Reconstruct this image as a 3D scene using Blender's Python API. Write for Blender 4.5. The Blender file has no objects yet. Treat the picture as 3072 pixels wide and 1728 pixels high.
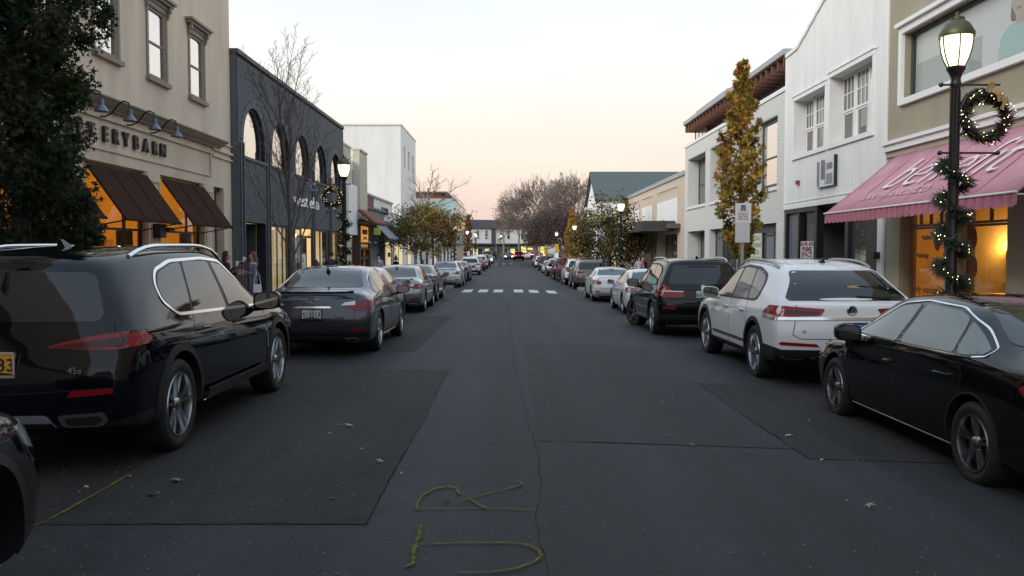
import bpy, bmesh, math, random
from mathutils import Vector, Matrix, geometry
from mathutils.bvhtree import BVHTree
R = math.radians
PI = math.pi
SC = bpy.context.scene
COL = SC.collection
rnd = random.Random(7)

# ------------------------------------------------------------------ camera
EYE = 1.67
cam_d = bpy.data.cameras.new('camera')
cam_d.sensor_width = 36.0
cam_d.lens = 36.0 * 2530.0 / 3072.0
cam_d.clip_start = 0.05
cam_d.clip_end = 6000
cam = bpy.data.objects.new('camera', cam_d)
COL.objects.link(cam)
cam.location = (0, 0, EYE)
cam.rotation_euler = (R(90) - math.atan((864 - 750) / 2530.0), 0, -math.atan(6 / 2530.0))
SC.camera = cam

# ------------------------------------------------------------------ world, sun, exposure
SUN_EL, SUN_AZ = 26.0, 232.0        # the after-glow behind the viewer's left shoulder
world = bpy.data.worlds.new('World')
SC.world = world
world.use_nodes = True
wn, wl = world.node_tree.nodes, world.node_tree.links
wn.clear()
w_out = wn.new('ShaderNodeOutputWorld')
w_bg = wn.new('ShaderNodeBackground')
w_sky = wn.new('ShaderNodeTexSky')
w_sky.sky_type = 'NISHITA'
w_sky.sun_disc = False
w_sky.sun_elevation = R(6)
w_sky.sun_rotation = R(SUN_AZ)
w_sky.dust_density = 3.0
w_tc = wn.new('ShaderNodeTexCoord')
w_sep = wn.new('ShaderNodeSeparateXYZ')
wl.new(w_tc.outputs['Generated'], w_sep.inputs[0])
w_ramp = wn.new('ShaderNodeValToRGB')
w_ramp.color_ramp.interpolation = 'B_SPLINE'
els = w_ramp.color_ramp.elements
els[0].position = 0.0
els[0].color = (0.80, 0.60, 0.55, 1)
els[1].position = 1.0
els[1].color = (0.60, 0.77, 1.06, 1)
for p, c in ((0.05, (0.90, 0.69, 0.61)), (0.10, (0.97, 0.82, 0.69)), (0.165, (1.0, 0.945, 0.87)),
             (0.235, (0.935, 0.955, 0.985)), (0.30, (0.85, 0.92, 1.03)), (0.5, (0.72, 0.86, 1.06))):
    e = els.new(p)
    e.color = (*c, 1)
wl.new(w_sep.outputs['Z'], w_ramp.inputs[0])
# thin evening cloud streaks
w_map = wn.new('ShaderNodeMapping')
w_map.inputs['Scale'].default_value = (1.3, 1.3, 7.0)
wl.new(w_tc.outputs['Generated'], w_map.inputs[0])
w_noi = wn.new('ShaderNodeTexNoise')
w_noi.inputs['Scale'].default_value = 2.2
w_noi.inputs['Detail'].default_value = 5
wl.new(w_map.outputs[0], w_noi.inputs['Vector'])
w_cr = wn.new('ShaderNodeMapRange')
w_cr.inputs['From Min'].default_value = 0.35
w_cr.inputs['From Max'].default_value = 0.75
w_cr.inputs['To Min'].default_value = 0.93
w_cr.inputs['To Max'].default_value = 1.04
wl.new(w_noi.outputs['Fac'], w_cr.inputs[0])
w_mul = wn.new('ShaderNodeVectorMath')
w_mul.operation = 'SCALE'
wl.new(w_ramp.outputs[0], w_mul.inputs[0])
wl.new(w_cr.outputs[0], w_mul.inputs['Scale'])
w_g = wn.new('ShaderNodeVectorMath')
w_g.operation = 'SCALE'
w_g.inputs['Scale'].default_value = 10.5
wl.new(w_mul.outputs[0], w_g.inputs[0])
w_mix = wn.new('ShaderNodeMixRGB')
w_mix.inputs[0].default_value = 0.9
wl.new(w_sky.outputs[0], w_mix.inputs[1])
wl.new(w_g.outputs[0], w_mix.inputs[2])
wl.new(w_mix.outputs[0], w_bg.inputs[0])
w_bg.inputs[1].default_value = 0.10
wl.new(w_bg.outputs[0], w_out.inputs[0])

sun_d = bpy.data.lights.new('sun', 'SUN')
sun_d.energy = 2.1
sun_d.angle = R(40)
sun_d.color = (1.0, 0.94, 0.88)
sun = bpy.data.objects.new('sun', sun_d)
COL.objects.link(sun)
sun.rotation_euler = (R(90 - SUN_EL), 0, R(180 - SUN_AZ))
SC.view_settings.view_transform = 'Standard'
SC.view_settings.look = 'None'
SC.view_settings.exposure = 0.22
SC.view_settings.gamma = 1.0
SC.view_settings.use_curve_mapping = False
SC.cycles.max_bounces = 6
SC.cycles.diffuse_bounces = 3
SC.cycles.glossy_bounces = 3
SC.cycles.transparent_max_bounces = 12
SC.cycles.transmission_bounces = 4
SC.cycles.sample_clamp_indirect = 4.0
SC.cycles.use_denoising = True

# ------------------------------------------------------------------ materials
MATS = {}


def pset(b, **k):
    for key, v in k.items():
        b.inputs[key].default_value = v


def mat(name, col, rough=0.6, metal=0.0, noise=0.0, nscale=8.0, bump=0.0, bscale=40.0, coat=0.0, ior=1.5,
        emit=None, estr=0.0, spec=0.5, dirt=None, stretch=None):
    """plain procedural material: colour broken up by noise, optional fine relief"""
    if name in MATS:
        return MATS[name]
    m = bpy.data.materials.new(name)
    m.use_nodes = True
    n, l = m.node_tree.nodes, m.node_tree.links
    b = n['Principled BSDF']
    pset(b, **{'Base Color': (*col, 1), 'Roughness': rough, 'Metallic': metal, 'Coat Weight': coat,
               'IOR': ior, 'Specular IOR Level': spec})
    b.inputs['Coat Roughness'].default_value = 0.03
    tc = None
    if noise or bump:
        tc = n.new('ShaderNodeTexCoord')
        src = tc.outputs['Object']
        if stretch:
            mp = n.new('ShaderNodeMapping')
            mp.inputs['Scale'].default_value = stretch
            l.new(src, mp.inputs[0])
            src = mp.outputs[0]
    if noise:
        t = n.new('ShaderNodeTexNoise')
        t.inputs['Scale'].default_value = nscale
        t.inputs['Detail'].default_value = 6
        t.inputs['Roughness'].default_value = 0.65
        l.new(src, t.inputs['Vector'])
        r = n.new('ShaderNodeMapRange')
        r.inputs['From Min'].default_value = 0.3
        r.inputs['From Max'].default_value = 0.7
        r.inputs['To Min'].default_value = 1 - noise
        r.inputs['To Max'].default_value = 1 + noise
        l.new(t.outputs['Fac'], r.inputs[0])
        v = n.new('ShaderNodeVectorMath')
        v.operation = 'SCALE'
        v.inputs[0].default_value = col
        l.new(r.outputs[0], v.inputs['Scale'])
        out = v.outputs[0]
        if dirt:
            t2 = n.new('ShaderNodeTexNoise')
            t2.inputs['Scale'].default_value = dirt[1]
            t2.inputs['Detail'].default_value = 8
            l.new(src, t2.inputs['Vector'])
            r2 = n.new('ShaderNodeMapRange')
            r2.inputs['From Min'].default_value = 0.5
            r2.inputs['From Max'].default_value = 0.75
            l.new(t2.outputs['Fac'], r2.inputs[0])
            mx = n.new('ShaderNodeMixRGB')
            mx.inputs[2].default_value = (*dirt[0], 1)
            l.new(out, mx.inputs[1])
            ml = n.new('ShaderNodeMath')
            ml.operation = 'MULTIPLY'
            ml.inputs[1].default_value = dirt[2]
            l.new(r2.outputs[0], ml.inputs[0])
            l.new(ml.outputs[0], mx.inputs[0])
            out = mx.outputs[0]
        l.new(out, b.inputs['Base Color'])
    if bump:
        t = n.new('ShaderNodeTexNoise')
        t.inputs['Scale'].default_value = bscale
        t.inputs['Detail'].default_value = 4
        l.new(src, t.inputs['Vector'])
        bp = n.new('ShaderNodeBump')
        bp.inputs['Strength'].default_value = bump
        bp.inputs['Distance'].default_value = 0.02
        l.new(t.outputs['Fac'], bp.inputs['Height'])
        l.new(bp.outputs[0], b.inputs['Normal'])
    if emit:
        b.inputs['Emission Color'].default_value = (*emit, 1)
        b.inputs['Emission Strength'].default_value = estr
    MATS[name] = m
    return m


def glass_mat(name, tint=(0.9, 0.95, 0.95), refl_ior=1.5, boost=0.0):
    """a thin pane: clear, with Fresnel reflection of what stands opposite"""
    if name in MATS:
        return MATS[name]
    m = bpy.data.materials.new(name)
    m.use_nodes = True
    n, l = m.node_tree.nodes, m.node_tree.links
    n.remove(n['Principled BSDF'])
    tr = n.new('ShaderNodeBsdfTransparent')
    tr.inputs[0].default_value = (*tint, 1)
    gl = n.new('ShaderNodeBsdfGlossy')
    gl.inputs['Roughness'].default_value = 0.01
    fr = n.new('ShaderNodeFresnel')
    fr.inputs[0].default_value = refl_ior
    ad = n.new('ShaderNodeMath')
    ad.operation = 'ADD'
    ad.use_clamp = True
    ad.inputs[1].default_value = boost
    l.new(fr.outputs[0], ad.inputs[0])
    geo = n.new('ShaderNodeNewGeometry')
    inv = n.new('ShaderNodeMath')
    inv.operation = 'SUBTRACT'
    inv.inputs[0].default_value = 1.0
    l.new(geo.outputs['Backfacing'], inv.inputs[1])
    ml = n.new('ShaderNodeMath')
    ml.operation = 'MULTIPLY'
    l.new(ad.outputs[0], ml.inputs[0])
    l.new(inv.outputs[0], ml.inputs[1])
    mx = n.new('ShaderNodeMixShader')
    l.new(ml.outputs[0], mx.inputs[0])
    l.new(tr.outputs[0], mx.inputs[1])
    l.new(gl.outputs[0], mx.inputs[2])
    l.new(mx.outputs[0], n['Material Output'].inputs[0])
    MATS[name] = m
    return m


# ------------------------------------------------------------------ object helpers
def tag(o, label=None, cat=None, group=None, kind=None):
    if label:
        o['label'] = label
    if cat:
        o['category'] = cat
    if group:
        o['group'] = group
    if kind:
        o['kind'] = kind
    return o


def empty(name, loc=(0, 0, 0), rz=0.0, parent=None):
    o = bpy.data.objects.new(name, None)
    o.empty_display_size = 0.2
    COL.objects.link(o)
    o.location = loc
    o.rotation_euler = (0, 0, rz)
    if parent:
        o.parent = parent
    return o


def thing(name, label, cat, loc=(0, 0, 0), rz=0.0, group=None):
    return tag(empty(name, loc, rz), label, cat, group)


def copy_tree(o, parent=None, keep=None):
    c = o.copy()
    COL.objects.link(c)
    c.parent = parent
    for ch in o.children:
        if keep is None or keep(ch):
            copy_tree(ch, c, keep)
    return c


class MB:
    """collects shapes into one mesh; O is subtracted from every point (the parent's place)"""

    def __init__(s, O=(0, 0, 0)):
        s.v, s.f, s.m = [], [], []
        s.O = Vector(O)
        s.mi = 0

    def pt(s, p):
        s.v.append((p[0] - s.O.x, p[1] - s.O.y, p[2] - s.O.z))
        return len(s.v) - 1

    def face(s, pts):
        s.f.append([s.pt(p) for p in pts])
        s.m.append(s.mi)

    def faces(s, pts, fs):
        b = len(s.v)
        for p in pts:
            s.pt(p)
        for f in fs:
            s.f.append([b + i for i in f])
            s.m.append(s.mi)

    def box(s, x0, x1, y0, y1, z0, z1):
        x0, x1 = min(x0, x1), max(x0, x1)
        y0, y1 = min(y0, y1), max(y0, y1)
        s.faces([(x0, y0, z0), (x1, y0, z0), (x1, y1, z0), (x0, y1, z0), (x0, y0, z1), (x1, y0, z1), (x1, y1, z1), (x0, y1, z1)],
                [(0, 3, 2, 1), (4, 5, 6, 7), (0, 1, 5, 4), (1, 2, 6, 5), (2, 3, 7, 6), (3, 0, 4, 7)])

    def bar(s, a, b, w, h=None, up=(0, 0, 1)):
        """square bar from a to b"""
        a, b = Vector(a), Vector(b)
        h = h or w
        d = (b - a).normalized()
        u = Vector(up)
        if abs(d.dot(u)) > 0.95:
            u = Vector((1, 0, 0))
        sx = d.cross(u).normalized()
        sy = sx.cross(d)
        P = []
        for c in (a, b):
            for i, j in ((-1, -1), (1, -1), (1, 1), (-1, 1)):
                P.append(c + sx * (i * w / 2) + sy * (j * h / 2))
        s.faces(P, [(3, 2, 1, 0), (4, 5, 6, 7), (0, 1, 5, 4), (1, 2, 6, 5), (2, 3, 7, 6), (3, 0, 4, 7)])

    def tube(s, pts, rad, n=8, cap=True):
        pts = [Vector(p) for p in pts]
        if not hasattr(rad, '__len__'):
            rad = [rad] * len(pts)
        b = len(s.v)
        prev = None
        for i, p in enumerate(pts):
            d = (pts[min(i + 1, len(pts) - 1)] - pts[max(i - 1, 0)])
            if d.length < 1e-9:
                d = Vector((0, 0, 1))
            d.normalize()
            if prev is None:
                u = Vector((1, 0, 0)) if abs(d.x) < 0.8 else Vector((0, 1, 0))
            else:
                u = prev
            u = (u - d * u.dot(d))
            if u.length < 1e-6:
                u = d.orthogonal()
            u.normalize()
            prev = u
            w = d.cross(u)
            for k in range(n):
                a = 2 * PI * k / n
                s.pt(p + (u * math.cos(a) + w * math.sin(a)) * rad[i])
        for i in range(len(pts) - 1):
            for k in range(n):
                k2 = (k + 1) % n
                s.f.append([b + i * n + k, b + i * n + k2, b + (i + 1) * n + k2, b + (i + 1) * n + k])
                s.m.append(s.mi)
        if cap:
            s.f.append([b + k for k in range(n)][::-1])
            s.m.append(s.mi)
            e = b + (len(pts) - 1) * n
            s.f.append([e + k for k in range(n)])
            s.m.append(s.mi)

    def lathe(s, prof, n=16, c=(0, 0, 0), axis='z'):
        """profile of (radius, height) turned round an axis through c"""
        b = len(s.v)
        for r, h in prof:
            for k in range(n):
                a = 2 * PI * k / n
                if axis == 'z':
                    p = (c[0] + r * math.cos(a), c[1] + r * math.sin(a), c[2] + h)
                elif axis == 'x':
                    p = (c[0] + h, c[1] + r * math.cos(a), c[2] + r * math.sin(a))
                else:
                    p = (c[0] + r * math.sin(a), c[1] + h, c[2] + r * math.cos(a))
                s.pt(p)
        for i in range(len(prof) - 1):
            for k in range(n):
                k2 = (k + 1) % n
                s.f.append([b + i * n + k, b + i * n + k2, b + (i + 1) * n + k2, b + (i + 1) * n + k])
                s.m.append(s.mi)

    def ball(s, c, r, n=8, sq=(1, 1, 1)):
        rings = max(4, n // 2 + 1)
        b = len(s.v)
        for i in range(rings + 1):
            t = PI * i / rings
            for k in range(n):
                a = 2 * PI * k / n
                s.pt((c[0] + r * sq[0] * math.sin(t) * math.cos(a), c[1] + r * sq[1] * math.sin(t) * math.sin(a), c[2] + r * sq[2] * math.cos(t)))
        for i in range(rings):
            for k in range(n):
                k2 = (k + 1) % n
                s.f.append([b + i * n + k2, b + i * n + k, b + (i + 1) * n + k, b + (i + 1) * n + k2])
                s.m.append(s.mi)

    def prism(s, poly, fn, d0, d1):
        """polygon of (u, v) extruded from depth d0 to d1, points placed by fn(u, v, d)"""
        n = len(poly)
        A = [fn(u, v, d0) for u, v in poly]
        B = [fn(u, v, d1) for u, v in poly]
        b = len(s.v)
        for p in A + B:
            s.pt(p)
        tris = geometry.tessellate_polygon([[Vector((u, v, 0)) for u, v in poly]])
        for t in tris:
            s.f.append([b + i for i in t]); s.m.append(s.mi)
            s.f.append([b + n + i for i in t[::-1]]); s.m.append(s.mi)
        for i in range(n):
            j = (i + 1) % n
            s.f.append([b + i, b + j, b + n + j, b + n + i]); s.m.append(s.mi)

    def sheet(s, outer, holes, fn, d, depth):
        """wall face with holes; the holes' edges run back by depth"""
        loops = [outer] + holes
        flat = [p for lp in loops for p in lp]
        b = len(s.v)
        for u, v in flat:
            s.pt(fn(u, v, d))
        tris = geometry.tessellate_polygon([[Vector((u, v, 0)) for u, v in lp] for lp in loops])
        for t in tris:
            s.f.append([b + i for i in t]); s.m.append(s.mi)
        off = 0
        for lp in loops:
            n = len(lp)
            bb = len(s.v)
            for u, v in lp:
                s.pt(fn(u, v, d - depth))
            for i in range(n):
                j = (i + 1) % n
                s.f.append([b + off + i, b + off + j, bb + j, bb + i]); s.m.append(s.mi)
            off += n

    def build(s, name, mats, parent=None, smooth=False, fix=True, **t):
        me = bpy.data.meshes.new(name)
        me.from_pydata(s.v, [], s.f)
        if not isinstance(mats, (list, tuple)):
            mats = [mats]
        for m in mats:
            me.materials.append(m)
        if len(mats) > 1:
            me.polygons.foreach_set('material_index', s.m)
        if fix:
            bm = bmesh.new()
            bm.from_mesh(me)
            bmesh.ops.recalc_face_normals(bm, faces=bm.faces)
            bm.to_mesh(me)
            bm.free()
        if smooth:
            me.shade_smooth()
            if smooth != 'all':
                me.set_sharp_from_angle(angle=R(40))
        me.update()
        return put(name, me, parent, **t)


def put(name, me, parent=None, label=None, cat=None, group=None, kind=None, loc=None):
    o = bpy.data.objects.new(name, me)
    COL.objects.link(o)
    if parent:
        o.parent = parent
    if loc:
        o.location = loc
    return tag(o, label, cat, group, kind)


def rect(u0, u1, v0, v1):
    return [(u0, v0), (u1, v0), (u1, v1), (u0, v1)]


def text_mesh(txt, size=1.0, extrude=0.0, shear=0.0, bold=0.0, align='CENTER', spacing=1.0):
    cu = bpy.data.curves.new('lettering', 'FONT')
    cu.body = txt
    cu.size = size
    cu.extrude = extrude
    cu.shear = shear
    cu.offset = bold
    cu.align_x = align
    cu.align_y = 'CENTER'
    cu.space_character = spacing
    cu.resolution_u = 3
    o = bpy.data.objects.new('lettering', cu)
    COL.objects.link(o)
    dg = bpy.context.evaluated_depsgraph_get()
    me = bpy.data.meshes.new_from_object(o.evaluated_get(dg))
    bpy.data.objects.remove(o)
    bpy.data.curves.remove(cu)
    return me


def text(txt, m, mtx, parent=None, O=(0, 0, 0), name='lettering', split=False, **k):
    """flat or raised lettering, set by a matrix (text x right, y up, z out)"""
    me = text_mesh(txt, **k)
    me.transform(mtx)
    me.transform(Matrix.Translation(-Vector(O)))
    me.materials.clear()
    me.materials.append(m)
    if split:                       # every glyph a part of its own
        bm = bmesh.new()
        bm.from_mesh(me)
        bm.verts.ensure_lookup_table()
        seen, o = set(), None
        for v in bm.verts:
            if v in seen:
                continue
            st, isl = [v], []
            seen.add(v)
            while st:
                w = st.pop()
                isl.append(w)
                for e in w.link_edges:
                    q = e.other_vert(w)
                    if q not in seen:
                        seen.add(q)
                        st.append(q)
            ix = {w: i for i, w in enumerate(isl)}
            fs = {f for w in isl for f in w.link_faces}
            gm = bpy.data.meshes.new(name)
            gm.from_pydata([w.co[:] for w in isl], [], [[ix[w] for w in f.verts] for f in fs])
            gm.materials.append(m)
            o = put(name, gm, parent)
        bm.free()
        return o
    return put(name, me, parent)


def frame_mtx(org, right, up, sx=1.0, sy=1.0):
    r, u = Vector(right).normalized(), Vector(up).normalized()
    n = r.cross(u)
    M = Matrix(((r.x * sx, u.x * sy, n.x, org[0]), (r.y * sx, u.y * sy, n.y, org[1]), (r.z * sx, u.z * sy, n.z, org[2]), (0, 0, 0, 1)))
    return M


def interp(xs, ys, x):
    if x <= xs[0]:
        return ys[0]
    for i in range(len(xs) - 1):
        if x <= xs[i + 1]:
            t = (x - xs[i]) / (xs[i + 1] - xs[i])
            t = t * t * (3 - 2 * t) * 0.5 + t * 0.5
            return ys[i] + (ys[i + 1] - ys[i]) * t
    return ys[-1]


def round_poly(poly, r, seg=3):
    out = []
    n = len(poly)
    for i in range(n):
        a, b, c = Vector(poly[i - 1]), Vector(poly[i]), Vector(poly[(i + 1) % n])
        d1, d2 = (a - b), (c - b)
        k = min(r, d1.length * 0.45, d2.length * 0.45)
        p, q = b + d1.normalized() * k, b + d2.normalized() * k
        for s in range(seg + 1):
            t = s / seg
            out.append(tuple(p * (1 - t) ** 2 + b * 2 * t * (1 - t) + q * t * t))
    return out


GY = [-60, 7, 14, 27, 40, 50, 65, 80, 100, 120, 140, 160, 200, 320, 2000]
GZ = [0.3, 0, -.03, -.25, -.35, -.42, -.55, -.66, -.72, -.66, -.46, -.22, .2, .9, 1.0]


def gz(x, y):
    """height of the road: a long shallow dip, falling a little to the right kerb"""
    return interp(GY, GZ, y) - 0.035 * max(0.0, min(x, 6.0) - 0.5)
def paint(name, col, metal=0.0, rough=0.35):
    m = mat('paint_' + name, col, rough=rough, metal=metal, coat=1.0, ior=1.5, spec=0.0 if metal < .1 else .3)
    m.node_tree.nodes['Principled BSDF'].inputs['Coat IOR'].default_value = 1.42
    return m


M_GLASS = mat('car_glass', (0.010, 0.012, 0.014), rough=0.03, ior=1.6, spec=0.5)
M_PLAST = mat('black_plastic', (0.012, 0.012, 0.013), rough=0.5, noise=0.15, nscale=30)
M_TYRE = mat('tyre_rubber', (0.013, 0.013, 0.013), rough=0.75, noise=0.2, nscale=30)
M_CHROME = mat('chrome', (0.75, 0.75, 0.76), rough=0.12, metal=1.0)
M_ALLOY = mat('alloy', (0.42, 0.42, 0.43), rough=0.28, metal=1.0)
M_ALLOYD = mat('dark_alloy', (0.27, 0.265, 0.26), rough=0.3, metal=1.0)
M_DISC = mat('brake_disc', (0.05, 0.05, 0.05), rough=0.5, metal=0.7)
M_RED = mat('tail_red', (0.24, 0.010, 0.018), rough=0.1, coat=0.25, spec=.3)
M_REDD = mat('tail_red_dark', (0.05, 0.005, 0.008), rough=0.1, coat=0.25, spec=.3)
M_CLEAR = mat('lamp_clear', (0.55, 0.55, 0.56), rough=0.08, coat=0.6, metal=0.3)
M_ORANGE = mat('marker_orange', (0.75, 0.22, 0.03), rough=0.1, coat=0.5)
M_BRAKE = mat('brake_lit', (0.6, 0.01, 0.02), rough=0.2, emit=(1.0, 0.03, 0.05), estr=4.0)
M_HEAD = mat('headlight_lit', (0.9, 0.9, 0.85), rough=0.2, emit=(1.0, 0.96, 0.86), estr=14.0)
M_SEAM = mat('panel_gap', (0.004, 0.004, 0.004), rough=0.8)
M_PLATE_W = mat('plate_white', (0.62, 0.64, 0.66), rough=0.4)
M_PLATE_Y = mat('plate_yellow', (0.75, 0.36, 0.02), rough=0.4)
M_PLATE_B = mat('plate_blue', (0.10, 0.28, 0.52), rough=0.4)
M_PLATE_P = mat('plate_pale', (0.45, 0.66, 0.68), rough=0.4)
M_INK = mat('ink_dark', (0.015, 0.015, 0.03), rough=0.5)
M_WHITEINK = mat('ink_white', (0.75, 0.75, 0.75), rough=0.5)


# ------------------------------------------------------------------ the ground
KL, KR = -5.0, 5.85          # kerb lines
XL, XR = -8.3, 9.2           # building fronts


def asphalt(name, col, warm, rough=0.85, sc=1.0, spk=0.5):
    m = bpy.data.materials.new(name)
    m.use_nodes = True
    n, l = m.node_tree.nodes, m.node_tree.links
    b = n['Principled BSDF']
    tc = n.new('ShaderNodeTexCoord')
    out = []
    for scale, det in ((0.35, 4), (7.0, 6), (90.0, 3), (28.0, 2)):
        t = n.new('ShaderNodeTexNoise')
        t.inputs['Scale'].default_value = scale * sc
        t.inputs['Detail'].default_value = det
        t.inputs['Roughness'].default_value = 0.6
        l.new(tc.outputs['Object'], t.inputs['Vector'])
        out.append(t)
    mx = n.new('ShaderNodeMixRGB')
    mx.inputs[1].default_value = (*col, 1)
    mx.inputs[2].default_value = (*warm, 1)
    r0 = n.new('ShaderNodeMapRange')
    r0.inputs['From Min'].default_value = 0.35
    r0.inputs['From Max'].default_value = 0.65
    l.new(out[0].outputs['Fac'], r0.inputs[0])
    l.new(r0.outputs[0], mx.inputs[0])
    r1 = n.new('ShaderNodeMapRange')
    r1.inputs['To Min'].default_value = 0.62
    r1.inputs['To Max'].default_value = 1.38
    l.new(out[1].outputs['Fac'], r1.inputs[0])
    r2 = n.new('ShaderNodeMapRange')
    r2.inputs['From Min'].default_value = 0.3
    r2.inputs['From Max'].default_value = 0.75
    r2.inputs['To Min'].default_value = 1 - spk
    r2.inputs['To Max'].default_value = 1 + spk
    l.new(out[2].outputs['Fac'], r2.inputs[0])
    mu = n.new('ShaderNodeMath')
    mu.operation = 'MULTIPLY'
    l.new(r1.outputs[0], mu.inputs[0])
    l.new(r2.outputs[0], mu.inputs[1])
    # wheel tracks and drips drawn out along the street
    mp = n.new('ShaderNodeMapping')
    mp.inputs['Scale'].default_value = (1.1, 0.035, 1)
    l.new(tc.outputs['Object'], mp.inputs[0])
    tr = n.new('ShaderNodeTexNoise')
    tr.inputs['Scale'].default_value = 1.3
    tr.inputs['Detail'].default_value = 5
    l.new(mp.outputs[0], tr.inputs['Vector'])
    r3 = n.new('ShaderNodeMapRange')
    r3.inputs['From Min'].default_value = 0.3
    r3.inputs['From Max'].default_value = 0.7
    r3.inputs['To Min'].default_value = 0.55
    r3.inputs['To Max'].default_value = 1.55
    l.new(tr.outputs['Fac'], r3.inputs[0])
    st_ = n.new('ShaderNodeTexNoise')
    st_.inputs['Scale'].default_value = 1.9
    st_.inputs['Detail'].default_value = 3
    l.new(tc.outputs['Object'], st_.inputs['Vector'])
    r4 = n.new('ShaderNodeMapRange')
    r4.inputs['From Min'].default_value = 0.62
    r4.inputs['From Max'].default_value = 0.74
    r4.inputs['To Min'].default_value = 1.0
    r4.inputs['To Max'].default_value = 0.5
    l.new(st_.outputs['Fac'], r4.inputs[0])
    mu2 = n.new('ShaderNodeMath')
    mu2.operation = 'MULTIPLY'
    l.new(r3.outputs[0], mu2.inputs[0])
    l.new(r4.outputs[0], mu2.inputs[1])
    mu3 = n.new('ShaderNodeMath')
    mu3.operation = 'MULTIPLY'
    l.new(mu.outputs[0], mu3.inputs[0])
    l.new(mu2.outputs[0], mu3.inputs[1])
    sc_ = n.new('ShaderNodeVectorMath')
    sc_.operation = 'SCALE'
    l.new(mx.outputs[0], sc_.inputs[0])
    l.new(mu3.outputs[0], sc_.inputs['Scale'])
    # pale grit caught in the surface
    vo = n.new('ShaderNodeTexVoronoi')
    vo.inputs['Scale'].default_value = 45 * sc
    l.new(tc.outputs['Object'], vo.inputs['Vector'])
    g = n.new('ShaderNodeMath')
    g.operation = 'LESS_THAN'
    g.inputs[1].default_value = 0.11
    l.new(vo.outputs['Distance'], g.inputs[0])
    g2 = n.new('ShaderNodeMath')
    g2.operation = 'MULTIPLY'
    l.new(g.outputs[0], g2.inputs[0])
    gr = n.new('ShaderNodeMapRange')
    gr.inputs['From Min'].default_value = 0.52
    gr.inputs['From Max'].default_value = 0.62
    l.new(out[3].outputs['Fac'], gr.inputs[0])
    l.new(gr.outputs[0], g2.inputs[1])
    mx2 = n.new('ShaderNodeMixRGB')
    mx2.inputs[2].default_value = (0.10, 0.098, 0.095, 1)
    g3 = n.new('ShaderNodeMath')
    g3.operation = 'MULTIPLY'
    g3.inputs[1].default_value = 0.35
    l.new(g2.outputs[0], g3.inputs[0])
    l.new(g3.outputs[0], mx2.inputs[0])
    l.new(sc_.outputs[0], mx2.inputs[1])
    l.new(mx2.outputs[0], b.inputs['Base Color'])
    b.inputs['Roughness'].default_value = rough
    b.inputs['Specular IOR Level'].default_value = 0.40
    bp = n.new('ShaderNodeBump')
    bp.inputs['Strength'].default_value = 0.9
    bp.inputs['Distance'].default_value = 0.01
    l.new(out[2].outputs['Fac'], bp.inputs['Height'])
    l.new(bp.outputs[0], b.inputs['Normal'])
    return m


def spray_mat(name, col, cover=.95):
    """thin aerosol paint: broken cover, the road showing through"""
    m = bpy.data.materials.new(name)
    m.use_nodes = True
    n, l = m.node_tree.nodes, m.node_tree.links
    b = n['Principled BSDF']
    pset(b, **{'Base Color': (*col, 1), 'Roughness': .9, 'Specular IOR Level': .1})
    tc = n.new('ShaderNodeTexCoord')
    a = None
    for sc, lo, hi in ((70.0, .22, .5), (9.0, .12, .45)):
        t = n.new('ShaderNodeTexNoise')
        t.inputs['Scale'].default_value = sc
        t.inputs['Detail'].default_value = 4
        l.new(tc.outputs['Object'], t.inputs['Vector'])
        r = n.new('ShaderNodeMapRange')
        r.inputs['From Min'].default_value = lo
        r.inputs['From Max'].default_value = hi
        r.inputs['To Max'].default_value = cover
        l.new(t.outputs['Fac'], r.inputs[0])
        if a is None:
            a = r.outputs[0]
        else:
            mu = n.new('ShaderNodeMath')
            mu.operation = 'MULTIPLY'
            l.new(a, mu.inputs[0])
            l.new(r.outputs[0], mu.inputs[1])
            a = mu.outputs[0]
    l.new(a, b.inputs['Alpha'])
    return m


M_ROAD = asphalt('road_asphalt', (0.0165, 0.0173, 0.0198), (0.0235, 0.0242, 0.0262), rough=0.72)
M_ROADOLD = asphalt('old_asphalt', (0.0150, 0.0136, 0.0124), (0.0250, 0.0222, 0.0200), rough=0.82, spk=0.95)

M_CONC = mat('pavement_concrete', (0.26, 0.25, 0.235), rough=0.9, noise=0.18, nscale=3, bump=0.3, bscale=60, dirt=((0.12, 0.115, 0.10), 1.2, 0.5))
M_KERB = mat('kerb_granite', (0.25, 0.245, 0.24), rough=0.85, noise=0.25, nscale=25)
M_LINE = mat('road_paint_white', (0.60, 0.60, 0.58), rough=0.75, noise=0.18, nscale=14, dirt=((0.08, 0.08, 0.08), 9, 0.75))
M_TAR = spray_mat('tar_seam', (0.0075, 0.0075, 0.008), .84)
M_SPRAY = spray_mat('spray_yellow', (0.155, 0.142, 0.028))
M_HALO = spray_mat('spray_overspray', (0.11, 0.10, 0.024), .55)


def sheet_y(name, x0, x1, y0, y1, dz, m, nx=4, step=2.0, parent=None, zf=gz, **k):
    mb = MB()
    ny = max(1, int((y1 - y0) / step))
    for j in range(ny + 1):
        for i in range(nx + 1):
            x, y = x0 + (x1 - x0) * i / nx, y0 + (y1 - y0) * j / ny
            mb.pt((x, y, zf(x, y) + dz))
    for j in range(ny):
        for i in range(nx):
            a = j * (nx + 1) + i
            mb.f.append([a, a + 1, a + nx + 2, a + nx + 1])
            mb.m.append(0)
    o = mb.build(name, m, parent, smooth='all', fix=False)
    return tag(o, **k)


sheet_y('ground', -900, 900, -80, 2400, -0.35, mat('earth', (0.09, 0.085, 0.07), rough=0.95, noise=0.2, nscale=0.5), nx=2, step=40, kind='structure')
sheet_y('road', KL, KR, -30, 250, 0.0, M_ROAD, nx=10, step=2, kind='structure')
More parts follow.
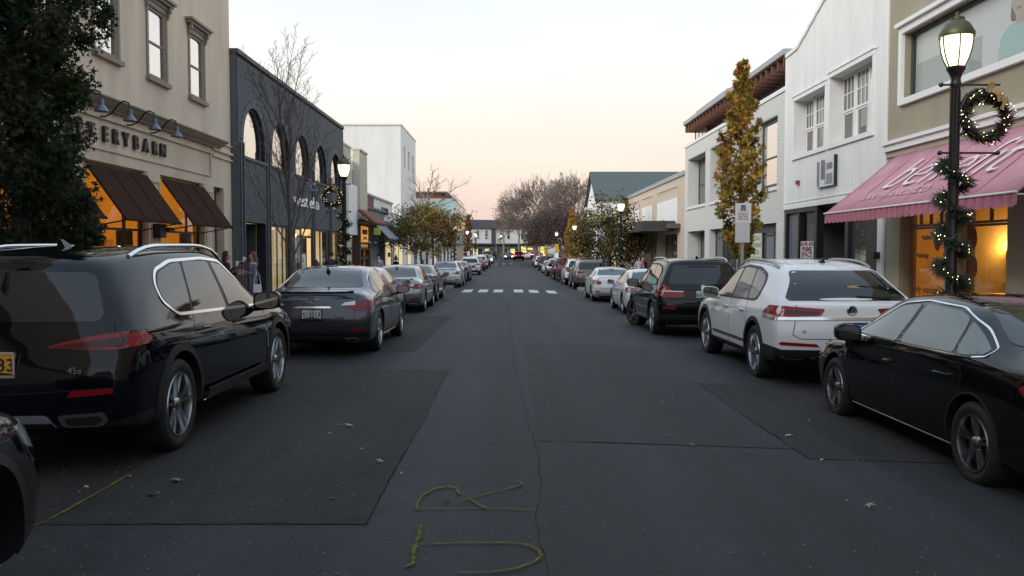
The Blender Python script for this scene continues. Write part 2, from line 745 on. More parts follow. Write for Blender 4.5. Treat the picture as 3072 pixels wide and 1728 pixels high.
# old patches left among the newer surfacing, with their tarred joints
sheet_y('asphalt_patch', -4.9, -0.87, 5.05, 11.8, 0.004, M_ROADOLD, step=1, kind='structure')
sheet_y('asphalt_patch', .25, 2.44, 7.3, 15.5, 0.004, asphalt('mid_asphalt', (0.0145, 0.0152, 0.0172), (0.0200, 0.0206, 0.0222), rough=.74), step=1, kind='structure')
sheet_y('asphalt_patch', 2.48, 5.75, 6.95, 11.0, 0.004, M_ROADOLD, step=1, kind='structure')
sheet_y('asphalt_patch', -4.4, -1.6, 14.0, 24.0, 0.004, M_ROADOLD, step=1, kind='structure')


def wiggle_strip(name, pts, w, m, dz, jit=0.012, parent=None, step=0.12, taper=False, seed=1, **k):
    r = random.Random(seed)
    Q = []
    for a, b in zip(pts[:-1], pts[1:]):
        a, b = Vector(a), Vector(b)
        n = max(1, int((b - a).length / step))
        Q += [a + (b - a) * i / n for i in range(n)]
    Q.append(Vector(pts[-1]))
    mb = MB()
    n = len(Q)
    off = 0.0
    for i, q in enumerate(Q):
        d = Q[min(i + 1, n - 1)] - Q[max(i - 1, 0)]
        d.normalize()
        t = Vector((-d.y, d.x))
        off = off * 0.7 + r.uniform(-jit, jit)
        ww = w * r.uniform(0.2, 1.0) * (.45 if m is M_TAR else .8)
        if taper:
            ww *= min(1, 4 * i / n + 0.1, 4 * (n - 1 - i) / n + 0.1)
        for s in (-.5, .5):
            p = q + t * (off + ww * s)
            mb.pt((p.x, p.y, gz(p.x, p.y) + dz))
    for i in range(n - 1):
        mb.f.append([2 * i, 2 * i + 1, 2 * i + 3, 2 * i + 2])
        mb.m.append(0)
    return tag(mb.build(name, m, parent, fix=False), kind='structure', **k)


for i, (p, w, j) in enumerate([
        ([(-.87, 5.0), (-.85, 8.2), (-.84, 11.85)], .028, .01), ([(-4.6, 5.05), (-.86, 5.05)], .03, .015), ([(-4.0, 11.8), (-.84, 11.8)], .03, .015), ([(-4.0, 12.6), (-1.0, 12.55)], .02, .015),
        ([(2.48, 6.9), (2.46, 11.05)], .035, .02), ([(2.46, 11.0), (3.2, 11.05)], .05, .02), ([(-.6, 7.2), (.2, 7.22), (2.6, 6.9)], .018, .02), ([(2.5, 6.9), (4.2, 6.4), (5.4, 5.6)], .016, .02),
        ([(.03, 17), (.10, 11), (.17, 8.2), (.22, 7), (.18, 5.2), (.17, 3.6)], .016, .018), ([(-.05, 30), (0, 24), (.03, 17)], .03, .02),
        ([(-2.25, 4.75), (-1.5, 4.95), (-1.1, 5.05), (-.87, 5.2), (-.55, 5.42), (0.1, 5.4)], .014, .02), ([(-1.95, 4.15), (-1.5, 4.35), (-1.2, 4.75)], .014, .02), ([(-3.0, 38.6), (3.0, 38.7)], .05, .01), ([(-4.6, 44.6), (4.6, 44.6)], .04, .01)]):
    wiggle_strip('crack', p, w, M_TAR, 0.008, j, seed=i)

# the surveyor's letters sprayed on the road
SP = [
    ([(-0.63, 5.295), (-0.554, 5.337), (-0.387, 5.347), (-0.138, 5.35), (0.145, 5.319)], .020), ([(-0.597, 5.331), (-0.606, 5.476), (-0.586, 5.651), (-0.521, 5.802), (-0.437, 5.857), (-0.373, 5.813), (-0.339, 5.65)], .036),
    ([(-0.333, 5.496), (-0.26, 5.572), (-0.146, 5.684), (0.04, 5.848), (0.086, 5.909), (0.076, 5.972), (0.034, 5.997)], .026), ([(-0.266, 5.55), (-0.203, 5.433), (-0.144, 5.35)], .030),
    ([(-0.536, 5.018), (-0.527, 4.803), (-0.53, 4.599), (-0.512, 4.397), (-0.521, 4.363), (-0.554, 4.343)], .040),
    ([(-0.573, 4.668), (-0.487, 4.683), (-0.286, 4.706), (-0.011, 4.706), (0.114, 4.659), (0.16, 4.568), (0.17, 4.494), (0.134, 4.41), (0.04, 4.315), (-0.085, 4.269), (-0.259, 4.256)], .026),
]
sp_root = tag(empty('spray_marking', (-0.2, 5, 0)), 'yellow sprayed surveyor letters on the asphalt in the foreground', 'marking')
for i, (p, w) in enumerate(SP):
    o = wiggle_strip('spray_stroke', p, w, M_SPRAY, 0.012, 0.003, step=0.03, seed=40 + i)
    del o['kind']
    o.parent = sp_root
    o.matrix_parent_inverse = Matrix.Translation((0.2, -5, 0))
    o = wiggle_strip('overspray', p, w * 2.3, M_HALO, 0.0105, 0.003, step=0.03, seed=60 + i)
    del o['kind']
    o.parent = sp_root
    o.matrix_parent_inverse = Matrix.Translation((0.2, -5, 0))
o = wiggle_strip('spray_line', [(-2.86, 4.9), (-2.83, 5.23), (-2.81, 5.83), (-2.82, 6.3)], .035, M_SPRAY, 0.012, 0.004, step=.05, taper=True, seed=50)
del o['kind']
tag(o, 'faint yellow sprayed line beside the black SUV rear wheel', 'marking')
o = wiggle_strip('spray_line', [(2.95, 8.8), (3.2, 8.3)], .025, M_SPRAY, 0.012, 0.004, step=.05, taper=True, seed=51)
del o['kind']
tag(o, 'short faint yellow sprayed dash beside the black saloon', 'marking')

# zebra crossings
for row, (ya, yb, xs) in enumerate([(40.2, 43.4, [-2.10, -1.32, -.58, .42, 1.17, 2.05]), (131.5, 134.0, [-3.4, -2.2, -1.0, .2])]):
    cw = tag(empty('crosswalk', (0, ya, gz(0, ya))), ['white crosswalk bars across the road between the parked rows', 'far worn crosswalk bars beyond the parked cars'][row], 'crosswalk')
    for i, x in enumerate(xs):
        mb = MB((0, ya, gz(0, ya)))
        w = .23
        ny = 4
        for j in range(ny + 1):
            y = ya + (yb - ya) * j / ny
            for xx in (x - w, x + w):
                mb.pt((xx, y, gz(xx, y) + 0.006))
        for j in range(ny):
            mb.f.append([2 * j, 2 * j + 1, 2 * j + 3, 2 * j + 2])
            mb.m.append(0)
        mb.build('painted_bar', M_LINE, cw, fix=False)

# pavements, slab by slab near the viewer, and granite kerbs
def pavement(name, x0, x1, kx, y0, y1):
    top = lambda x, y: gz(kx, y) + 0.13
    base = sheet_y(name, x0, x1, y0, y1, -0.02, M_CONC, nx=1, step=2, zf=top, kind='structure')
    y = y0
    nx = 2
    wx = (x1 - x0) / nx
    while y < 40:
        for i in range(nx):
            mb = MB()
            a, b = x0 + i * wx + .006, x0 + (i + 1) * wx - .006
            c, d = y + .006, y + 1.5 - .006
            z0, z1 = top(0, c), top(0, d)
            mb.faces([(a, c, z0 - .06), (b, c, z0 - .06), (b, d, z1 - .06), (a, d, z1 - .06), (a, c, z0), (b, c, z0), (b, d, z1), (a, d, z1)],
                     [(4, 5, 6, 7), (0, 1, 5, 4), (1, 2, 6, 5), (2, 3, 7, 6), (3, 0, 4, 7)])
            mb.build('slab', M_CONC, base)
        y += 1.5
    return base


pavement('pavement_left', -8.45, KL - .15, KL, 4.5, 250)
pavement('pavement_right', KR + .15, 9.35, KR, 4.5, 250)


def kerb(name, x0, x1, y0, y1, kx):
    base = None
    y = y0
    far = MB()
    while y < y1:
        L = 1.8
        mb = far if y > 60 else MB()
        z0, z1 = gz(kx, y) + .13, gz(kx, y + L) + .13
        a, b, c, d = x0, x1, y + .008, y + L - .008
        mb.faces([(a, c, z0 - .3), (b, c, z0 - .3), (b, d, z1 - .3), (a, d, z1 - .3), (a, c, z0), (b, c, z0), (b, d, z1), (a, d, z1)],
                 [(4, 5, 6, 7), (0, 1, 5, 4), (1, 2, 6, 5), (2, 3, 7, 6), (3, 0, 4, 7)])
        if y <= 60:
            if base is None:
                base = tag(empty(name, (0, 0, 0)), kind='structure')
            mb.build('kerb_stone', M_KERB, base)
        y += L
    far.build('kerb_run', M_KERB, base, kind='stuff')


kerb('kerb_left', KL - .15, KL, 4.5, 220, KL)
kerb('kerb_right', KR, KR + .15, 4.5, 220, KR)
# kerb build-outs planted beside the crossing
for nm, x0, x1, ya, yb in (('kerb_buildout_left', KL, -3.0, 36.9, 39.6), ('kerb_buildout_left', KL, -3.0, 43.9, 45.6), ('kerb_buildout_right', 3.9, KR, 39.0, 40.0), ('kerb_buildout_right', 3.6, KR, 43.8, 45.8)):
    mb = MB()
    pts = round_poly([(x0, ya), (x1, ya), (x1, yb), (x0, yb)], .6, 5)
    z = gz(x0, ya)
    mb.prism(pts, lambda u, v, d: (u, v, z + d), -.2, .13)
    mb.build(nm, M_CONC, kind='structure')
# ------------------------------------------------------------------ buildings
FL = lambda u, v, d: (XL + d, u, v)
FR = lambda u, v, d: (XR - d, u, v)


def FX(x, s):
    return (lambda u, v, d: (x + d, u, v)) if s > 0 else (lambda u, v, d: (x - d, u, v))


def fbox(mb, F, u0, u1, v0, v1, d0, d1):
    a, b = F(u0, v0, d0), F(u1, v1, d1)
    mb.box(a[0], b[0], a[1], b[1], min(a[2], b[2]), max(a[2], b[2]))


EACH = ('pilaster', 'shopfront_frame', 'corner_board', 'shopfront', 'window_surround', 'moulding', 'window_frame', 'entrance_jamb', 'panel_frame', 'cornice', 'mullion', 'glass_band', 'door_light', 'door_frame', 'timber_front')


def part(name, m, parent, F, *boxes, O=None, **k):
    O = O if O is not None else parent.location
    if name in EACH and len(boxes) > 1:
        for b in boxes:
            o = part(name, m, parent, F, b, O=O, **k)
        return o
    mb = MB(O)
    for b in boxes:
        fbox(mb, F, *b)
    o = mb.build(name, m, parent, **k)
    return o


def bld(name, label, cat, X, u0):
    return thing(name, label, cat, (X, u0, gz(0, u0)))


M_STUCCO = mat('stucco_beige', (0.69, 0.575, 0.44), rough=0.9, noise=0.09, nscale=1.5, bump=0.25, bscale=90, dirt=((0.44, 0.37, 0.30), 0.9, 0.5), stretch=(1, 1, 0.25))
M_TAUPE = mat('trim_taupe', (0.24, 0.20, 0.165), rough=0.6, noise=0.12, nscale=10)
M_SHADE = mat('roller_shade', (0.80, 0.79, 0.76), rough=0.8)
M_WGLASS = mat('window_glass', (0.05, 0.055, 0.06), rough=0.03, ior=2.0, spec=0.8)
M_SKYGLASS = mat('coated_glass', (0.74, 0.72, 0.68), rough=0.03, metal=1.0)
M_PANE = glass_mat('shop_glass', (0.92, 0.93, 0.92), 1.5)
M_BROWN = mat('awning_brown', (0.052, 0.026, 0.020), spec=.08, rough=0.95, noise=0.12, nscale=6, bump=0.2, bscale=120)
M_BLACKM = mat('black_metal', (0.015, 0.015, 0.017), rough=0.45)
M_DKGREY = mat('brick_dark_grey', (0.125, 0.132, 0.145), rough=0.75, noise=0.22, nscale=9, bump=0.3, bscale=50)
M_DKMORT = mat('mortar_dark', (0.016, 0.017, 0.020), rough=0.9)
M_DKPAINT = mat('dark_grey_paint', (0.070, 0.076, 0.086), rough=0.6, noise=0.1, nscale=6)
M_WBRICK = mat('brick_white', (0.72, 0.71, 0.67), rough=0.7, noise=0.06, nscale=9, bump=0.25, bscale=50)
M_WMORT = mat('mortar_white', (0.50, 0.49, 0.46), rough=0.9)
M_WHITE = mat('white_paint', (0.78, 0.775, 0.75), rough=0.6, noise=0.05, nscale=3, dirt=((0.56, 0.53, 0.46), 1.3, 0.32), stretch=(1, 1, 0.2))
M_WTRIM = mat('white_trim', (0.80, 0.80, 0.78), rough=0.5, noise=0.04, nscale=5)
M_CREAM = mat('cream_brick', (0.62, 0.58, 0.44), rough=0.8, noise=0.08, nscale=8)
M_CREAMM = mat('cream_mortar', (0.46, 0.43, 0.34), rough=0.9)
M_TAN = mat('stucco_olive', (0.345, 0.31, 0.22), rough=0.9, noise=0.08, nscale=1.2, bump=0.3, bscale=90, dirt=((0.27, 0.24, 0.17), 0.7, 0.4))
M_TANL = mat('stucco_tan', (0.42, 0.37, 0.29), rough=0.9, noise=0.06, nscale=2)
M_PINK = mat('awning_pink', (0.56, 0.285, 0.34), rough=0.9, spec=.15, noise=0.12, nscale=2, dirt=((0.40, 0.19, 0.24), 1.3, 0.55), stretch=(1, 1, 1))
M_PINKD = mat('awning_pink_dark', (0.42, 0.15, 0.20), rough=0.8, noise=0.15, nscale=5)
M_WOOD = mat('rafter_wood', (0.16, 0.075, 0.05), rough=0.7, noise=0.2, nscale=5, stretch=(6, 1, 1))
M_STONE = mat('sandstone', (0.56, 0.47, 0.37), rough=0.85, noise=0.12, nscale=4, bump=0.2, bscale=40)
M_SLATE = mat('roof_green_grey', (0.075, 0.095, 0.09), rough=0.8, noise=0.15, nscale=3)
M_GREYM = mat('grey_metal', (0.36, 0.37, 0.38), rough=0.5, metal=0.2)
M_BLUEGREY = mat('bluegrey_paint', (0.20, 0.235, 0.25), rough=0.6, noise=0.06, nscale=4)
M_TILE = mat('clay_tile', (0.23, 0.09, 0.06), rough=0.8, noise=0.2, nscale=8)
M_TIMBER = mat('shop_timber', (0.05, 0.03, 0.02), rough=0.6, noise=0.2, nscale=6)
M_AMBER = mat('self_lit_amber_wall', (0.55, 0.24, 0.03), rough=0.8, noise=0.12, nscale=1.5, emit=(1.0, 0.43, 0.045), estr=0.22)  # the wall itself glows, the room's warm light put into its material
M_AMBER2 = mat('self_lit_orange_wall', (0.55, 0.26, 0.05), rough=0.8, noise=.2, nscale=1.2, emit=(1.0, 0.42, 0.05), estr=0.16)  # orange room light set as the wall's own glow
M_CREAMLIT = mat('self_lit_cream_drape', (0.55, 0.42, 0.2), rough=0.8, noise=0.15, nscale=2, emit=(1.0, 0.68, 0.26), estr=0.30, stretch=(1, 6, .3))  # cloth and walls glow by themselves in place of light behind the window
M_PALELIT = mat('self_lit_pale_wall', (0.6, 0.5, 0.3), rough=0.8, emit=(1.0, 0.72, 0.36), estr=0.5)  # own glow stands in for a lit interior
M_LAMPLIT = mat('shop_lamp', (0.9, 0.8, 0.5), emit=(1.0, 0.66, 0.22), estr=9.0)
M_SCONCE = mat('sconce_lit', (0.9, 0.8, 0.5), emit=(1.0, 0.62, 0.18), estr=42.0)
M_BULB = mat('fairy_bulb', (0.9, 0.8, 0.6), emit=(1.0, 0.74, 0.42), estr=4.5)
M_DARKIN = mat('dark_interior', (0.02, 0.02, 0.02), rough=0.9)
M_POSTER = mat('poster_paper', (0.70, 0.72, 0.70), rough=0.6)
M_LIME = mat('lime_border', (0.55, 0.66, 0.12), rough=0.6)
M_TEAL = mat('glass_turquoise', (0.30, 0.48, 0.48), rough=0.15, spec=0.6)
M_DKRED = mat('ink_red', (0.28, 0.02, 0.03), rough=0.6)


def volume(root, F, u0, u1, v1, depth, m, v0=-1.2, front=0.25):
    """the rest of the house behind its front: side walls, back and roof"""
    O = root.location
    mb = MB(O)
    fbox(mb, F, u0, u0 + .25, v0, v1, -depth, -front)
    fbox(mb, F, u1 - .25, u1, v0, v1, -depth, -front)
    fbox(mb, F, u0 + .25, u1 - .25, v0, v1, -depth, -depth + .25)
    mb.build('rear_wall', m, root)
    part('roof', mat('roof_felt', (0.12, 0.12, 0.12), rough=0.95, noise=0.2, nscale=1), root, F, (u0 + .26, u1 - .26, v1 - .5, v1 - .35, -depth + .26, -front - .02))


def room(root, F, u0, u1, v0, v1, m, depth=1.6, m_floor=None):
    O = root.location
    mb = MB(O)
    for b in ((u0 - .05, u1 + .05, v0, v1 + .05, -depth - .05, -depth), (u0 - .05, u0, v0, v1, -depth, -.3), (u1, u1 + .05, v0, v1, -depth, -.3), (u0, u1, v1, v1 + .05, -depth, -.3)):
        fbox(mb, F, *b)
    mb.build('shop_interior', m, root)
    part('shop_floor', m_floor or mat('shop_floor', (0.18, 0.10, 0.05), rough=0.5), root, F, (u0, u1, v0 - .05, v0 + .02, -depth, -.3))


def window(root, F, u0, u1, v0, v1, d, m_fr, m_gl, nx=1, ny=2, fw=.05, bar=.03, proud=0.0, name='window'):
    """frame with bars; every pane an own sub-part"""
    O = root.location
    mb = MB(O)
    t0, t1 = d - .05, d + .02 + proud
    fbox(mb, F, u0, u0 + fw, v0, v1, t0, t1)
    fbox(mb, F, u1 - fw, u1, v0, v1, t0, t1)
    fbox(mb, F, u0 + fw, u1 - fw, v0, v0 + fw, t0, t1)
    fbox(mb, F, u0 + fw, u1 - fw, v1 - fw, v1, t0, t1)
    a, b, c, e = u0 + fw, u1 - fw, v0 + fw, v1 - fw
    us = [a + (b - a) * i / nx for i in range(nx + 1)] if not hasattr(nx, '__len__') else [a] + list(nx) + [b]
    vs = [c + (e - c) * i / ny for i in range(ny + 1)] if not hasattr(ny, '__len__') else [c] + list(ny) + [e]
    for u in us[1:-1]:
        fbox(mb, F, u - bar / 2, u + bar / 2, c, e, t0 + .005, t1 - .006)
    for v in vs[1:-1]:
        fbox(mb, F, a, b, v - bar / 2, v + bar / 2, t0 + .006, t1 - .009)
    w = mb.build(name, m_fr, root)
    for i in range(len(us) - 1):
        for j in range(len(vs) - 1):
            p = MB(O)
            fbox(p, F, us[i] + .004, us[i + 1] - .004, vs[j] + .004, vs[j + 1] - .004, d - .012, d - .004)
            p.build('pane', m_gl, w)
    return w


def bricks(root, F, u0, u1, v0, v1, inside, m, d0=0.0, bl=.203, bh=.0677, gap=.011, proud=.012, seed=3, n_single=300, key=None):
    """running-bond brickwork; the nearest bricks are single parts, the rest one mesh"""
    r = random.Random(seed)
    O = root.location
    L = []
    nv = int((v1 - v0) / bh)
    for j in range(nv):
        va = v0 + j * bh
        off = (j % 2) * bl / 2
        u = u0 - off
        while u < u1:
            a, b = max(u, u0), min(u + bl - gap, u1)
            u += bl
            if b - a < .03:
                continue
            if inside((a + b) / 2, va + bh / 2, a, b):
                L.append((a, b, va, va + bh - gap))
    if key:
        L.sort(key=key)
    whole = [q for q in L if q[1] - q[0] > bl - gap - .002]
    single = set(whole[:n_single])
    me = None
    rest = MB(O)
    k = 0
    for q in L:
        pr = proud + r.uniform(-.004, .004)
        if q in single:
            if me is None:
                t = MB()
                fbox(t, lambda u, v, d: tuple(Vector(F(u, v, d)) - Vector(F(0, 0, 0))), -(bl - gap) / 2, (bl - gap) / 2, -(bh - gap) / 2, (bh - gap) / 2, -.01, 0)
                o = t.build('brick', m, root)
                me = o.data
            else:
                o = put('brick', me, root)
            o.location = Vector(F((q[0] + q[1]) / 2, (q[2] + q[3]) / 2, d0 + pr)) - O
        else:
            P = [F(q[0], q[2], d0 + pr), F(q[1], q[2], d0 + pr), F(q[1], q[3], d0 + pr), F(q[0], q[3], d0 + pr),
                 F(q[0], q[2], d0 - .002), F(q[1], q[2], d0 - .002), F(q[1], q[3], d0 - .002), F(q[0], q[3], d0 - .002)]
            rest.faces(P, [(0, 1, 2, 3), (0, 4, 5, 1), (1, 5, 6, 2), (2, 6, 7, 3), (3, 7, 4, 0)])
    if rest.f:
        rest.build('brickwork', m, root, kind='stuff')


def arch(c, w, sill, top, n=14):
    r = w / 2
    sp = top - r
    return [(c - r, sill), (c + r, sill)] + [(c + r * math.cos(PI * i / n), sp + r * math.sin(PI * i / n)) for i in range(n + 1)]


# ---- beige stucco store, left
pb = bld('stucco_store', 'beige stucco store with brown awnings and gooseneck sign lamps behind the dark columnar tree', 'building', XL, 16)
O = pb.location
holes, wins = [], []
for k in range(-8, 2):
    u = 19.58 + 2.52 * k + (0.0 if k else 0)
    for v0, v1 in ((5.68, 7.30), (9.15, 10.75)):
        holes.append(rect(u, u + .98, v0, v1))
        wins.append((u, u + .98, v0, v1))
bays = [(9.4, 12.2), (12.95, 15.75), (16.5, 19.33), (20.06, 22.88)]
for a, b in bays:
    holes.append(rect(a, b, -.02, 3.46))
holes.append(rect(23.64, 24.57, -.06, 3.45))
mb = MB(O)
mb.sheet(rect(-24, 25.25, -.6, 12.2), holes, FL, 0, .22)  # carried on unseen behind the viewer as a dark reflection in the cars
mb.build('wall', M_STUCCO, pb)
volume(pb, FL, -24, 25.25, 12.2, 14, M_STUCCO)
for (a, b, v0, v1) in wins:
    if b < 13:
        continue
    w = window(pb, FL, a + .003, b - .003, v0 + .003, v1 - .003, -.045, M_TAUPE, M_SKYGLASS, 1, 2, .07, .05, proud=.01)
    part('window_back', M_DARKIN, w, FL, (a - .05, b + .05, v0 - .05, v1 + .05, -.30, -.25), O=O)
    # surround, sill and bracketed hood
    part('window_surround', M_TAUPE, w, FL, (a - .10, a, v0 - .02, v1 + .12, 0, .03), (b, b + .10, v0 - .02, v1 + .12, 0, .03), (a, b, v1, v1 + .12, 0, .03), O=O)
    part('window_sill', M_TAUPE, w, FL, (a - .14, b + .14, v0 - .12, v0 - .02, 0, .10), O=O)
    part('window_hood', M_TAUPE, w, FL, (a - .14, b + .14, v1 + .12, v1 + .20, 0, .06), (a - .24, b + .24, v1 + .20, v1 + .27, 0, .14), (a - .28, b + .28, v1 + .27, v1 + .33, 0, .20), O=O)
    for uu in (a - .14, b + .04):
        part('hood_bracket', M_TAUPE, w, FL, (uu, uu + .09, v1 + .06, v1 + .20, .03, .13), (uu + .01, uu + .08, v1 - .04, v1 + .06, .03, .08), (uu + .02, uu + .07, v1 - .10, v1 - .04, .03, .055), O=O)
# cornice, sign panel
mb = MB(O)
mb.prism([(0, 4.72), (.36, 4.72), (.36, 4.69), (.30, 4.66), (.22, 4.60), (.12, 4.55), (.10, 4.52), (0, 4.52)], lambda a, b, d: FL(d, b, a), -24, 24.05)
mb.build('cornice', mat('stucco_cornice', (0.34, 0.29, 0.235), rough=0.9, noise=0.08, nscale=3), pb)
part('moulding', M_STUCCO, pb, FL, (23.62, 25.30, 4.70, 4.73, 0, .06), (23.62, 25.30, 4.46, 4.52, 0, .08), (23.62, 25.28, 4.28, 4.33, 0, .06))
part('sign_panel_frame', M_STUCCO, pb, FL, (-3.9, 23.5, 4.33, 4.40, .001, .06), (-3.9, 23.44, 3.70, 3.76, .001, .035), (23.44, 23.5, 3.70, 4.33, .001, .05))
M_SIGNL = mat('sign_letter_bronze', (0.045, 0.03, 0.025), rough=0.5)
for ch, u in zip('POTTERYBARN', [15.30 + .0, 15.80, 16.28, 16.76, 17.35, 17.80, 18.27, 18.76, 19.26, 19.76, 20.22]):
    text(ch, M_SIGNL, frame_mtx((XL + .045, u, 4.02), (0, 1, 0), (0, 0, 1), .95, 1.0), pb, O, 'sign_letter', size=.41, extrude=.03, bold=.012)
# piers, shop windows and interior
for a, b in ((15.75, 16.5), (19.33, 20.06), (22.88, 23.64)):
    part('pier', M_STUCCO, pb, FL, (a + .02, b - .02, -.2, 3.46, 0.0, .04))
    part('pier_panel', mat('stucco_cornice', (0.3, 0.26, 0.2)), pb, FL, (a + .12, b - .12, 3.22, 3.26, .04, .055), (a + .12, a + .15, 1.0, 3.22, .04, .05), (b - .15, b - .12, 1.0, 3.22, .04, .05))
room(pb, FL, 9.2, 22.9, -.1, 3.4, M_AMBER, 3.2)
for a, b in bays:
    window(pb, FL, a + .02, b - .02, .35, 3.44, -.12, M_BLACKM, M_PANE, (a + (b - a) * .70,) if a > 12 else 1, (2.12,), .05, .05, name='shop_window')
    part('stall_riser', M_TAUPE, pb, FL, (a + .02, b - .02, -.1, .34, -.2, -.05))
    part('interior_panel', mat('brown_panel', (0.10, 0.055, 0.03), rough=0.7), pb, FL, (a + (b - a) * .72, b - .05, .3, 2.1, -.34, -.30))
part('interior_beam', mat('glowing_beam', (0.4, 0.16, 0.03), emit=(1, .36, .04), estr=.15), pb, FL, (9.3, 22.8, 1.78, 1.95, -2.6, -2.4))  # beam given a glow of its own for the warm room light
for u in (13.8, 17.55, 21.1):
    part('interior_column', mat('glowing_column', (0.6, 0.4, 0.2), emit=(1, .5, .12), estr=.25), pb, FL, (u, u + .24, .3, 1.78, -2.55, -2.35))  # cream columns glow too, lamplight put into the material
    part('interior_shelf', mat('shelf_brown', (0.09, 0.03, 0.015)), pb, FL, (u - .9, u - .1, .3, 1.55, -2.9, -2.6))
    mb = MB(O)
    mb.ball((XL - 1.6, u - .62, 1.05), .27, 10, (1, .7, 1.3))
    mb.ball((XL - 1.5, u - .35, .75), .25, 10, (1, .9, 1))
    mb.build('cushion', mat('glowing_gold', (0.55, 0.36, 0.12), emit=(1, .6, .15), estr=.25), pb, smooth=True)  # gold cloth with the shop light added as glow
for u in (11.0, 14.4, 18.0, 21.4):
    mb = MB(O)
    mb.ball((XL - 1.5, u, 2.75), .09, 10)
    mb.tube([(XL - 1.5, u, 2.8), (XL - 1.5, u, 3.38)], .008, 5)
    mb.build('glow_ball', M_SCONCE, pb, smooth=True)  # lamps added to give the shop walls a falloff of light
for u in (13.3, 14.7, 17.0, 18.3, 20.5, 21.9):
    part('display_table', mat('table_wood', (0.16, 0.07, 0.03), rough=.5), pb, FL, (u, u + .7, .3, .95, -1.2, -.6))
    for k in range(3):
        part('display_item', (M_POSTER, mat('glowing_gold', (.5, .3, .1)), M_DKRED)[k], pb, FL, (u + .08 + k * .2, u + .2 + k * .2, .95, 1.08 + .09 * ((k * 7 + int(u)) % 3), -1.0, -.85))
# side door
part('door', mat('door_teal', (0.09, 0.13, 0.145), rough=0.4), pb, FL, (23.7, 24.1, -.1, 3.35, -.21, -.16))
part('door_frame', M_BLACKM, pb, FL, (24.1, 24.2, -.1, 3.35, -.21, -.12), (23.64, 24.56, 3.36, 3.44, -.21, -.12))
part('door_back', M_DARKIN, pb, FL, (23.6, 24.6, -.2, 3.5, -.3, -.24))
# awnings with valance rod and arms
for a, b in ((9.5, 12.1), (13.0, 15.7), (16.55, 19.28), (20.1, 22.84)):
    mb = MB(O)
    prof = [(.06, 3.36), (.80, 2.30), (.82, 2.30), (.82, 2.27), (.78, 2.25), (.04, 3.31)]
    mb.prism(prof, lambda q, v, d: FL(d, v, q), a, b)
    aw = mb.build('awning', M_BROWN, pb)
    mb = MB(O)
    mb.tube([FL(a - .03, 2.265, .81), FL(b + .03, 2.265, .81)], .022, 8)
    for u in (a + .1, b - .1):
        mb.tube([FL(u, 2.27, .8), FL(u, 2.12, -.02)], .016, 6)
    for u in (a + (b - a) / 3, a + (b - a) * 2 / 3):
        mb.bar(Vector(FL(u, 3.355, .075)), Vector(FL(u, 2.31, .80)), .012)
    mb.build('awning_frame', M_BROWN, aw)
# gooseneck lamps over the sign
for k in range(-2, 4):
    u = 15.92 + 1.19 * k
    g = MB(O)
    g.tube([FL(u, 4.36, 0), FL(u, 4.35, .16), FL(u, 4.42, .30), FL(u, 4.60, .44), FL(u, 4.66, .54), FL(u, 4.62, .64), FL(u, 4.48, .66)], .017, 8)
    arm = g.build('gooseneck_arm', M_BLACKM, pb, smooth=True)
    g = MB(O)
    c = FL(u, 4.30, .66)
    g.lathe([(.02, .2), (.045, .19), (.05, .08), (.075, .06), (.13, -.03), (.135, -.04), (.06, .03), (.0, .04)], 14, c)
    g.build('lamp_shade', mat('enamel_blue_grey', (0.09, 0.10, 0.15), rough=0.25, noise=0.5, nscale=18, coat=.5), arm, smooth=True)
part('wall_lantern', M_BLACKM, pb, FL, (19.55, 19.9, 1.95, 2.28, .05, .22), (19.9, 20.2, 2.1, 2.2, .10, .3))
ct = MB(O)

# ---- dark grey brick store with arched windows
XW = -8.1
FW = FX(XW, 1)
we = bld('arched_brick_store', 'dark grey painted brick store with five arched windows and white sign', 'building', XW, 30)
O = we.location
AC, AW = [26.92, 30.0, 33.15, 36.3, 39.45], 2.24
A_SILL, A_TOP, W_TOP = 4.53, 6.13, 7.50
arches = [arch(c, AW, A_SILL, A_TOP) for c in AC]
GO = [(25.9, 28.0), (28.62, 30.98), (31.92, 37.75), (38.36, 40.9)]
mb = MB(O)
mb.sheet(rect(25.27, 41.2, -.8, W_TOP), arches + [rect(a, b, -.5, 2.53) for a, b in GO], FW, 0, .30)
mb.build('wall', M_DKMORT, we)
volume(we, FW, 25.27, 41.2, W_TOP, 12, M_DKPAINT, front=.47)
part('coping', M_DKPAINT, we, FW, (25.22, 41.25, W_TOP, W_TOP + .13, -.5, .06))


def in_we(u, v, a, b):
    for c in AC:
        if v > A_SILL - .08 and abs(u - c) < AW / 2 + .24:
            sp = A_TOP - AW / 2
            if v < sp or math.hypot(u - c, v - sp) < AW / 2 + .24:
                return False
    for a_, b_ in GO:
        if v < 2.56 and b > a_ - .01 and a < b_ + .01:
            return False
    return True


bricks(we, FW, 25.27, 41.2, -.3, W_TOP - .02, in_we, M_DKGREY, gap=.016, proud=.02, key=lambda q: (q[0] - 25) + abs(q[2] - 6.3) * 2.2)
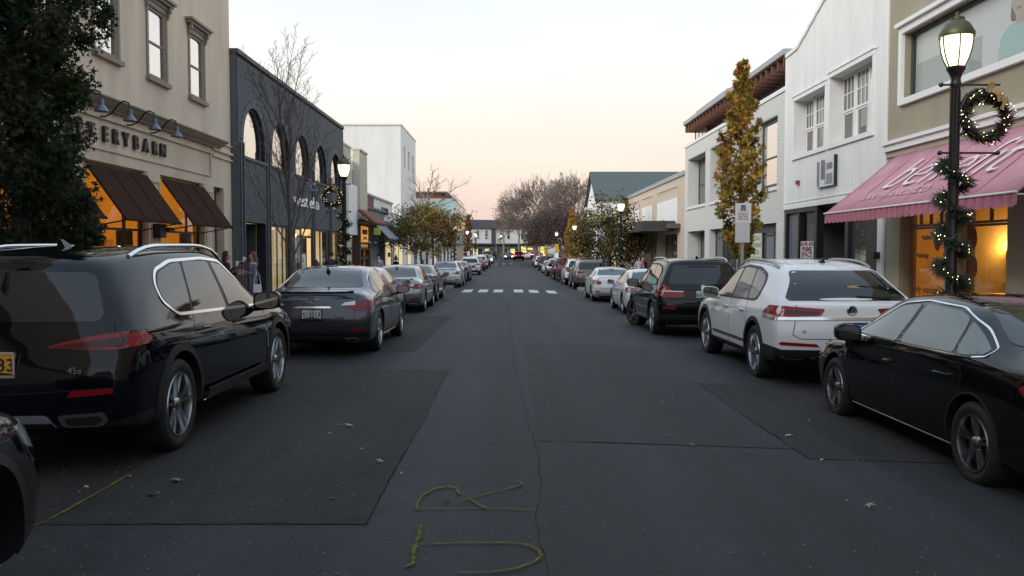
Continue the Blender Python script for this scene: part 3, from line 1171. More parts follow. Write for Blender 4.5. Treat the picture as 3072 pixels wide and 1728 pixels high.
# the near end wall: header bricks in the return
mb = MB(O)
for j in range(118):
    v = -.4 + j * .0677
    mb.box(XW - .19, XW - .008, 25.255, 25.275, v, v + .057)
mb.build('return_brickwork', M_DKGREY, we, kind='stuff')
for c in AC:
    # soldier ring round the arch
    ring = MB(O)
    sp = A_TOP - AW / 2
    n = 30
    for i in range(n):
        a0, a1 = PI * i / n + .006, PI * (i + 1) / n - .006
        P = []
        for d in (.018, -.01):
            for rr, aa in ((AW / 2, a0), (AW / 2 + .215, a0), (AW / 2 + .215, a1), (AW / 2, a1)):
                P.append(FW(c + rr * math.cos(aa), sp + rr * math.sin(aa), d))
        ring.faces(P, [(0, 1, 2, 3), (0, 4, 5, 1), (1, 5, 6, 2), (2, 6, 7, 3), (3, 7, 4, 0)])
    for s in (-1, 1):
        for j in range(int((sp - A_SILL) / .0677)):
            v = A_SILL + j * .0677
            fbox(ring, FW, c + s * AW / 2, c + s * (AW / 2 + .215), v, v + .056, -.005, .018)
    ring.build('arch_ring', M_DKGREY, we)
    part('arch_sill', M_DKGREY, we, FW, (c - AW / 2 - .1, c + AW / 2 + .1, A_SILL - .09, A_SILL - .002, .0, .07))
    # window in the arch
    pl = arch(c, AW - .02, A_SILL + .005, A_TOP - .01)
    fr = MB(O)
    inn = arch(c, AW - .11, A_SILL + .06, A_TOP - .055)
    fr.sheet(pl, [inn], FW, -.115, .035)
    f = fr.build('arched_window', M_DKPAINT, we)
    g = MB(O)
    g.prism(inn, FW, -.15, -.14)
    g.build('pane', M_SKYGLASS, f)
# slender pilaster pairs between the bays
for u in (25.55, 28.32, 31.5, 34.75, 38.05):
    if u < 30 or u > 34:
        for du in (-.14, .14):
            part('pilaster', M_DKPAINT, we, FW, (u + du - .04, u + du + .04, -.4, 4.9, -.02, .07))
part('pilaster', M_DKPAINT, we, FW, (34.55, 34.95, -.4, 3.2, -.05, .03))
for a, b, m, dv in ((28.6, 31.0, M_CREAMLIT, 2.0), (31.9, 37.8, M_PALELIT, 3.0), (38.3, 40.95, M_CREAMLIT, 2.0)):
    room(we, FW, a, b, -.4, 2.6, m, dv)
window(we, FW, 28.64, 30.96, -.1, 2.51, -.055, M_DKPAINT, M_PANE, (29.6, 30.3), 1, .05, .015, name='shop_window')
part('drape', M_CREAMLIT, we, FW, (28.70, 30.9, -.04, 2.45, -.16, -.12))
part('drape', M_CREAMLIT, we, FW, (38.45, 39.5, -.04, 2.45, -.16, -.12))
window(we, FW, 31.94, 33.0, -.1, 2.51, -.055, M_DKPAINT, M_PANE, 1, 1, .06, .03, name='shop_window')
window(we, FW, 35.0, 37.73, -.1, 2.51, -.055, M_DKPAINT, M_PANE, (36.3,), 1, .06, .03, name='shop_window')
window(we, FW, 38.38, 40.88, -.1, 2.51, -.055, M_DKPAINT, M_PANE, (39.6,), 1, .06, .03, name='shop_window')
part('door', mat('door_dark', (0.02, 0.022, 0.025), rough=0.4), we, FW, (33.02, 34.5, -.5, 2.15, -.26, -.20))
part('door_transom', M_DKPAINT, we, FW, (33.02, 34.98, 2.16, 2.24, -.26, -.12))
part('entrance_back', mat('door_dark', (0.02, 0.022, 0.025)), we, FW, (25.85, 28.05, -.6, 2.6, -.85, -.8))
part('entrance_jamb', M_DKPAINT, we, FW, (25.88, 26.0, -.6, 2.53, -.8, -.3), (27.9, 27.99, -.6, 2.53, -.8, -.3))
part('entrance_door', mat('door_grey', (0.05, 0.055, 0.06), rough=0.45), we, FW, (26.2, 27.7, -.6, 2.1, -.8, -.76))
for u, w in ((29.2, .5), (35.7, .7), (36.8, .5)):
    part('shop_display', mat('glowing_display', (0.3, 0.16, 0.06), emit=(1, .5, .15), estr=.12), we, FW, (u, u + w, -.4, .9 + w * .6, -1.5, -1.1))  # wood stands with the room's warm light as their own glow
for u in (29.1, 30.3, 35.6, 36.6, 39.2):
    mb = MB(O)
    mb.ball(FW(u, 2.3, -1.2), .07, 8)
    mb.build('glow_ball', M_LAMPLIT, we, smooth=True)
# poster by the door, lettering on the wall
ps = part('window_poster', M_LIME, we, FW, (33.2, 34.25, .72, 1.52, -.195, -.18))
part('poster_sheet', M_POSTER, ps, FW, (33.27, 34.18, .77, 1.47, -.18, -.176), O=O)
mb = MB(O)
mb.ball(FW(33.72, 1.32, -.176), .07, 10, (.05, 1, 1.1))
mb.box(XW - .177, XW - .172, 33.66, 33.85, 1.18, 1.24)
mb.build('poster_emblem', M_INK, ps)
for i in range(3):
    part('poster_text_line', M_GREYM, ps, FW, (33.40, 34.05, 1.05 - i * .07, 1.07 - i * .07, -.176, -.173), O=O)
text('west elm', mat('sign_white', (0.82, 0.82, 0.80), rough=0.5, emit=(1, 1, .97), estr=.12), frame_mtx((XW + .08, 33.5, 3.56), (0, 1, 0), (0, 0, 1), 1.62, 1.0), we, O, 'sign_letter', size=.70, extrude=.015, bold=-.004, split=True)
part('security_camera', M_GREYM, we, FW, (34.2, 34.4, 4.05, 4.13, .02, .28), (34.27, 34.33, 4.1, 4.3, 0, .06))
part('sign_floodlight', M_GREYM, we, FW, (33.0, 33.1, 4.28, 4.31, .0, .4), (33.0, 33.16, 4.2, 4.31, .4, .5))

# ---- cream brick building with the timber café front
FB = FX(-8.3, 1)
cb = bld('cream_brick_building', 'narrow cream brick building with tall piers beside the dark brick store', 'building', -8.3, 44)
O = cb.location
part('wall', M_WTRIM, cb, FB, (41.3, 48.7, -1, 6.5, -.5, -.25))
volume(cb, FB, 41.3, 48.7, 6.5, 10, M_CREAM, front=.5)
for a, b, h in ((41.35, 43.6, 6.85), (46.2, 48.6, 7.1)):
    part('pier', M_CREAMM, cb, FB, (a, b, -1, h, -.24, .1))
    part('pier_cap', M_CREAM, cb, FB, (a - .05, b + .05, h, h + .1, -.3, .16))
    bricks(cb, FB, a, b, -.6, h - .02, lambda u, v, p, q: True, M_CREAM, d0=.1, bl=.30, bh=.135, gap=.016, proud=.02, n_single=150, key=lambda q: abs(q[2] - 5))
    mb = MB(O)
    for j in range(int((h + .6) / .135)):
        mb.box(-8.55, -8.19, a - .02, a - .002, -.6 + j * .135, -.6 + j * .135 + .119)
    mb.build('return_brickwork', M_CREAM, cb, kind='stuff')
part('white_fascia', M_WTRIM, cb, FB, (42.0, 44.4, 2.45, 5.0, .14, .3))
part('downpipe', M_GREYM, cb, FB, (45.6, 45.68, -1, 6.0, -.2, -.1))
FC = FX(-7.9, 1)
cf = bld('cafe_front', 'small timber cafe front with orange lit sign under a clay tile roof', 'building', -7.9, 46)
O = cf.location
part('timber_front', M_TIMBER, cf, FC, (44.5, 44.8, -1, 3.3, -.4, 0), (47.6, 47.9, -1, 3.3, -.4, 0), (44.8, 47.6, 3.0, 3.3, -.4, 0), (44.8, 47.6, 1.68, 1.80, -.4, 0), (46.1, 46.3, -1, 1.68, -.3, -.1), (44.8, 47.6, 1.15, 1.3, -.35, -.05), (44.8, 47.6, 2.0, 2.06, -.35, -.03))
mb = MB(O)
for j in range(4):
    for i in range(14):
        u = 44.3 + i * .27
        a, b = FC(u, 3.75 - j * .17, .0 + j * .2), FC(u + .25, 3.6 - j * .17, .22 + j * .2)
        mb.tube([a, b], .1, 6)
for k in range(1):
    mb.build('tile_roof', M_TILE, cf)
part('roof_board', M_TIMBER, cf, FC, (44.25, 48.1, 3.05, 3.16, -.4, .75))
sg = part('lit_sign', mat('lit_sign_orange', (0.7, 0.3, 0.05), emit=(1, .42, .06), estr=.42), cf, FC, (44.95, 47.4, 2.1, 2.95, -.2, -.05))
part('sign_board', M_TIMBER, sg, FC, (45.5, 46.9, 2.52, 2.78, -.05, -.01), (45.8, 46.6, 2.28, 2.38, -.05, -.01), O=O)
for u in (45.2, 47.2):
    mb = MB(O)
    mb.tube([FC(u, 2.2, -.02), FC(u, 2.25, .3), FC(u, 2.12, .38)], .014, 6)
    a_ = mb.build('sign_lamp_arm', M_BLACKM, cf)
    mb = MB(O)
    mb.lathe([(.02, .06), (.10, -.02), (.0, .0)], 10, FC(u, 2.08, .38))
    mb.build('lamp_shade', M_GREYM, a_)
part('fascia_panel', mat('lit_orange_panel', (0.6, 0.25, 0.06), emit=(1, .40, .07), estr=.18), cf, FC, (44.95, 47.4, 1.82, 1.98, -.2, -.08))
part('door_light', M_AMBER2, cf, FC, (44.82, 46.08, -.5, 1.12, -.32, -.28), (46.32, 47.58, -.5, 1.12, -.32, -.28))
part('upper_light', mat('timber_lit', (0.3, 0.08, 0.02), emit=(1, .25, .03), estr=.12), cf, FC, (44.82, 47.58, 1.32, 1.66, -.3, -.26))

# ---- blue-grey shop and its neighbour
sh = bld('awning_shop', 'blue grey shop with sloping grey awning and white upper wall', 'building', -8.3, 50)
O = sh.location
part('wall', M_WTRIM, sh, FB, (48.75, 59.6, 3.6, 4.85, -.4, -.02))
part('brick_panel', mat('red_brick', (0.22, 0.09, 0.07), rough=.85, noise=.25, nscale=6), sh, FB, (48.8, 51.6, 4.2, 4.82, -.3, .0))
part('coping', M_GREYM, sh, FB, (48.7, 59.7, 4.86, 4.98, -.45, .08))
part('shopfront', M_BLUEGREY, sh, FB, (48.75, 53.4, -1, 3.6, -.4, .0), (55.9, 59.6, -1, 3.6, -.4, 0.0))
part('shop_cornice', M_BLUEGREY, sh, FB, (48.8, 53.3, 3.3, 4.0, 0.0, .35), (48.7, 53.4, 4.0, 4.12, 0, .5))
part('lit_shop_window', M_PALELIT, sh, FB, (56.3, 58.6, -.3, 2.2, .001, .02))
part('shop_door_recess', M_GREYM, sh, FB, (53.45, 55.8, -1, 3.6, -.6, -.5))
volume(sh, FB, 48.75, 59.6, 4.7, 10, M_WTRIM, front=.45)
for a, b, m in ((49.2, 53.6, mat('awning_grey', (0.25, 0.25, 0.27), rough=.8)), (54.2, 58.0, mat('awning_navy', (0.04, 0.045, 0.08), rough=.8))):
    mb = MB(O)
    mb.prism([(.02, 3.6), (1.3, 2.35), (1.32, 2.35), (1.3, 2.3), (.02, 3.53)], lambda q, v, d: FB(d, v, q), a, b)
    aw = mb.build('awning', m, sh)
    mb = MB(O)
    for u in (a + .05, b - .05):
        mb.tube([FB(u, 2.33, 1.3), FB(u, 1.75, .0)], .02, 6)
    mb.build('awning_arm', M_BLACKM, aw)
for i, ch in enumerate('RAN'):
    text(ch, M_INK, frame_mtx((-8.27, 55.0 + i * 1.0, 4.2), (0, 1, 0), (0, 0, 1), 1.3, 1), sh, O, 'sign_letter', size=.62, extrude=.03, bold=.02)
part('shop_light', M_BLACKM, sh, FB, (57.2, 57.6, 1.2, 1.5, .0, .15))
part('hanging_sign', M_LIME, sh, FB, (49.0, 49.6, 2.55, 2.95, .4, .75))

wb = bld('white_block', 'tall plain white block with three slit windows rising behind the low shops', 'building', -8.3, 66)
O = wb.location
mb = MB(O)
slits = [rect(u, u + .75, 8.15 - k * .03, 9.75 - k * .03) for k, u in enumerate((66.4, 69.3, 72.2))]
mb.sheet(rect(64.6, 74.6, -1.5, 11.15), slits, FB, 0, .4)
mb.build('wall', M_WHITE, wb)
part('window_back', M_DARKIN, wb, FB, (66, 73.4, 8, 10, -.5, -.42))
volume(wb, FB, 64.6, 74.6, 11.15, 16, M_WHITE, v0=-1.5, front=.45)
mb = MB(O)
mb.box(-24.4, -8.31, 64.585, 64.62, 4, 11.14)
mb.build('end_wall', M_WHITE, wb)
part('parapet', M_WTRIM, wb, FB, (64.5, 74.7, 11.15, 11.27, -16.1, .05))
ls = bld('low_white_shop', 'low white shop with pale lit windows hidden behind the yellowing tree', 'building', -8.3, 60)
O = ls.location
part('wall', M_WTRIM, ls, FB, (59.7, 64.5, -1, 4.3, -.4, 0), (64.7, 92, -1, 3.9, -.4, .02))
volume(ls, FB, 59.7, 64.5, 4.2, 8, M_WTRIM, front=.42)
for u in (60.2, 62.6, 68, 73, 78, 83):
    w = part('shop_window', M_BLACKM, ls, FB, (u - .1, u + 2.0, -.5, 2.2, .02, .05))
    part('pane', M_PALELIT if u < 70 else M_WGLASS, w, FB, (u, u + 1.9, -.4, 2.1, .05, .07), O=O)

# ---- far left: modern block with turquoise glass
mo = bld('modern_block', 'distant modern block with turquoise glass bands and beige panels', 'building', -8.3, 126)
O = mo.location
part('wall', mat('beige_panel', (0.55, 0.45, 0.32), rough=.7), mo, FB, (124, 160, -1, 9.2, -22, 0))
part('end_wall', mat('warm_grey_panel', (0.36, 0.34, 0.32), rough=.7), mo, FB, (123.8, 123.99, 2, 9.2, -22, -.1))
for v in (2.6, 7.0):
    part('glass_band', M_TEAL, mo, FB, (123.7, 160.2, v, v + 1.7, .0, .25), (123.6, 123.79, v, v + 1.7, -8, .2))
for u in (128, 134, 140, 146, 152):
    w = part('window', M_WTRIM, mo, FB, (u, u + 3, 4.6, 6.7, .0, .06))
    part('pane', M_PALELIT, w, FB, (u + .2, u + 2.8, 4.8, 6.5, .06, .09), O=O)
part('roof_house', mat('red_brown_clad', (0.20, 0.10, 0.08), rough=.8), mo, FB, (126, 150, 9.21, 10.2, -12, -2))
part('roof_slab', M_GREYM, mo, FB, (125, 151, 10.21, 10.35, -13, -1))
mb = MB(O)
for i in range(14):
    u = 124.5 + i * 2.5
    mb.bar(FB(u, 9.2, -.2), FB(u, 10.0, -.2), .05)
mb.bar(FB(124.5, 10.0, -.2), FB(157, 10.0, -.2), .06)
mb.build('roof_railing', M_GREYM, mo)
lw = bld('white_gallery', 'low white painted gallery wall past the modern block lamps', 'building', -8.3, 95)
O = lw.location
part('wall', M_WHITE, lw, FB, (93, 123, -1, 3.8, -8, .1))
for u in (95, 98, 104, 110, 116):
    w = part('shop_window', M_GREYM, lw, FB, (u, u + 2.2, -.6, 1.9, .1, .14))
    part('pane', M_WGLASS, w, FB, (u + .1, u + 2.1, -.5, 1.8, .14, .16), O=O)

# ---- head of the street: white gabled row closing the view
def rot_frame(px, py, ang):
    c, s = math.cos(ang), math.sin(ang)
    return lambda u, v, d: (px + u * c + d * s, py + u * s - d * c, v)


class Rot:
    def __init__(s, root):
        s.root = root

    def part(s, name, m, *boxes, parent=None):
        mb = MB()
        for (u0, u1, v0, v1, d0, d1) in boxes:
            mb.box(u0, u1, -d1, -d0, v0, v1)
        return mb.build(name, m, parent or s.root)


row = thing('white_row', 'white two storey row with dark roof closing the far end of the street', 'building', (-9.0, 188, 0.0), R(22))
rr = Rot(row)
rr.part('wall', M_WTRIM, (0, 19, -1, 6.6, -9, 0))
mb = MB()
mb.prism([(-.4, 6.5), (4.5, 8.6), (9.4, 6.5), (9.2, 6.4), (-.2, 6.4)], lambda a, b, d: (d, a, b), -.3, 19.3)
mb.build('roof', mat('roof_dark', (0.035, 0.035, 0.04), rough=.8), row)
rr.part('gable', mat('gable_grey', (0.42, 0.42, 0.44), rough=.7), (-3.2, -.05, -1, 8.6, -8, -.3))
rr.part('fascia', M_DKPAINT, (-.1, 19.1, 2.9, 3.15, 0, .9))
for i, u in enumerate((1.6, 3.7, 7.2, 9.0, 12.4, 14.3, 16.6)):
    w = rr.part('window', M_WTRIM, (u - .12, u + .72, 4.0, 6.2, 0, .05))
    rr.part('pane', M_WGLASS, (u, u + .6, 4.15, 6.05, .05, .07), parent=w)
rr.part('bay', M_DKPAINT, (5.2, 6.2, 3.2, 6.4, 0, .12))
for i, u in enumerate((.6, 3.4, 6.6, 9.6)):
    w = rr.part('shop_window', M_DKPAINT, (u, u + 2.4, -.4, 2.5, 0, .06))
    rr.part('pane', mat('lit_yellow', (.7, .6, .2), emit=(1, .78, .25), estr=.75) if i != 2 else M_WGLASS, (u + .2, u + 1.3, -.3, 2.3, .06, .09), parent=w)
    mb = MB()
    mb.prism([(0, 2.85), (-1.1, 2.0), (-1.1, 1.94), (0, 2.75)], lambda a, b, d: (d, a, b), u - .1, u + 2.5)
    mb.build('awning', M_DKPAINT, w)
shop = rr.part('corner_shop', M_DKPAINT, (12.0, 19.0, -.6, 2.85, 0, .35))
for i in range(4):
    rr.part('transom_pane', mat('lit_yellow', (.7, .6, .2)), (12.3 + i * 1.6, 13.6 + i * 1.6, 1.75, 2.5, .35, .38), parent=shop)
    rr.part('shop_pane', mat('lit_yellow', (.7, .6, .2)) if i != 1 else mat('lit_dim', (.2, .06, .04), emit=(1, .35, .1), estr=.15), (12.3 + i * 1.6, 13.6 + i * 1.6, -.4, 1.6, .35, .38), parent=shop)
gh = thing('gabled_cottage', 'small white gabled house with red awning at the end of the street', 'building', (12.5, 206, .2), R(8))
g2 = Rot(gh)
g2.part('wall', M_WTRIM, (-1, 8, -1, 5.2, -8, 0))
mb = MB()
mb.prism([(-1.3, 5.0), (3.5, 8.4), (8.3, 5.0), (8.1, 4.9), (3.5, 8.1), (-1.1, 4.9)], lambda a, b, d: (a, d, b), -.4, 8)
mb.prism([(-.9, 5.0), (3.5, 8.1), (7.9, 5.0)], lambda a, b, d: (a, d, b), 0, .1)
mb.build('roof', mat('gable_green', (0.36, 0.43, 0.42), rough=.7), gh)
mb = MB()
mb.prism([(0, 4.4), (-2.4, 2.4), (-2.4, 2.3), (0, 4.2)], lambda a, b, d: (d, a, b), .4, 5.2)
mb.build('awning', mat('awning_crimson', (0.45, 0.02, 0.06), rough=.8), gh)
g2.part('shop_window', M_WGLASS, (.5, 3.0, -.2, 2.2, 0, .06), (3.6, 6, -.2, 2.2, 0, .06))

# ---- right side -----------------------------------------------------
tn = bld('olive_stucco_store', 'olive stucco store with pink awning and large poster window behind the lamp', 'building', XR, 16)
O = tn.location
TW = rect(11.2, 19.85, 5.18, 6.70)
SW = [(15.62, 17.20), (17.84, 19.64)]
mb = MB(O)
mb.sheet(rect(-24, 20.66, -.6, 9.6), [TW, rect(15.55, 17.22, -.1, 2.66), rect(17.80, 19.70, -.1, 2.66), rect(12.4, 14.9, -.1, 2.66)], FR, 0, .3)  # front lengthened out of view to darken what the cars reflect
mb.build('wall', M_TAN, tn)
volume(tn, FR, -24, 20.66, 9.6, 12, M_TAN, front=.32)
part('window_frame', M_WTRIM, tn, FR, (19.86, 20.02, 5.06, 6.9, 0, .08), (11.1, 19.86, 5.04, 5.18, 0, .10), (11.1, 19.86, 6.70, 6.86, 0, .08), (11.0, 20.08, 6.86, 6.95, 0, .16), (11.05, 11.2, 5.18, 6.7, 0, .08))
w = window(tn, FR, 11.25, 19.83, 5.2, 6.68, -.16, mat('mullion_dark', (.05, .06, .06)), M_PANE, (14.6, 17.95), 1, .06, .02, name='poster_window')
part('poster', mat('poster_white', (0.70, 0.72, 0.72), rough=.7), w, FR, (11.3, 19.75, 5.22, 6.66, -.26, -.22), O=O)
part('poster_shadow_panel', mat('poster_grey', (0.46, 0.50, 0.50), rough=.7), w, FR, (17.0, 19.70, 5.23, 5.95, -.218, -.214), O=O)  # plain grey field across the lower part of the poster


def poster_shape(name, pts, m, d):
    mb = MB(O)
    mb.prism(pts, FR, d, d + .003)
    return mb.build(name, m, w)


poster_shape('printed_hair', round_poly([(16.0, 6.64), (15.35, 6.64), (15.2, 6.1), (15.0, 5.5), (15.25, 5.42), (15.55, 5.9), (16.05, 5.95)], .1), mat('print_brown', (0.16, 0.115, 0.09)), -.216)
poster_shape('printed_top', round_poly([(16.45, 5.25), (16.35, 5.72), (16.05, 5.92), (15.5, 5.85), (15.35, 5.25)], .08), mat('print_teal', (0.42, 0.60, 0.60)), -.213)
poster_shape('printed_face', round_poly([(15.98, 6.62), (15.55, 6.62), (15.5, 6.25), (15.62, 6.05), (15.62, 5.88), (15.85, 5.86), (15.88, 6.05), (16.02, 6.25)], .07), mat('print_skin', (0.52, 0.43, 0.36)), -.210)
poster_shape('printed_arm', round_poly([(15.4, 5.9), (15.05, 5.55), (14.8, 5.25), (15.15, 5.25), (15.4, 5.6)], .06), mat('print_skin', (0.52, 0.43, 0.36)), -.211)
part('printed_lips', mat('print_lips', (0.45, 0.12, 0.12)), w, FR, (15.72, 15.84, 6.13, 6.17, -.206, -.204), O=O)
part('cornice', M_WTRIM, tn, FR, (6.2, 20.67, 4.19, 4.27, 0, .16), (6.2, 20.68, 4.04, 4.19, 0, .10))
part('frieze', M_TANL, tn, FR, (6.2, 20.65, 3.90, 4.04, 0, .03))
part('pilaster', M_TANL, tn, FR, (17.22, 17.80, -.5, 2.7, .0, .04), (19.72, 20.4, -.5, 3.8, .0, .10), (14.92, 15.53, -.5, 2.7, 0, .05))
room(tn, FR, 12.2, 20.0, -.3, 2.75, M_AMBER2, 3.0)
for a, b, nx in ((12.45, 14.88, (13.2, 14.0)), (15.6, 17.2, (16.4,)), (17.84, 19.66, (18.3, 18.75, 19.2))):
    window(tn, FR, a, b, 2.20, 2.64, -.14, mat('mauve_frame', (0.17, 0.12, 0.10)), M_PANE, nx, 1, .05, .04, name='transom')
    window(tn, FR, a, b, -.05, 2.19, -.14, mat('mauve_frame', (0.17, 0.12, 0.10)), M_PANE, 1, 1, .05, .04, name='shop_window')
for u, v in ((18.35, 1.88), (16.95, 1.9), (16.92, 1.32), (17.72, 1.45)):
    mb = MB(O)
    mb.ball(FR(u, v, -.10), .20, 16, (.02, .8, 1.15))
    mb.build('window_roundel', mat('roundel_brick', (0.30, 0.09, 0.03), rough=.6), tn)
for t_, u, v in (('+Indian', 18.9, 1.95), ('+tanning', 19.05, 1.55), ('body waxing', 18.95, .78)):
    text(t_, mat('decal_brown', (0.20, 0.06, 0.02)), frame_mtx((XR + .12, u, v), (0, -1, 0), (0, 0, 1)), tn, O, 'window_lettering', size=.16 if v > 1 else .24, extrude=.002, bold=.004)
part('partition', mat('glowing_partition', (.72, .50, .20), rough=.8, noise=.06, nscale=2, emit=(1, .5, .08), estr=.06), tn, FR, (17.30, 17.42, -.3, 2.74, -3.0, -.32))  # yellow wall with a faint glow put in besides the sconce light
mb = MB(O)
mb.ball(FR(18.7, 2.45, -1.7), .08, 10)
mb.build('glow_ball', M_SCONCE, tn, smooth=True)  # unseen lamp added to brighten the room behind the far window
sc = part('wall_sconce', M_BLACKM, tn, FR, (17.16, 17.30, 1.46, 1.66, -1.06, -.98))
mb = MB(O)
mb.lathe([(.05, 0), (.09, .08), (.10, .17), (.0, .17)], 12, FR(17.14, 1.66, -1.02))
mb.build('sconce_shade', M_SCONCE, sc)
part('wall_picture', mat('picture_grey', (.25, .22, .17)), tn, FR, (17.27, 17.295, 1.22, 1.56, -1.75, -1.35))
part('shop_counter', mat('glowing_counter', (.4, .2, .06), emit=(1, .4, .05), estr=.1), tn, FR, (16.5, 17.28, .9, 1.0, -2.6, -.9))  # wooden counter, warm light put in as a weak glow
for u, h, m in ((16.75, .22, M_POSTER), (16.9, .15, M_DKRED), (17.08, .2, M_TIMBER)):
    part('counter_item', m, tn, FR, (u, u + .12, 1.0, 1.0 + h, -1.3, -1.15))
# pink awning: cloth, scalloped valance, frame
AU0, AU1 = 12.5, 20.12
mb = MB(O)
nseg = 24
for i in range(nseg + 1):
    u = AU0 + (AU1 - AU0) * i / nseg
    for d, v in ((.05, 3.88), (.6, 3.42), (1.15, 2.97), (1.70, 2.53)):
        sag = (-.045 * math.sin(PI * ((i * 6 / nseg) % 1)) + .012 * math.sin(i * 1.7 + d * 3)) * math.sin(PI * (d / 1.7))
        mb.pt(FR(u, v + sag, d))
for i in range(nseg):
    for k in range(3):
        a = i * 4 + k
        mb.f.append([a, a + 1, a + 5, a + 4])
        mb.m.append(0)
aw = mb.build('awning', M_PINK, tn, smooth='all', fix=False)
so = aw.modifiers.new('thick', 'SOLIDIFY')
so.thickness = .012
mb = MB(O)
n = 150
for i in range(n + 1):
    u = AU0 + (AU1 - AU0) * i / n
    d = 1.70 + .025 * math.sin(i * 1.3)
    sc_ = abs(math.sin(PI * (u - AU0) / .24)) * .055
    mb.pt(FR(u, 2.53, 1.70))
    mb.pt(FR(u, 2.43, d))
    mb.pt(FR(u, 2.35 - sc_, d + .01))
for i in range(n):
    for k in range(2):
        a = i * 3 + k
        mb.f.append([a, a + 1, a + 4, a + 3])
        mb.m.append(0)
for k in range(1, 6):
    u_ = AU0 + (AU1 - AU0) * k / 6
    sm = MB(O)
    sm.bar(Vector(FR(u_, 3.89, .05)), Vector(FR(u_, 2.545, 1.70)), .02, .008)
    sm.build('awning_seam', M_PINKD, aw)
va = mb.build('valance', M_PINKD, aw, smooth='all', fix=False)
mb = MB(O)
mb.tube([FR(AU0, 2.535, 1.71), FR(AU1 + .04, 2.535, 1.71)], .018, 8)
for u in (AU0 + .03, AU1 - .03):
    mb.tube([FR(u, 3.86, .03), FR(u, 2.53, 1.69)], .015, 6)
    mb.tube([FR(u, 2.5, 1.69), FR(u, 2.45, .0)], .015, 6)
mb.build('awning_frame', M_WTRIM, aw)
adir = Vector((1.65, 0, 1.35)).normalized()
text('benefit', mat('awning_ink', (0.78, 0.72, 0.72), rough=.8), frame_mtx(FR(16.25, 3.27, .84), (0, -1, 0), adir, 1.28, 1.18), aw, O, 'awning_letter', size=1.25, extrude=.002, shear=.32, bold=-.02, split=True)
text('SAN FRANCISCO', mat('awning_ink2', (0.66, 0.45, 0.49), rough=.8), frame_mtx(FR(17.3, 2.83, 1.38), (0, -1, 0), adir, 1.3, 1.0), aw, O, 'awning_lettering', size=.30, extrude=.002)
mb = MB(O)
mb.prism([(.05, 3.88), (1.74, 2.50), (1.74, 2.20), (1.72, 2.20), (1.70, 2.46), (.05, 3.82)], lambda q, v, d: FR(d, v, q), 7.0, 12.2)
mb.build('awning', mat('awning_red_pink', (0.48, 0.08, 0.13), rough=.8), tn)

# ---- white board-fronted store
ws = bld('white_board_store', 'white vertical board store with curved parapet and for lease sign', 'building', XR, 24)
O = ws.location
PU = [20.70, 21.7, 22.3, 22.9, 23.5, 24.1, 24.5, 24.9, 25.4, 25.9, 26.6, 27.25, 28.34]
PV = [8.16, 8.20, 8.43, 8.67, 8.89, 9.08, 9.14, 9.08, 8.90, 8.70, 8.43, 8.20, 8.16]
WO = [(24.78, 27.46, 4.70, 6.46), (21.56, 24.42, 4.70, 6.60)]
mb = MB(O)
mb.sheet([(20.70, 3.05), (28.34, 3.05)] + [(u, v - .03) for u, v in zip(PU[::-1], PV[::-1])], [rect(*q) for q in WO], FR, -.012, .42)
mb.build('wall', M_WHITE, ws)
volume(ws, FR, 20.70, 28.34, 8.1, 12, M_WHITE, front=.44)
bw = (28.34 - 20.70) / 40
for i in range(40):
    a, b = 20.70 + i * bw + .0018, 20.70 + (i + 1) * bw - .0018
    c = (a + b) / 2
    iv = [(3.06, interp(PU, PV, c) - .10)]
    for (p, q, v0, v1) in WO:
        if b > p - .12 and a < q + .12:
            iv = [(3.06, v0 - .14), (v1 + .14, iv[0][1])]
    for v0, v1 in iv:
        m_ = MB(O)
        fbox(m_, FR, a, b, v0, v1, -.011, .003 + .0012 * math.sin(i * 2.3))
        m_.build('board', M_WHITE, ws)
mb = MB(O)
n = 48
cp = []
for i in range(n + 1):
    u = 20.68 + (28.36 - 20.68) * i / n
    cp.append((u, interp(PU, PV, u)))
for i in range(n):
    (a, va_), (b, vb_) = cp[i], cp[i + 1]
    mb.faces([FR(a, va_ - .12, -.44), FR(b, vb_ - .12, -.44), FR(b, vb_, -.44), FR(a, va_, -.44), FR(a, va_ - .12, .05), FR(b, vb_ - .12, .05), FR(b, vb_, .05), FR(a, va_, .05)],
             [(3, 2, 6, 7), (0, 1, 5, 4), (4, 5, 6, 7), (0, 1, 2, 3)])
mb.build('coping', M_WTRIM, ws, smooth=True)
part('corner_board', M_WTRIM, ws, FR, (20.67, 20.80, -.3, 8.0, -.01, .03), (28.24, 28.35, 3.0, 8.0, -.01, .03))
for (p, q, v0, v1) in WO:
    part('window_surround', M_WTRIM, ws, FR, (p - .13, q + .13, v0 - .13, v0, -.01, .06), (p - .13, q + .13, v1, v1 + .13, -.01, .04), (p - .13, p, v0, v1, -.01, .03), (q, q + .13, v0, v1, -.01, .03), (p - .16, q + .16, v1 + .13, v1 + .17, -.01, .07))
    wd = (q - p) / 3
    for k in range(3):
        a, b = p + k * wd + .03, p + (k + 1) * wd - .03
        vm = v0 + (v1 - v0) * .46
        w = window(ws, FR, a, b, vm, v1 - .01, -.36, M_WTRIM, M_WGLASS, 3, 2, .06, .028, name='upper_sash')
        w = window(ws, FR, a, b, v0 + .01, vm - .002, -.39, M_WTRIM, M_WGLASS, 1, 1, .06, .03, name='lower_sash')
        part('curtain', mat('curtain_grey', (.42, .42, .38)), w, FR, (a + .12, a + .3, v0 + .08, vm - .08, -.392, -.388), O=O)
    part('mullion', M_WTRIM, ws, FR, *[(p + k * wd - .03, p + k * wd + .03, v0, v1, -.42, -.30) for k in (1, 2)])
part('water_table', M_WTRIM, ws, FR, (20.8, 28.24, 3.0, 3.12, -.02, .05), (20.8, 28.24, 3.20, 3.23, .0, .03))
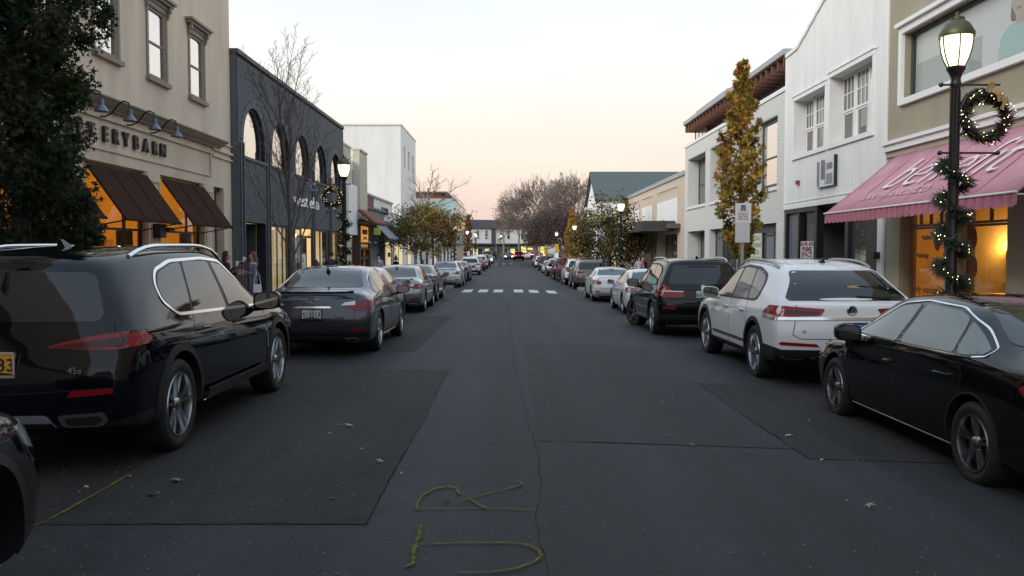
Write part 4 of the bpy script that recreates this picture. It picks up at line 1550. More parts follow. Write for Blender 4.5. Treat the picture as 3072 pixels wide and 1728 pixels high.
sgn = part('shop_sign', M_INK, ws, FR, (23.78, 25.12, 3.50, 4.36, .02, .09))
part('sign_face', mat('sign_offwhite', (.72, .73, .72)), sgn, FR, (23.84, 25.12, 3.51, 4.36, .09, .10), O=O)
for b_, m_ in (((24.90, 25.10, 3.54, 4.26), mat('sign_slate', (.22, .22, .26))), ((24.50, 24.78, 3.72, 4.28), mat('sign_taupe', (.20, .175, .16))), ((23.92, 24.34, 3.98, 4.16), mat('sign_slate', (.22, .22, .26))), ((23.90, 24.36, 3.56, 3.86), mat('sign_sage', (.26, .31, .28)))):
    part('sign_block', m_, sgn, FR, (*b_, .10, .106), O=O)
part('sign_gap', M_INK, sgn, FR, (24.44, 24.47, 3.56, 4.2, .10, .104), O=O)
part('alarm_box', mat('alarm_red', (.3, .03, .03), rough=.4), ws, FR, (26.86, 27.02, 3.75, 3.88, .0, .10))
# shop front below
part('shopfront_frame', M_BLACKM, ws, FR, (26.82, 26.95, -.5, 3.0, -.2, .02), (25.28, 25.42, -.5, 3.0, -.2, .02), (25.42, 26.82, 2.86, 3.0, -.2, .02), (26.95, 28.2, 2.86, 3.0, -.2, .02), (28.08, 28.2, -.5, 2.86, -.2, .02),
     (22.98, 23.2, -.5, 3.0, -.2, .0), (21.05, 21.85, -.5, 3.0, -.2, -.02), (25.42, 26.82, -.5, .9, -.2, .0), (21.85, 22.98, 2.6, 3.0, -.2, .0))
part('door', mat('door_grey_blue', (.12, .13, .16), rough=.4), ws, FR, (27.0, 28.05, -.5, 2.84, -.14, -.08))
w = window(ws, FR, 25.43, 26.81, .92, 2.85, -.1, M_BLACKM, M_PANE, 1, 1, .04, .03, name='shop_window')
room(ws, FR, 23.2, 26.9, -.5, 3.0, mat('shop_grey', (.10, .115, .11)), 2.5)
w2 = window(ws, FR, 21.87, 22.97, .5, 2.58, -.1, M_BLACKM, M_WGLASS, 1, 1, .04, .03, name='shop_window')
lease = part('lease_sign', mat('sign_pale_blue', (.68, .74, .74)), ws, FR, (25.50, 26.62, 1.24, 1.94, .022, .032))
for i, (t_, s_, m_) in enumerate((('203-981-3476', .20, M_DKRED), ('PRIME', .25, M_DKRED), ('SPACE', .25, M_DKRED), ('FOR LEASE', .20, M_INK))):
    text(t_, m_, frame_mtx((XR - .036, 26.06, 1.85 - i * .165), (0, -1, 0), (0, 0, 1), (1.02, 1.35, 1.35, 1.12)[i], .85), lease, O, size=s_, extrude=.001, bold=.008)
part('white_pilaster', M_WTRIM, ws, FR, (20.72, 21.04, -.5, 3.0, -.2, .05))
part('letterbox', M_BLACKM, ws, FR, (20.85, 21.05, 1.45, 1.62, .05, .2))

# ---- white brick store with open rafters
wk = bld('white_brick_store', 'white painted brick store with exposed wooden rafters under a grey roof edge', 'building', XR, 36)
O = wk.location
UO = [(29.2, 31.42), (33.0, 34.4), (35.2, 38.9), (39.92, 43.72)]
LO = [(29.2, 32.9), (34.2, 38.96), (39.92, 43.75)]
mb = MB(O)
mb.sheet(rect(28.36, 44.5, -.9, 7.12), [rect(a, b, 3.86, 6.30) for a, b in UO] + [rect(a, b, -.7, 2.62) for a, b in LO], FR, 0, .9)
mb.build('wall', M_WMORT, wk)
volume(wk, FR, 28.36, 44.5, 7.1, 12, M_WBRICK, front=.92)


def in_wk(u, v, a, b):
    for p, q in UO:
        if 3.74 < v < 6.33 and b > p - .01 and a < q + .01:
            return False
    for p, q in LO:
        if v < 2.64 and b > p - .01 and a < q + .01:
            return False
    return not (6.96 < v)


bricks(wk, FR, 28.36, 44.5, -.5, 7.1, in_wk, M_WBRICK, key=lambda q: (q[0] - 28) + abs(q[2] - 5) * .8)
mb = MB(O)
for (p, q), v0, v1 in [(z, 3.87, 6.29) for z in UO] + [(z, -.6, 2.61) for z in LO]:
    for j in range(int((v1 - v0) / .0677)):
        v = v0 + j * .0677
        mb.box(XR - .002, XR + .55, q - .014, q + .001, v, v + .056)
mb.build('reveal_brickwork', M_WBRICK, wk, kind='stuff')
for a, b in UO:
    part('window_sill', M_WTRIM, wk, FR, (a - .1, b + .1, 3.74, 3.86, 0.0, .08))
    w = window(wk, FR, a + .02, b - .02, 3.87, 6.29, -.55 if a > 34 else -.16, M_DKPAINT, M_SKYGLASS if a < 34 else M_WGLASS, 1 if b - a < 3 else 2, (4.95,), .14, .07, name='window')
for a, b in LO:
    d = -.7 if a > 38 else -.3
    w = window(wk, FR, a + .02, b - .02, -.6, 2.6, d, M_DKPAINT, M_WGLASS, (a + (b - a) * .3, a + (b - a) * .6), (2.2,), .12, .1, name='shop_window')
part('stone_band', M_WTRIM, wk, FR, (28.36, 44.52, 6.98, 7.12, .0, .05))
part('shop_sign_board', M_DKPAINT, wk, FR, (29.3, 32.8, 2.3, 2.6, -.28, -.2))
retail = part('retail_sign', mat('sign_cream', (.66, .68, .50)), wk, FR, (31.58, 32.86, 1.17, 2.30, -.24, -.2))
for i, t_ in enumerate(('RETAIL/', 'RESTAURANT', '-FOR-', 'LEASE')):
    text(t_, mat('ink_olive', (.10, .14, .06)), frame_mtx((XR + .198, 32.22, 2.12 - i * .27), (0, -1, 0), (0, 0, 1), (1.3, .88, 1.5, 1.55)[i], 1.0), retail, O, size=.24, extrude=.001, bold=.002)
# recessed top storey with rafters
part('loggia_back', mat('clad_dark', (.055, .05, .05), rough=.7), wk, FR, (28.36, 41.9, 7.12, 8.12, -1.5, -.9))
w = window(wk, FR, 41.95, 44.45, 7.14, 7.95, -.5, M_DKPAINT, M_SKYGLASS, 3, 1, .06, .06, name='clerestory')
part('loggia_soffit', M_WOOD, wk, FR, (28.37, 44.5, 8.14, 8.18, -1.5, .06))
k = 0
u = 28.55
while u < 44.4:
    part('rafter', M_WOOD, wk, FR, (u, u + .09, 7.80, 8.14, -1.2, .02))
    u += .66
part('roof_edge', M_GREYM, wk, FR, (28.36, 44.65, 8.18, 8.37, -2, .10))
part('upper_parapet', M_WTRIM, wk, FR, (38.2, 44.5, 8.38, 8.82, -3, -.6))
part('upper_parapet_cap', M_GREYM, wk, FR, (38.1, 44.6, 8.82, 8.92, -3, -.55))

# ---- sandstone single-storey with canopy
st = bld('sandstone_store', 'low sandstone store with white panels and dark flat canopy', 'building', XR, 52)
O = st.location
part('wall', M_STONE, st, FR, (44.55, 67.2, 2.6, 5.62, -.5, 0))
mb = MB(O)
for j in range(5):
    for i in range(19):
        a = 44.56 + i * 1.19 + (.5 if j % 2 else 0)
        if a + 1.17 > 67.2:
            continue
        fbox(mb, FR, a, a + 1.175, 2.62 + j * .6, 2.62 + j * .6 + .59, 0.0, .012)
mb.build('ashlar', M_STONE, st)
part('coping', M_GREYM, st, FR, (44.5, 67.4, 5.62, 5.85, -.6, .1))
volume(st, FR, 44.55, 67.2, 5.6, 12, M_STONE, front=.52)
for a, b in ((46.2, 52.6), (54.4, 58.6), (60.0, 65.8)):
    part('white_panel', M_WTRIM, st, FR, (a, b, 3.0, 4.55, .012, .05))
    part('panel_frame', M_STONE, st, FR, (a - .1, b + .1, 5.15, 5.22, .012, .06), (a - .1, a, 3.0, 5.15, .012, .06), (b, b + .1, 3.0, 5.15, .012, .06))
for a, b in ((44.55, 46.3), (52.5, 53.9), (57.9, 59.0), (62.9, 64), (66.2, 67.2)):
    part('pillar', M_STONE, st, FR, (a, b, -1, 2.6, -.5, .02))
part('canopy', mat('canopy_dark', (.05, .05, .052), rough=.6, noise=.2, nscale=3), st, FR, (46.6, 56.5, 2.72, 3.28, .1, 1.9))
part('canopy', mat('canopy_dark', (.05, .05, .052)), st, FR, (56.6, 66.0, 2.70, 3.1, .1, 1.4))
part('canopy_bracket', mat('bracket_bronze', (.12, .09, .07)), st, FR, (45.5, 46.6, 2.85, 3.1, .02, .6))
part('canopy_light', M_GREYM, st, FR, (48, 50.5, 3.29, 3.36, .4, .6))
for a, b in ((46.3, 52.5), (53.9, 57.9), (59, 62.9), (64, 66.2)):
    w = window(st, FR, a, b, -.8, 2.6, -.5, M_DKPAINT, M_WGLASS, 3, 1, .1, .08, name='shop_window')

gb = bld('green_roof_house', 'house with broad green grey roof and white gable above the sandstone store', 'building', XR, 94)
O = gb.location
mb = MB(O)
mb.box(XR, 27, 88.2, 100.8, -1.5, 6.9)
mb.build('wall', M_WTRIM, gb)
mb = MB(O)
mb.prism([(87.7, 6.85), (94.5, 10.4), (101.3, 6.85), (101.0, 6.75), (94.5, 10.1), (88.0, 6.75)], lambda a, b, d: (d, a, b), XR - .35, 27.3)
mb.build('roof', M_SLATE, gb)
mb = MB(O)
mb.prism([(88.4, 6.9), (94.5, 10.05), (100.6, 6.9)], lambda a, b, d: (d, a, b), XR, XR + .2)
mb.build('gable', M_WTRIM, gb)
lr = bld('low_right_shops', 'low pale shops half hidden by the green tree', 'building', XR, 70)
O = lr.location
part('wall', M_WTRIM, lr, FR, (67.4, 87.5, -1.2, 3.6, -8, 0))
part('fascia', M_BLUEGREY, lr, FR, (67.4, 87.5, 2.4, 3.2, 0, .15))
for u in (68, 72.5, 77, 81.5):
    w = part('shop_window', M_BLACKM, lr, FR, (u, u + 3.6, -.8, 2.3, 0, .05))
    part('pane', M_PALELIT if u < 75 else M_WGLASS, w, FR, (u + .15, u + 3.4, -.7, 2.2, .05, .07), O=O)
for i, (u0, u1, h, m) in enumerate(((150, 168, 4.2, M_WTRIM), (170, 195, 5.0, mat('shingle_grey', (.3, .3, .3))))):
    b = bld('corner_shop', ['pale corner shop beyond the big bare tree', 'grey shingled shop at the far right bend'][i], 'building', 14 + i * 2, u0)
    F_ = FX(14 + i * 2, -1)
    part('wall', m, b, F_, (u0, u1, -1, h, -8, 0))
    part('roof', mat('roof_dark', (.035, .035, .04)), b, F_, (u0 - .3, u1 + .3, h, h + .3, -8.3, .5))
    for u in (u0 + 2, u0 + 8, u0 + 13):
        w = part('shop_window', M_BLACKM, b, F_, (u, u + 3, -.2, 2.4, 0, .05))
        part('pane', M_PALELIT, w, F_, (u + .2, u + 2.8, -.1, 2.2, .05, .07), O=b.location)
# ------------------------------------------------------------------ trees
M_BARK = mat('bark_grey', (0.10, 0.085, 0.075), rough=0.95, noise=0.35, nscale=14, bump=0.6, bscale=40, stretch=(1, 1, .3))
M_TWIG = mat('twig_grey', (0.085, 0.07, 0.062), rough=0.95)
M_TWIGB = mat('twig_brown', (0.25, 0.195, 0.165), rough=0.95)


def leafmat(name, col, tr=0.45):
    m = bpy.data.materials.new('leaf_' + name)
    m.use_nodes = True
    n, l = m.node_tree.nodes, m.node_tree.links
    b = n['Principled BSDF']
    b.inputs['Roughness'].default_value = 0.6
    b.inputs['Specular IOR Level'].default_value = 0.3
    tc = n.new('ShaderNodeTexCoord')
    t = n.new('ShaderNodeTexNoise')
    t.inputs['Scale'].default_value = 9.0
    l.new(tc.outputs['Object'], t.inputs['Vector'])
    r = n.new('ShaderNodeMapRange')
    r.inputs['To Min'].default_value = 0.55
    r.inputs['To Max'].default_value = 1.45
    l.new(t.outputs['Fac'], r.inputs[0])
    v = n.new('ShaderNodeVectorMath')
    v.operation = 'SCALE'
    v.inputs[0].default_value = col
    l.new(r.outputs[0], v.inputs['Scale'])
    l.new(v.outputs[0], b.inputs['Base Color'])
    tl = n.new('ShaderNodeBsdfTranslucent')
    l.new(v.outputs[0], tl.inputs[0])
    mx = n.new('ShaderNodeMixShader')
    mx.inputs[0].default_value = tr
    l.new(b.outputs[0], mx.inputs[1])
    l.new(tl.outputs[0], mx.inputs[2])
    l.new(mx.outputs[0], n['Material Output'].inputs[0])
    return m


LF = {k: leafmat(k, c) for k, c in dict(dkgreen=(0.022, 0.040, 0.020), green=(0.045, 0.062, 0.020), olive=(0.30, 0.235, 0.05), yellow=(0.58, 0.40, 0.08), orange=(0.54, 0.27, 0.055),
                                       rust=(0.32, 0.12, 0.045), brown=(0.11, 0.075, 0.06), purple=(0.15, 0.115, 0.105), tan=(0.20, 0.13, 0.08), dull=(0.06, 0.052, 0.026)).items()}


def rvec(r):
    while True:
        v = Vector((r.uniform(-1, 1), r.uniform(-1, 1), r.uniform(-1, 1)))
        if 0.05 < v.length < 1:
            return v.normalized()


def star_leaf(mb, p, size, nrm, r):
    """five-lobed leaf"""
    u = nrm.orthogonal().normalized()
    u = Matrix.Rotation(r.uniform(0, 6.28), 3, nrm) @ u
    w = nrm.cross(u)
    b = len(mb.v)
    mb.pt(p)
    lob = (1.0, .34, .92, .32, .7, .2, .7, .32, .92, .34)
    for i, q in enumerate(lob):
        a = 2 * PI * i / 10
        mb.pt(p + (u * math.cos(a) + w * math.sin(a)) * (size * q) - nrm * (size * .16 * q * q))
    for i in range(10):
        mb.f.append([b, b + 1 + i, b + 1 + (i + 1) % 10])
        mb.m.append(mb.mi)


def leaf(mb, p, size, nrm, r):
    """small folded oval leaf"""
    u = nrm.orthogonal().normalized()
    u = Matrix.Rotation(r.uniform(0, 6.28), 3, nrm) @ u
    w = nrm.cross(u)
    b = len(mb.v)
    for q in (p, p + u * size * .5 + w * size * .33 + nrm * size * .12, p + u * size * 1.1, p + u * size * .5 - w * size * .33 + nrm * size * .12):
        mb.pt(q)
    mb.f.append([b, b + 1, b + 2])
    mb.f.append([b, b + 2, b + 3])
    mb.m += [mb.mi, mb.mi]


def grow(mb, p, d, L, rad, lev, cfg, r, tips):
    """one limb with its side shoots"""
    nseg = 4 if lev < 2 else 3
    pts, rr = [p.copy()], [rad]
    dd = d.copy()
    end = cfg['taper'][min(lev, len(cfg['taper']) - 1)]
    for i in range(nseg):
        dd = (dd + rvec(r) * cfg['wander'] + Vector((0, 0, cfg['up'][min(lev, len(cfg['up']) - 1)]))).normalized()
        pts.append(pts[-1] + dd * (L / nseg))
        rr.append(rad * (1 + (end - 1) * (i + 1) / nseg))
    mb.tube(pts, rr, max(3, 9 - 2 * lev), cap=False)
    if lev >= cfg['levels'] - 1:
        tips.append((pts[-1], dd, lev))
        tips.append((pts[-2], dd, lev))
        return
    n = cfg['kids'][min(lev, len(cfg['kids']) - 1)]
    for k in range(n):
        t = cfg['start'][min(lev, len(cfg['start']) - 1)] + (1 - cfg['start'][min(lev, len(cfg['start']) - 1)]) * (k + r.random() * .7) / n
        f = t * nseg
        i = min(int(f), nseg - 1)
        q = pts[i].lerp(pts[i + 1], f - i)
        ax = (pts[i + 1] - pts[i]).normalized()
        side = ax.orthogonal().normalized()
        side = Matrix.Rotation(k * 2.399 + r.uniform(-.5, .5), 3, ax) @ side
        ang = cfg['spread'][min(lev, len(cfg['spread']) - 1)] * r.uniform(.75, 1.25)
        nd = (ax * math.cos(ang) + side * math.sin(ang)).normalized()
        ll = L * cfg['ratio'][min(lev, len(cfg['ratio']) - 1)] * r.uniform(.7, 1.15) * (1.12 - .45 * t)
        grow(mb, q, nd, ll, max(cfg['rmin'], min(rr[i] * .8, rad * cfg['rr'] * (1.1 - .4 * t))), lev + 1, cfg, r, tips)
    tips.append((pts[-1], dd, lev))


def columnar_tree(name, label, x, y, H, rad, z0, nleaf, size, cols, seed, prof=None, fork=0, group=None):
    """narrow tree clothed in star-shaped leaves"""
    r = random.Random(seed)
    g = gz(x, y) + .1
    t = thing(name, label, 'tree', (x, y, g), 0, group)
    mb = MB()
    tips = []
    mb.tube([(0, 0, -.1), (.01, .01, H * .35), (-.02, .02, H * .7), (.02, 0, H * .97)], [.085 * H / 7, .065 * H / 7, .035 * H / 7, .008], 9)
    prof = prof or [(0, .55), (.12, .95), (.4, 1.0), (.65, .85), (.85, .5), (1, .12)]
    px, pv = [q[0] for q in prof], [q[1] for q in prof]
    NB = 56 if H < 9 else 96
    for k in range(NB):
        f = (k + r.random()) / NB
        zz = z0 + (H * .97 - z0) * f
        a = k * 2.399 + r.uniform(-.4, .4)
        L = rad * interp(px, pv, f) * r.uniform(.8, 1.15)
        d = Vector((math.cos(a), math.sin(a), 1.1)).normalized()
        p = Vector((0, 0, zz - .25))
        q = p + Vector((math.cos(a) * L, math.sin(a) * L, L * 1.0 + .1))
        mb.tube([p, p.lerp(q, .5) + Vector((0, 0, -.03)), q], [.014, .010, .004], 4, cap=False)
        for s in (.45, .7, .9, 1.0):
            tips.append((p.lerp(q, s), f))
    mb.build('trunk', M_BARK, t, smooth=True)
    cr = MB()
    names = list(cols.keys())
    clump = {}
    for i in range(nleaf):
        p, f = r.choice(tips)
        mx = max(.06, rad * interp(px, pv, min(1, max(0, (p.z - z0) / (H - z0)))))
        q = p + rvec(r) * r.uniform(.02, .26) * max(.35, mx / rad)
        rr_ = math.hypot(q.x, q.y)
        if rr_ > mx * 1.2 or q.z < z0 - .15:
            continue
        key = (round(q.x / .35), round(q.y / .35), round(q.z / .45))
        if key not in clump:
            fz = (q.z - z0) / (H - z0)
            w = [max(.001, c(fz) if callable(c) else c) for c in cols.values()]
            clump[key] = r.choices(range(len(names)), w)[0]
        cr.mi = clump[key] if r.random() < .7 else r.choices(range(len(names)), [max(.001, c((q.z - z0) / (H - z0)) if callable(c) else c) for c in cols.values()])[0]
        n = (Vector((q.x, q.y, .5)).normalized() * .5 + rvec(r)).normalized()
        star_leaf(cr, q, size * r.uniform(.6, 1.15), n, r)
    cr.build('crown', [LF[k] for k in names], t, fix=False)
    return t


def leafy_tree(name, label, x, y, cfg, H0, L0, r0, nleaf, size, cols, seed, group=None, cloud=.45, lean=(0, 0), zcut=1.4, thin=None):
    r = random.Random(seed)
    g = gz(x, y) + .1
    t = thing(name, label, 'tree', (x, y, g), 0, group)
    mb = MB()
    tips = []
    mb.tube([(0, 0, -.15), (lean[0] * .4, lean[1] * .4, H0 * .5), (lean[0], lean[1], H0)], [r0 * 1.25, r0 * 1.05, r0 * .95], 10, cap=False)
    grow(mb, Vector((lean[0], lean[1], H0 * .98)), Vector((0.03, 0.02, 1)), L0, r0 * .95, 0, cfg, r, tips)
    mb.build('trunk', cfg.get('bark', M_BARK), t, smooth='all')
    if nleaf:
        cr = MB()
        names = list(cols.keys())
        w = list(cols.values())
        good = [q for q in tips if q[2] >= cfg['levels'] - 2]
        pick = {}
        for i in range(nleaf):
            k = r.randrange(len(good))
            p, d, _ = good[k]
            if thin and r.random() < thin(p):
                continue
            key = (round(p.x / .6), round(p.y / .6), round(p.z / .6))
            if key not in pick:
                pick[key] = r.choices(range(len(names)), w)[0]
            cr.mi = pick[key] if r.random() < .65 else r.choices(range(len(names)), w)[0]
            q = p + rvec(r) * r.uniform(.0, cloud)
            if q.z < zcut:
                continue
            leaf(cr, q, size * r.uniform(.6, 1.2), (Vector((0, 0, .6)) + rvec(r)).normalized(), r)
        cr.build('crown', [LF[k] for k in names], t, fix=False)
    return t


# columnar sweetgums
columnar_tree('columnar_tree', 'dark green columnar tree filling the left edge behind the black SUV', -5.95, 10.3, 9.6, .84, 1.0, 62000, .062,
              dict(dkgreen=5, green=2.2, dull=1.6, brown=.35, orange=.02), 11, prof=[(0, .92), (.12, .98), (.28, 1.12), (.5, 1.1), (.75, 1.0), (.9, .75), (1, .2)])
columnar_tree('columnar_tree', 'orange and olive columnar tree standing before the white brick store', 6.25, 22.9, 7.35, .66, 1.75, 4800, .112,
              dict(olive=3.2, yellow=lambda f: 2.4, orange=lambda f: .7 + 1.4 * f, rust=lambda f: .1 + .8 * f, green=lambda f: .8 - .6 * f, dull=.35), 12,
              prof=[(0, .45), (.12, .78), (.3, .98), (.42, .9), (.6, .78), (.78, .5), (.9, .30), (1, .10)])
columnar_tree('columnar_tree', 'bright orange columnar tree farther up the right pavement', 6.3, 86, 6.9, .72, 1.0, 3800, .15, dict(orange=5, yellow=2.2, rust=1.0), 13, prof=[(0, .8), (.25, 1.0), (.5, .9), (.8, .45), (1, .08)])
columnar_tree('columnar_tree', 'rust brown columnar tree beside the far left lamps', -5.8, 117, 7.4, .62, .9, 3000, .16, dict(rust=4, brown=3, orange=.6), 14)

V1 = dict(levels=5, taper=[.35, .3, .3, .4], up=[.10, .16, .12, .06], wander=.09, kids=[7, 5, 4, 3], start=[.10, .25, .2, .2], spread=[.50, .42, .5, .6], ratio=[.68, .55, .46, .45], rr=.42, rmin=.0045, bark=M_BARK)
leafy_tree('bare_tree', 'leafless young tree on the pavement before the dark brick store', -5.75, 22.3, dict(V1, levels=5, rr=.36, rmin=.0042, taper=[.16, .2, .3, .5], kids=[17, 8, 6, 4], start=[.0, .15, .12, .15], spread=[.42, .45, .55, .7], up=[.05, .10, .08, .05], ratio=[.62, .50, .36, .32]), 1.45, 4.15, .068, 0, .1, {}, 23)
def fill_crown(t, cz, rad, nclump, per, size, cols, seed, spread=.36, low=-.75):
    """leaf clumps through the crown's volume, with gaps between them"""
    r = random.Random(seed)
    cr = MB()
    names = list(cols.keys())
    w = list(cols.values())
    for c in range(nclump):
        d = rvec(r)
        if d.z < low:
            continue
        k = r.uniform(.35, 1.0) ** .5 * r.uniform(.86, 1.12)
        ctr = Vector((d.x * rad[0] * k, d.y * rad[1] * k, cz + d.z * rad[2] * k))
        base = r.choices(range(len(names)), w)[0]
        s = spread * r.uniform(.6, 1.3)
        for i in range(per):
            cr.mi = base if r.random() < .7 else r.choices(range(len(names)), w)[0]
            leaf(cr, ctr + Vector((r.gauss(0, s), r.gauss(0, s), r.gauss(0, s * .6))), size * r.uniform(.6, 1.25), (Vector((0, 0, .6)) + rvec(r)).normalized(), r)
    cr.build('crown', [LF[k] for k in names], t, fix=False)


V2 = dict(levels=5, taper=[.35, .35, .35, .4], up=[.06, .05, .04, .03], wander=.14, kids=[9, 6, 4, 3], start=[.05, .2, .2, .2], spread=[.85, .6, .6, .6], ratio=[.62, .55, .5, .45], rr=.5, rmin=.008, bark=M_TWIGB)
yt = leafy_tree('maple_tree', 'yellowing round tree with bare top twigs before the white block', -5.7, 55, V2, 1.5, 4.6, .13, 4000, .17, dict(olive=4, yellow=1.6, dull=3, green=2, orange=.5), 31, cloud=.5, thin=lambda p: max(0, (p.z - 3.4) / 1.6), zcut=.9)
gt = leafy_tree('maple_tree', 'dull green round tree on the right pavement beside the sandstone store', 6.3, 54, dict(V2, spread=[.95, .65, .6, .6]), 1.4, 3.4, .12, 4000, .17, dict(olive=2.6, dull=3.2, green=3, yellow=.9, orange=.25), 32, cloud=.5, thin=lambda p: .05 if p.z < 3.4 else .5, zcut=.7)
fill_crown(yt, 3.15, (2.25, 2.2, 1.95), 130, 110, .13, dict(olive=3, yellow=2.2, dull=3, brown=2.4, tan=1.2, orange=.8), 71)
fill_crown(gt, 2.75, (2.5, 2.2, 2.15), 165, 105, .13, dict(olive=2.0, dull=3.8, green=2.4, yellow=.6, brown=.8, orange=.2), 72)
V3 = dict(levels=6, taper=[.45, .4, .35, .35, .4], up=[.05, .06, .06, .05, .03], wander=.13, kids=[11, 6, 5, 4, 3], start=[.02, .2, .2, .2, .2], spread=[.85, .55, .5, .55, .6], ratio=[.80, .58, .52, .48, .42], rr=.5, rmin=.03, bark=M_TWIGB)
leafy_tree('bare_tree', 'huge leafless tree rising over the far right side of the street', 4.6, 148, V3, 3.0, 7.8, .40, 0, .1, {}, 41)
leafy_tree('bare_tree', 'second huge leafless tree against the sky beside the green roof house', 10.6, 140, dict(V3, kids=[10, 6, 5, 4, 3]), 3.0, 7.8, .40, 0, .1, {}, 42)
# fine twigs of the two great crowns
r_ = random.Random(48)
for nm_, cx_, cy_, R_, zc_ in (('bare_tree', 4.9, 148, 6.9, 6.6), ('bare_tree.001', 10.8, 140, 6.6, 6.6)):
    host = bpy.data.objects[nm_ if nm_ in bpy.data.objects else 'bare_tree']
    hosts = [o for o in bpy.data.objects if o.name.startswith('bare_tree') and abs(o.location.y - cy_) < .5]
    host = hosts[0]
    mb = MB(host.location)
    for k in range(2700):
        a = r_.uniform(0, 6.28)
        t_ = math.acos(r_.uniform(-.25, 1))
        q = R_ * r_.uniform(.45, 1.0) ** .6 * (1 + .10 * math.sin(3 * a + nm_.count('1')) + .06 * math.sin(7 * a))
        d_ = Vector((math.sin(t_) * math.cos(a), math.sin(t_) * math.sin(a), math.cos(t_)))
        p = Vector((cx_, cy_, zc_)) + Vector((d_.x * q, d_.y * q * .8, d_.z * q * 1.02))
        d2 = (d_ + rvec(r_) * .55 + Vector((0, 0, .25))).normalized()
        L = r_.uniform(.6, 1.5)
        m1 = p + d2 * L * .5 + rvec(r_) * .06
        mb.tube([p, m1, p + d2 * L], [.034, .026, .014], 3, cap=False)
        d3 = (d2 + rvec(r_) * .7).normalized()
        mb.tube([m1, m1 + d3 * L * .5], [.022, .012], 3, cap=False)
    mb.build('twigs', M_TWIGB, host, fix=False, kind='stuff')
# dense weeping beech
r_ = random.Random(51)
g_ = gz(8, 126)
wt = thing('weeping_tree', 'dark purple brown dense dome tree below the huge bare trees', 'tree', (7.6, 128, g_))
mb = MB()
mb.tube([(0, 0, -.1), (.5, 0, 1.6), (-.4, 0, 3.6)], [.34, .28, .2], 9)
mb.tube([(.9, .3, -.1), (1.4, .2, 1.8), (2.2, 0, 3.8)], [.30, .24, .14], 8)
for k in range(60):
    a = r_.uniform(0, 6.28)
    L = r_.uniform(1.5, 3.8)
    p = Vector((.3, 0, 3.2))
    q = p + Vector((math.cos(a) * L, math.sin(a) * L * .8, r_.uniform(1.2, 3.0)))
    e = q + Vector((math.cos(a) * .8, math.sin(a) * .8, -r_.uniform(.8, 2.6)))
    mb.tube([p, p.lerp(q, .6) + Vector((0, 0, .3)), q, e], [.09, .06, .03, .012], 4, cap=False)
mb.build('trunk', M_TWIGB, wt, smooth='all')
cr = MB()
for i in range(15000):
    a = r_.uniform(0, 6.28)
    t_ = math.acos(r_.uniform(-.45, 1))
    k = r_.uniform(.55, 1.03) + .05 * math.sin(a * 5) * math.sin(t_ * 4)
    q = Vector((math.sin(t_) * math.cos(a) * 5.0 * k - .6, math.sin(t_) * math.sin(a) * 3.6 * k, 4.6 + math.cos(t_) * 4.1 * k))
    cr.mi = r_.choices((0, 1, 2), (6, 2, .5))[0]
    leaf(cr, q, .26, (rvec(r_) + Vector((0, 0, -.2))).normalized(), r_)
cr.build('crown', [LF['purple'], LF['brown'], LF['dull']], wt, fix=False)
V4 = dict(V2, levels=5, kids=[8, 6, 4, 3], spread=[.6, .55, .6, .6], rmin=.02)
for i, (x, y, s, lab) in enumerate(((-1.3, 178, 25, 'tan leaved street tree left of the lit corner shop'), (1.9, 181, 26, 'tan leaved street tree right of the lit corner shop'))):
    leafy_tree('street_tree', lab, x, y, V4, 3.2, 6.8 + i, .2, 4200, .26, dict(tan=4, brown=3, dull=1.2, olive=.8), 60 + i, cloud=.9, thin=lambda p: .25)
# shrubs in the planted corners by the crossing
for i, (x, y, lab) in enumerate(((-3.9, 44.6, 'dry brown grasses in the left kerb planter by the crosswalk'), (4.9, 44.9, 'dry low plants in the right kerb planter by the crosswalk'), (-4.0, 38.4, 'low dry plants in the near left planter'), (5.2, 39.5, 'low dry plants before the white saloon'))):
    p_ = MB()
    for k in range(170):
        a, d = r_.uniform(0, 6.28), abs(r_.gauss(0, .32))
        b_ = Vector((math.cos(a) * d * 1.6, math.sin(a) * d, .13))
        e_ = b_ + Vector((math.cos(a) * .2, math.sin(a) * .2, r_.uniform(.15, .42)))
        p_.tube([b_, e_], [.012, .003], 3, cap=False)
        p_.mi = 0
        leaf(p_, e_, .09, rvec(r_), r_)
    p_.build('planter_shrub', [LF['brown']], None, fix=False, label=lab, cat='plant', group='kerb planter plants').location = (x, y, gz(x, y))
# ------------------------------------------------------------------ street lamps, wreaths, signs
M_POLE = mat('lamp_pole_black', (0.012, 0.013, 0.014), rough=0.35, coat=.3)
M_GLOBE = mat('lamp_globe_lit', (0.95, 0.95, 0.85), emit=(1.0, 0.90, 0.50), estr=1.9)
M_HOOD = mat('lamp_hood', (0.10, 0.10, 0.05), rough=0.4, metal=.5)
M_PINE = leafmat('pine', (0.045, 0.065, 0.042), .2)
M_RIBBON = mat('ribbon_gold', (0.40, 0.28, 0.10), rough=0.5)


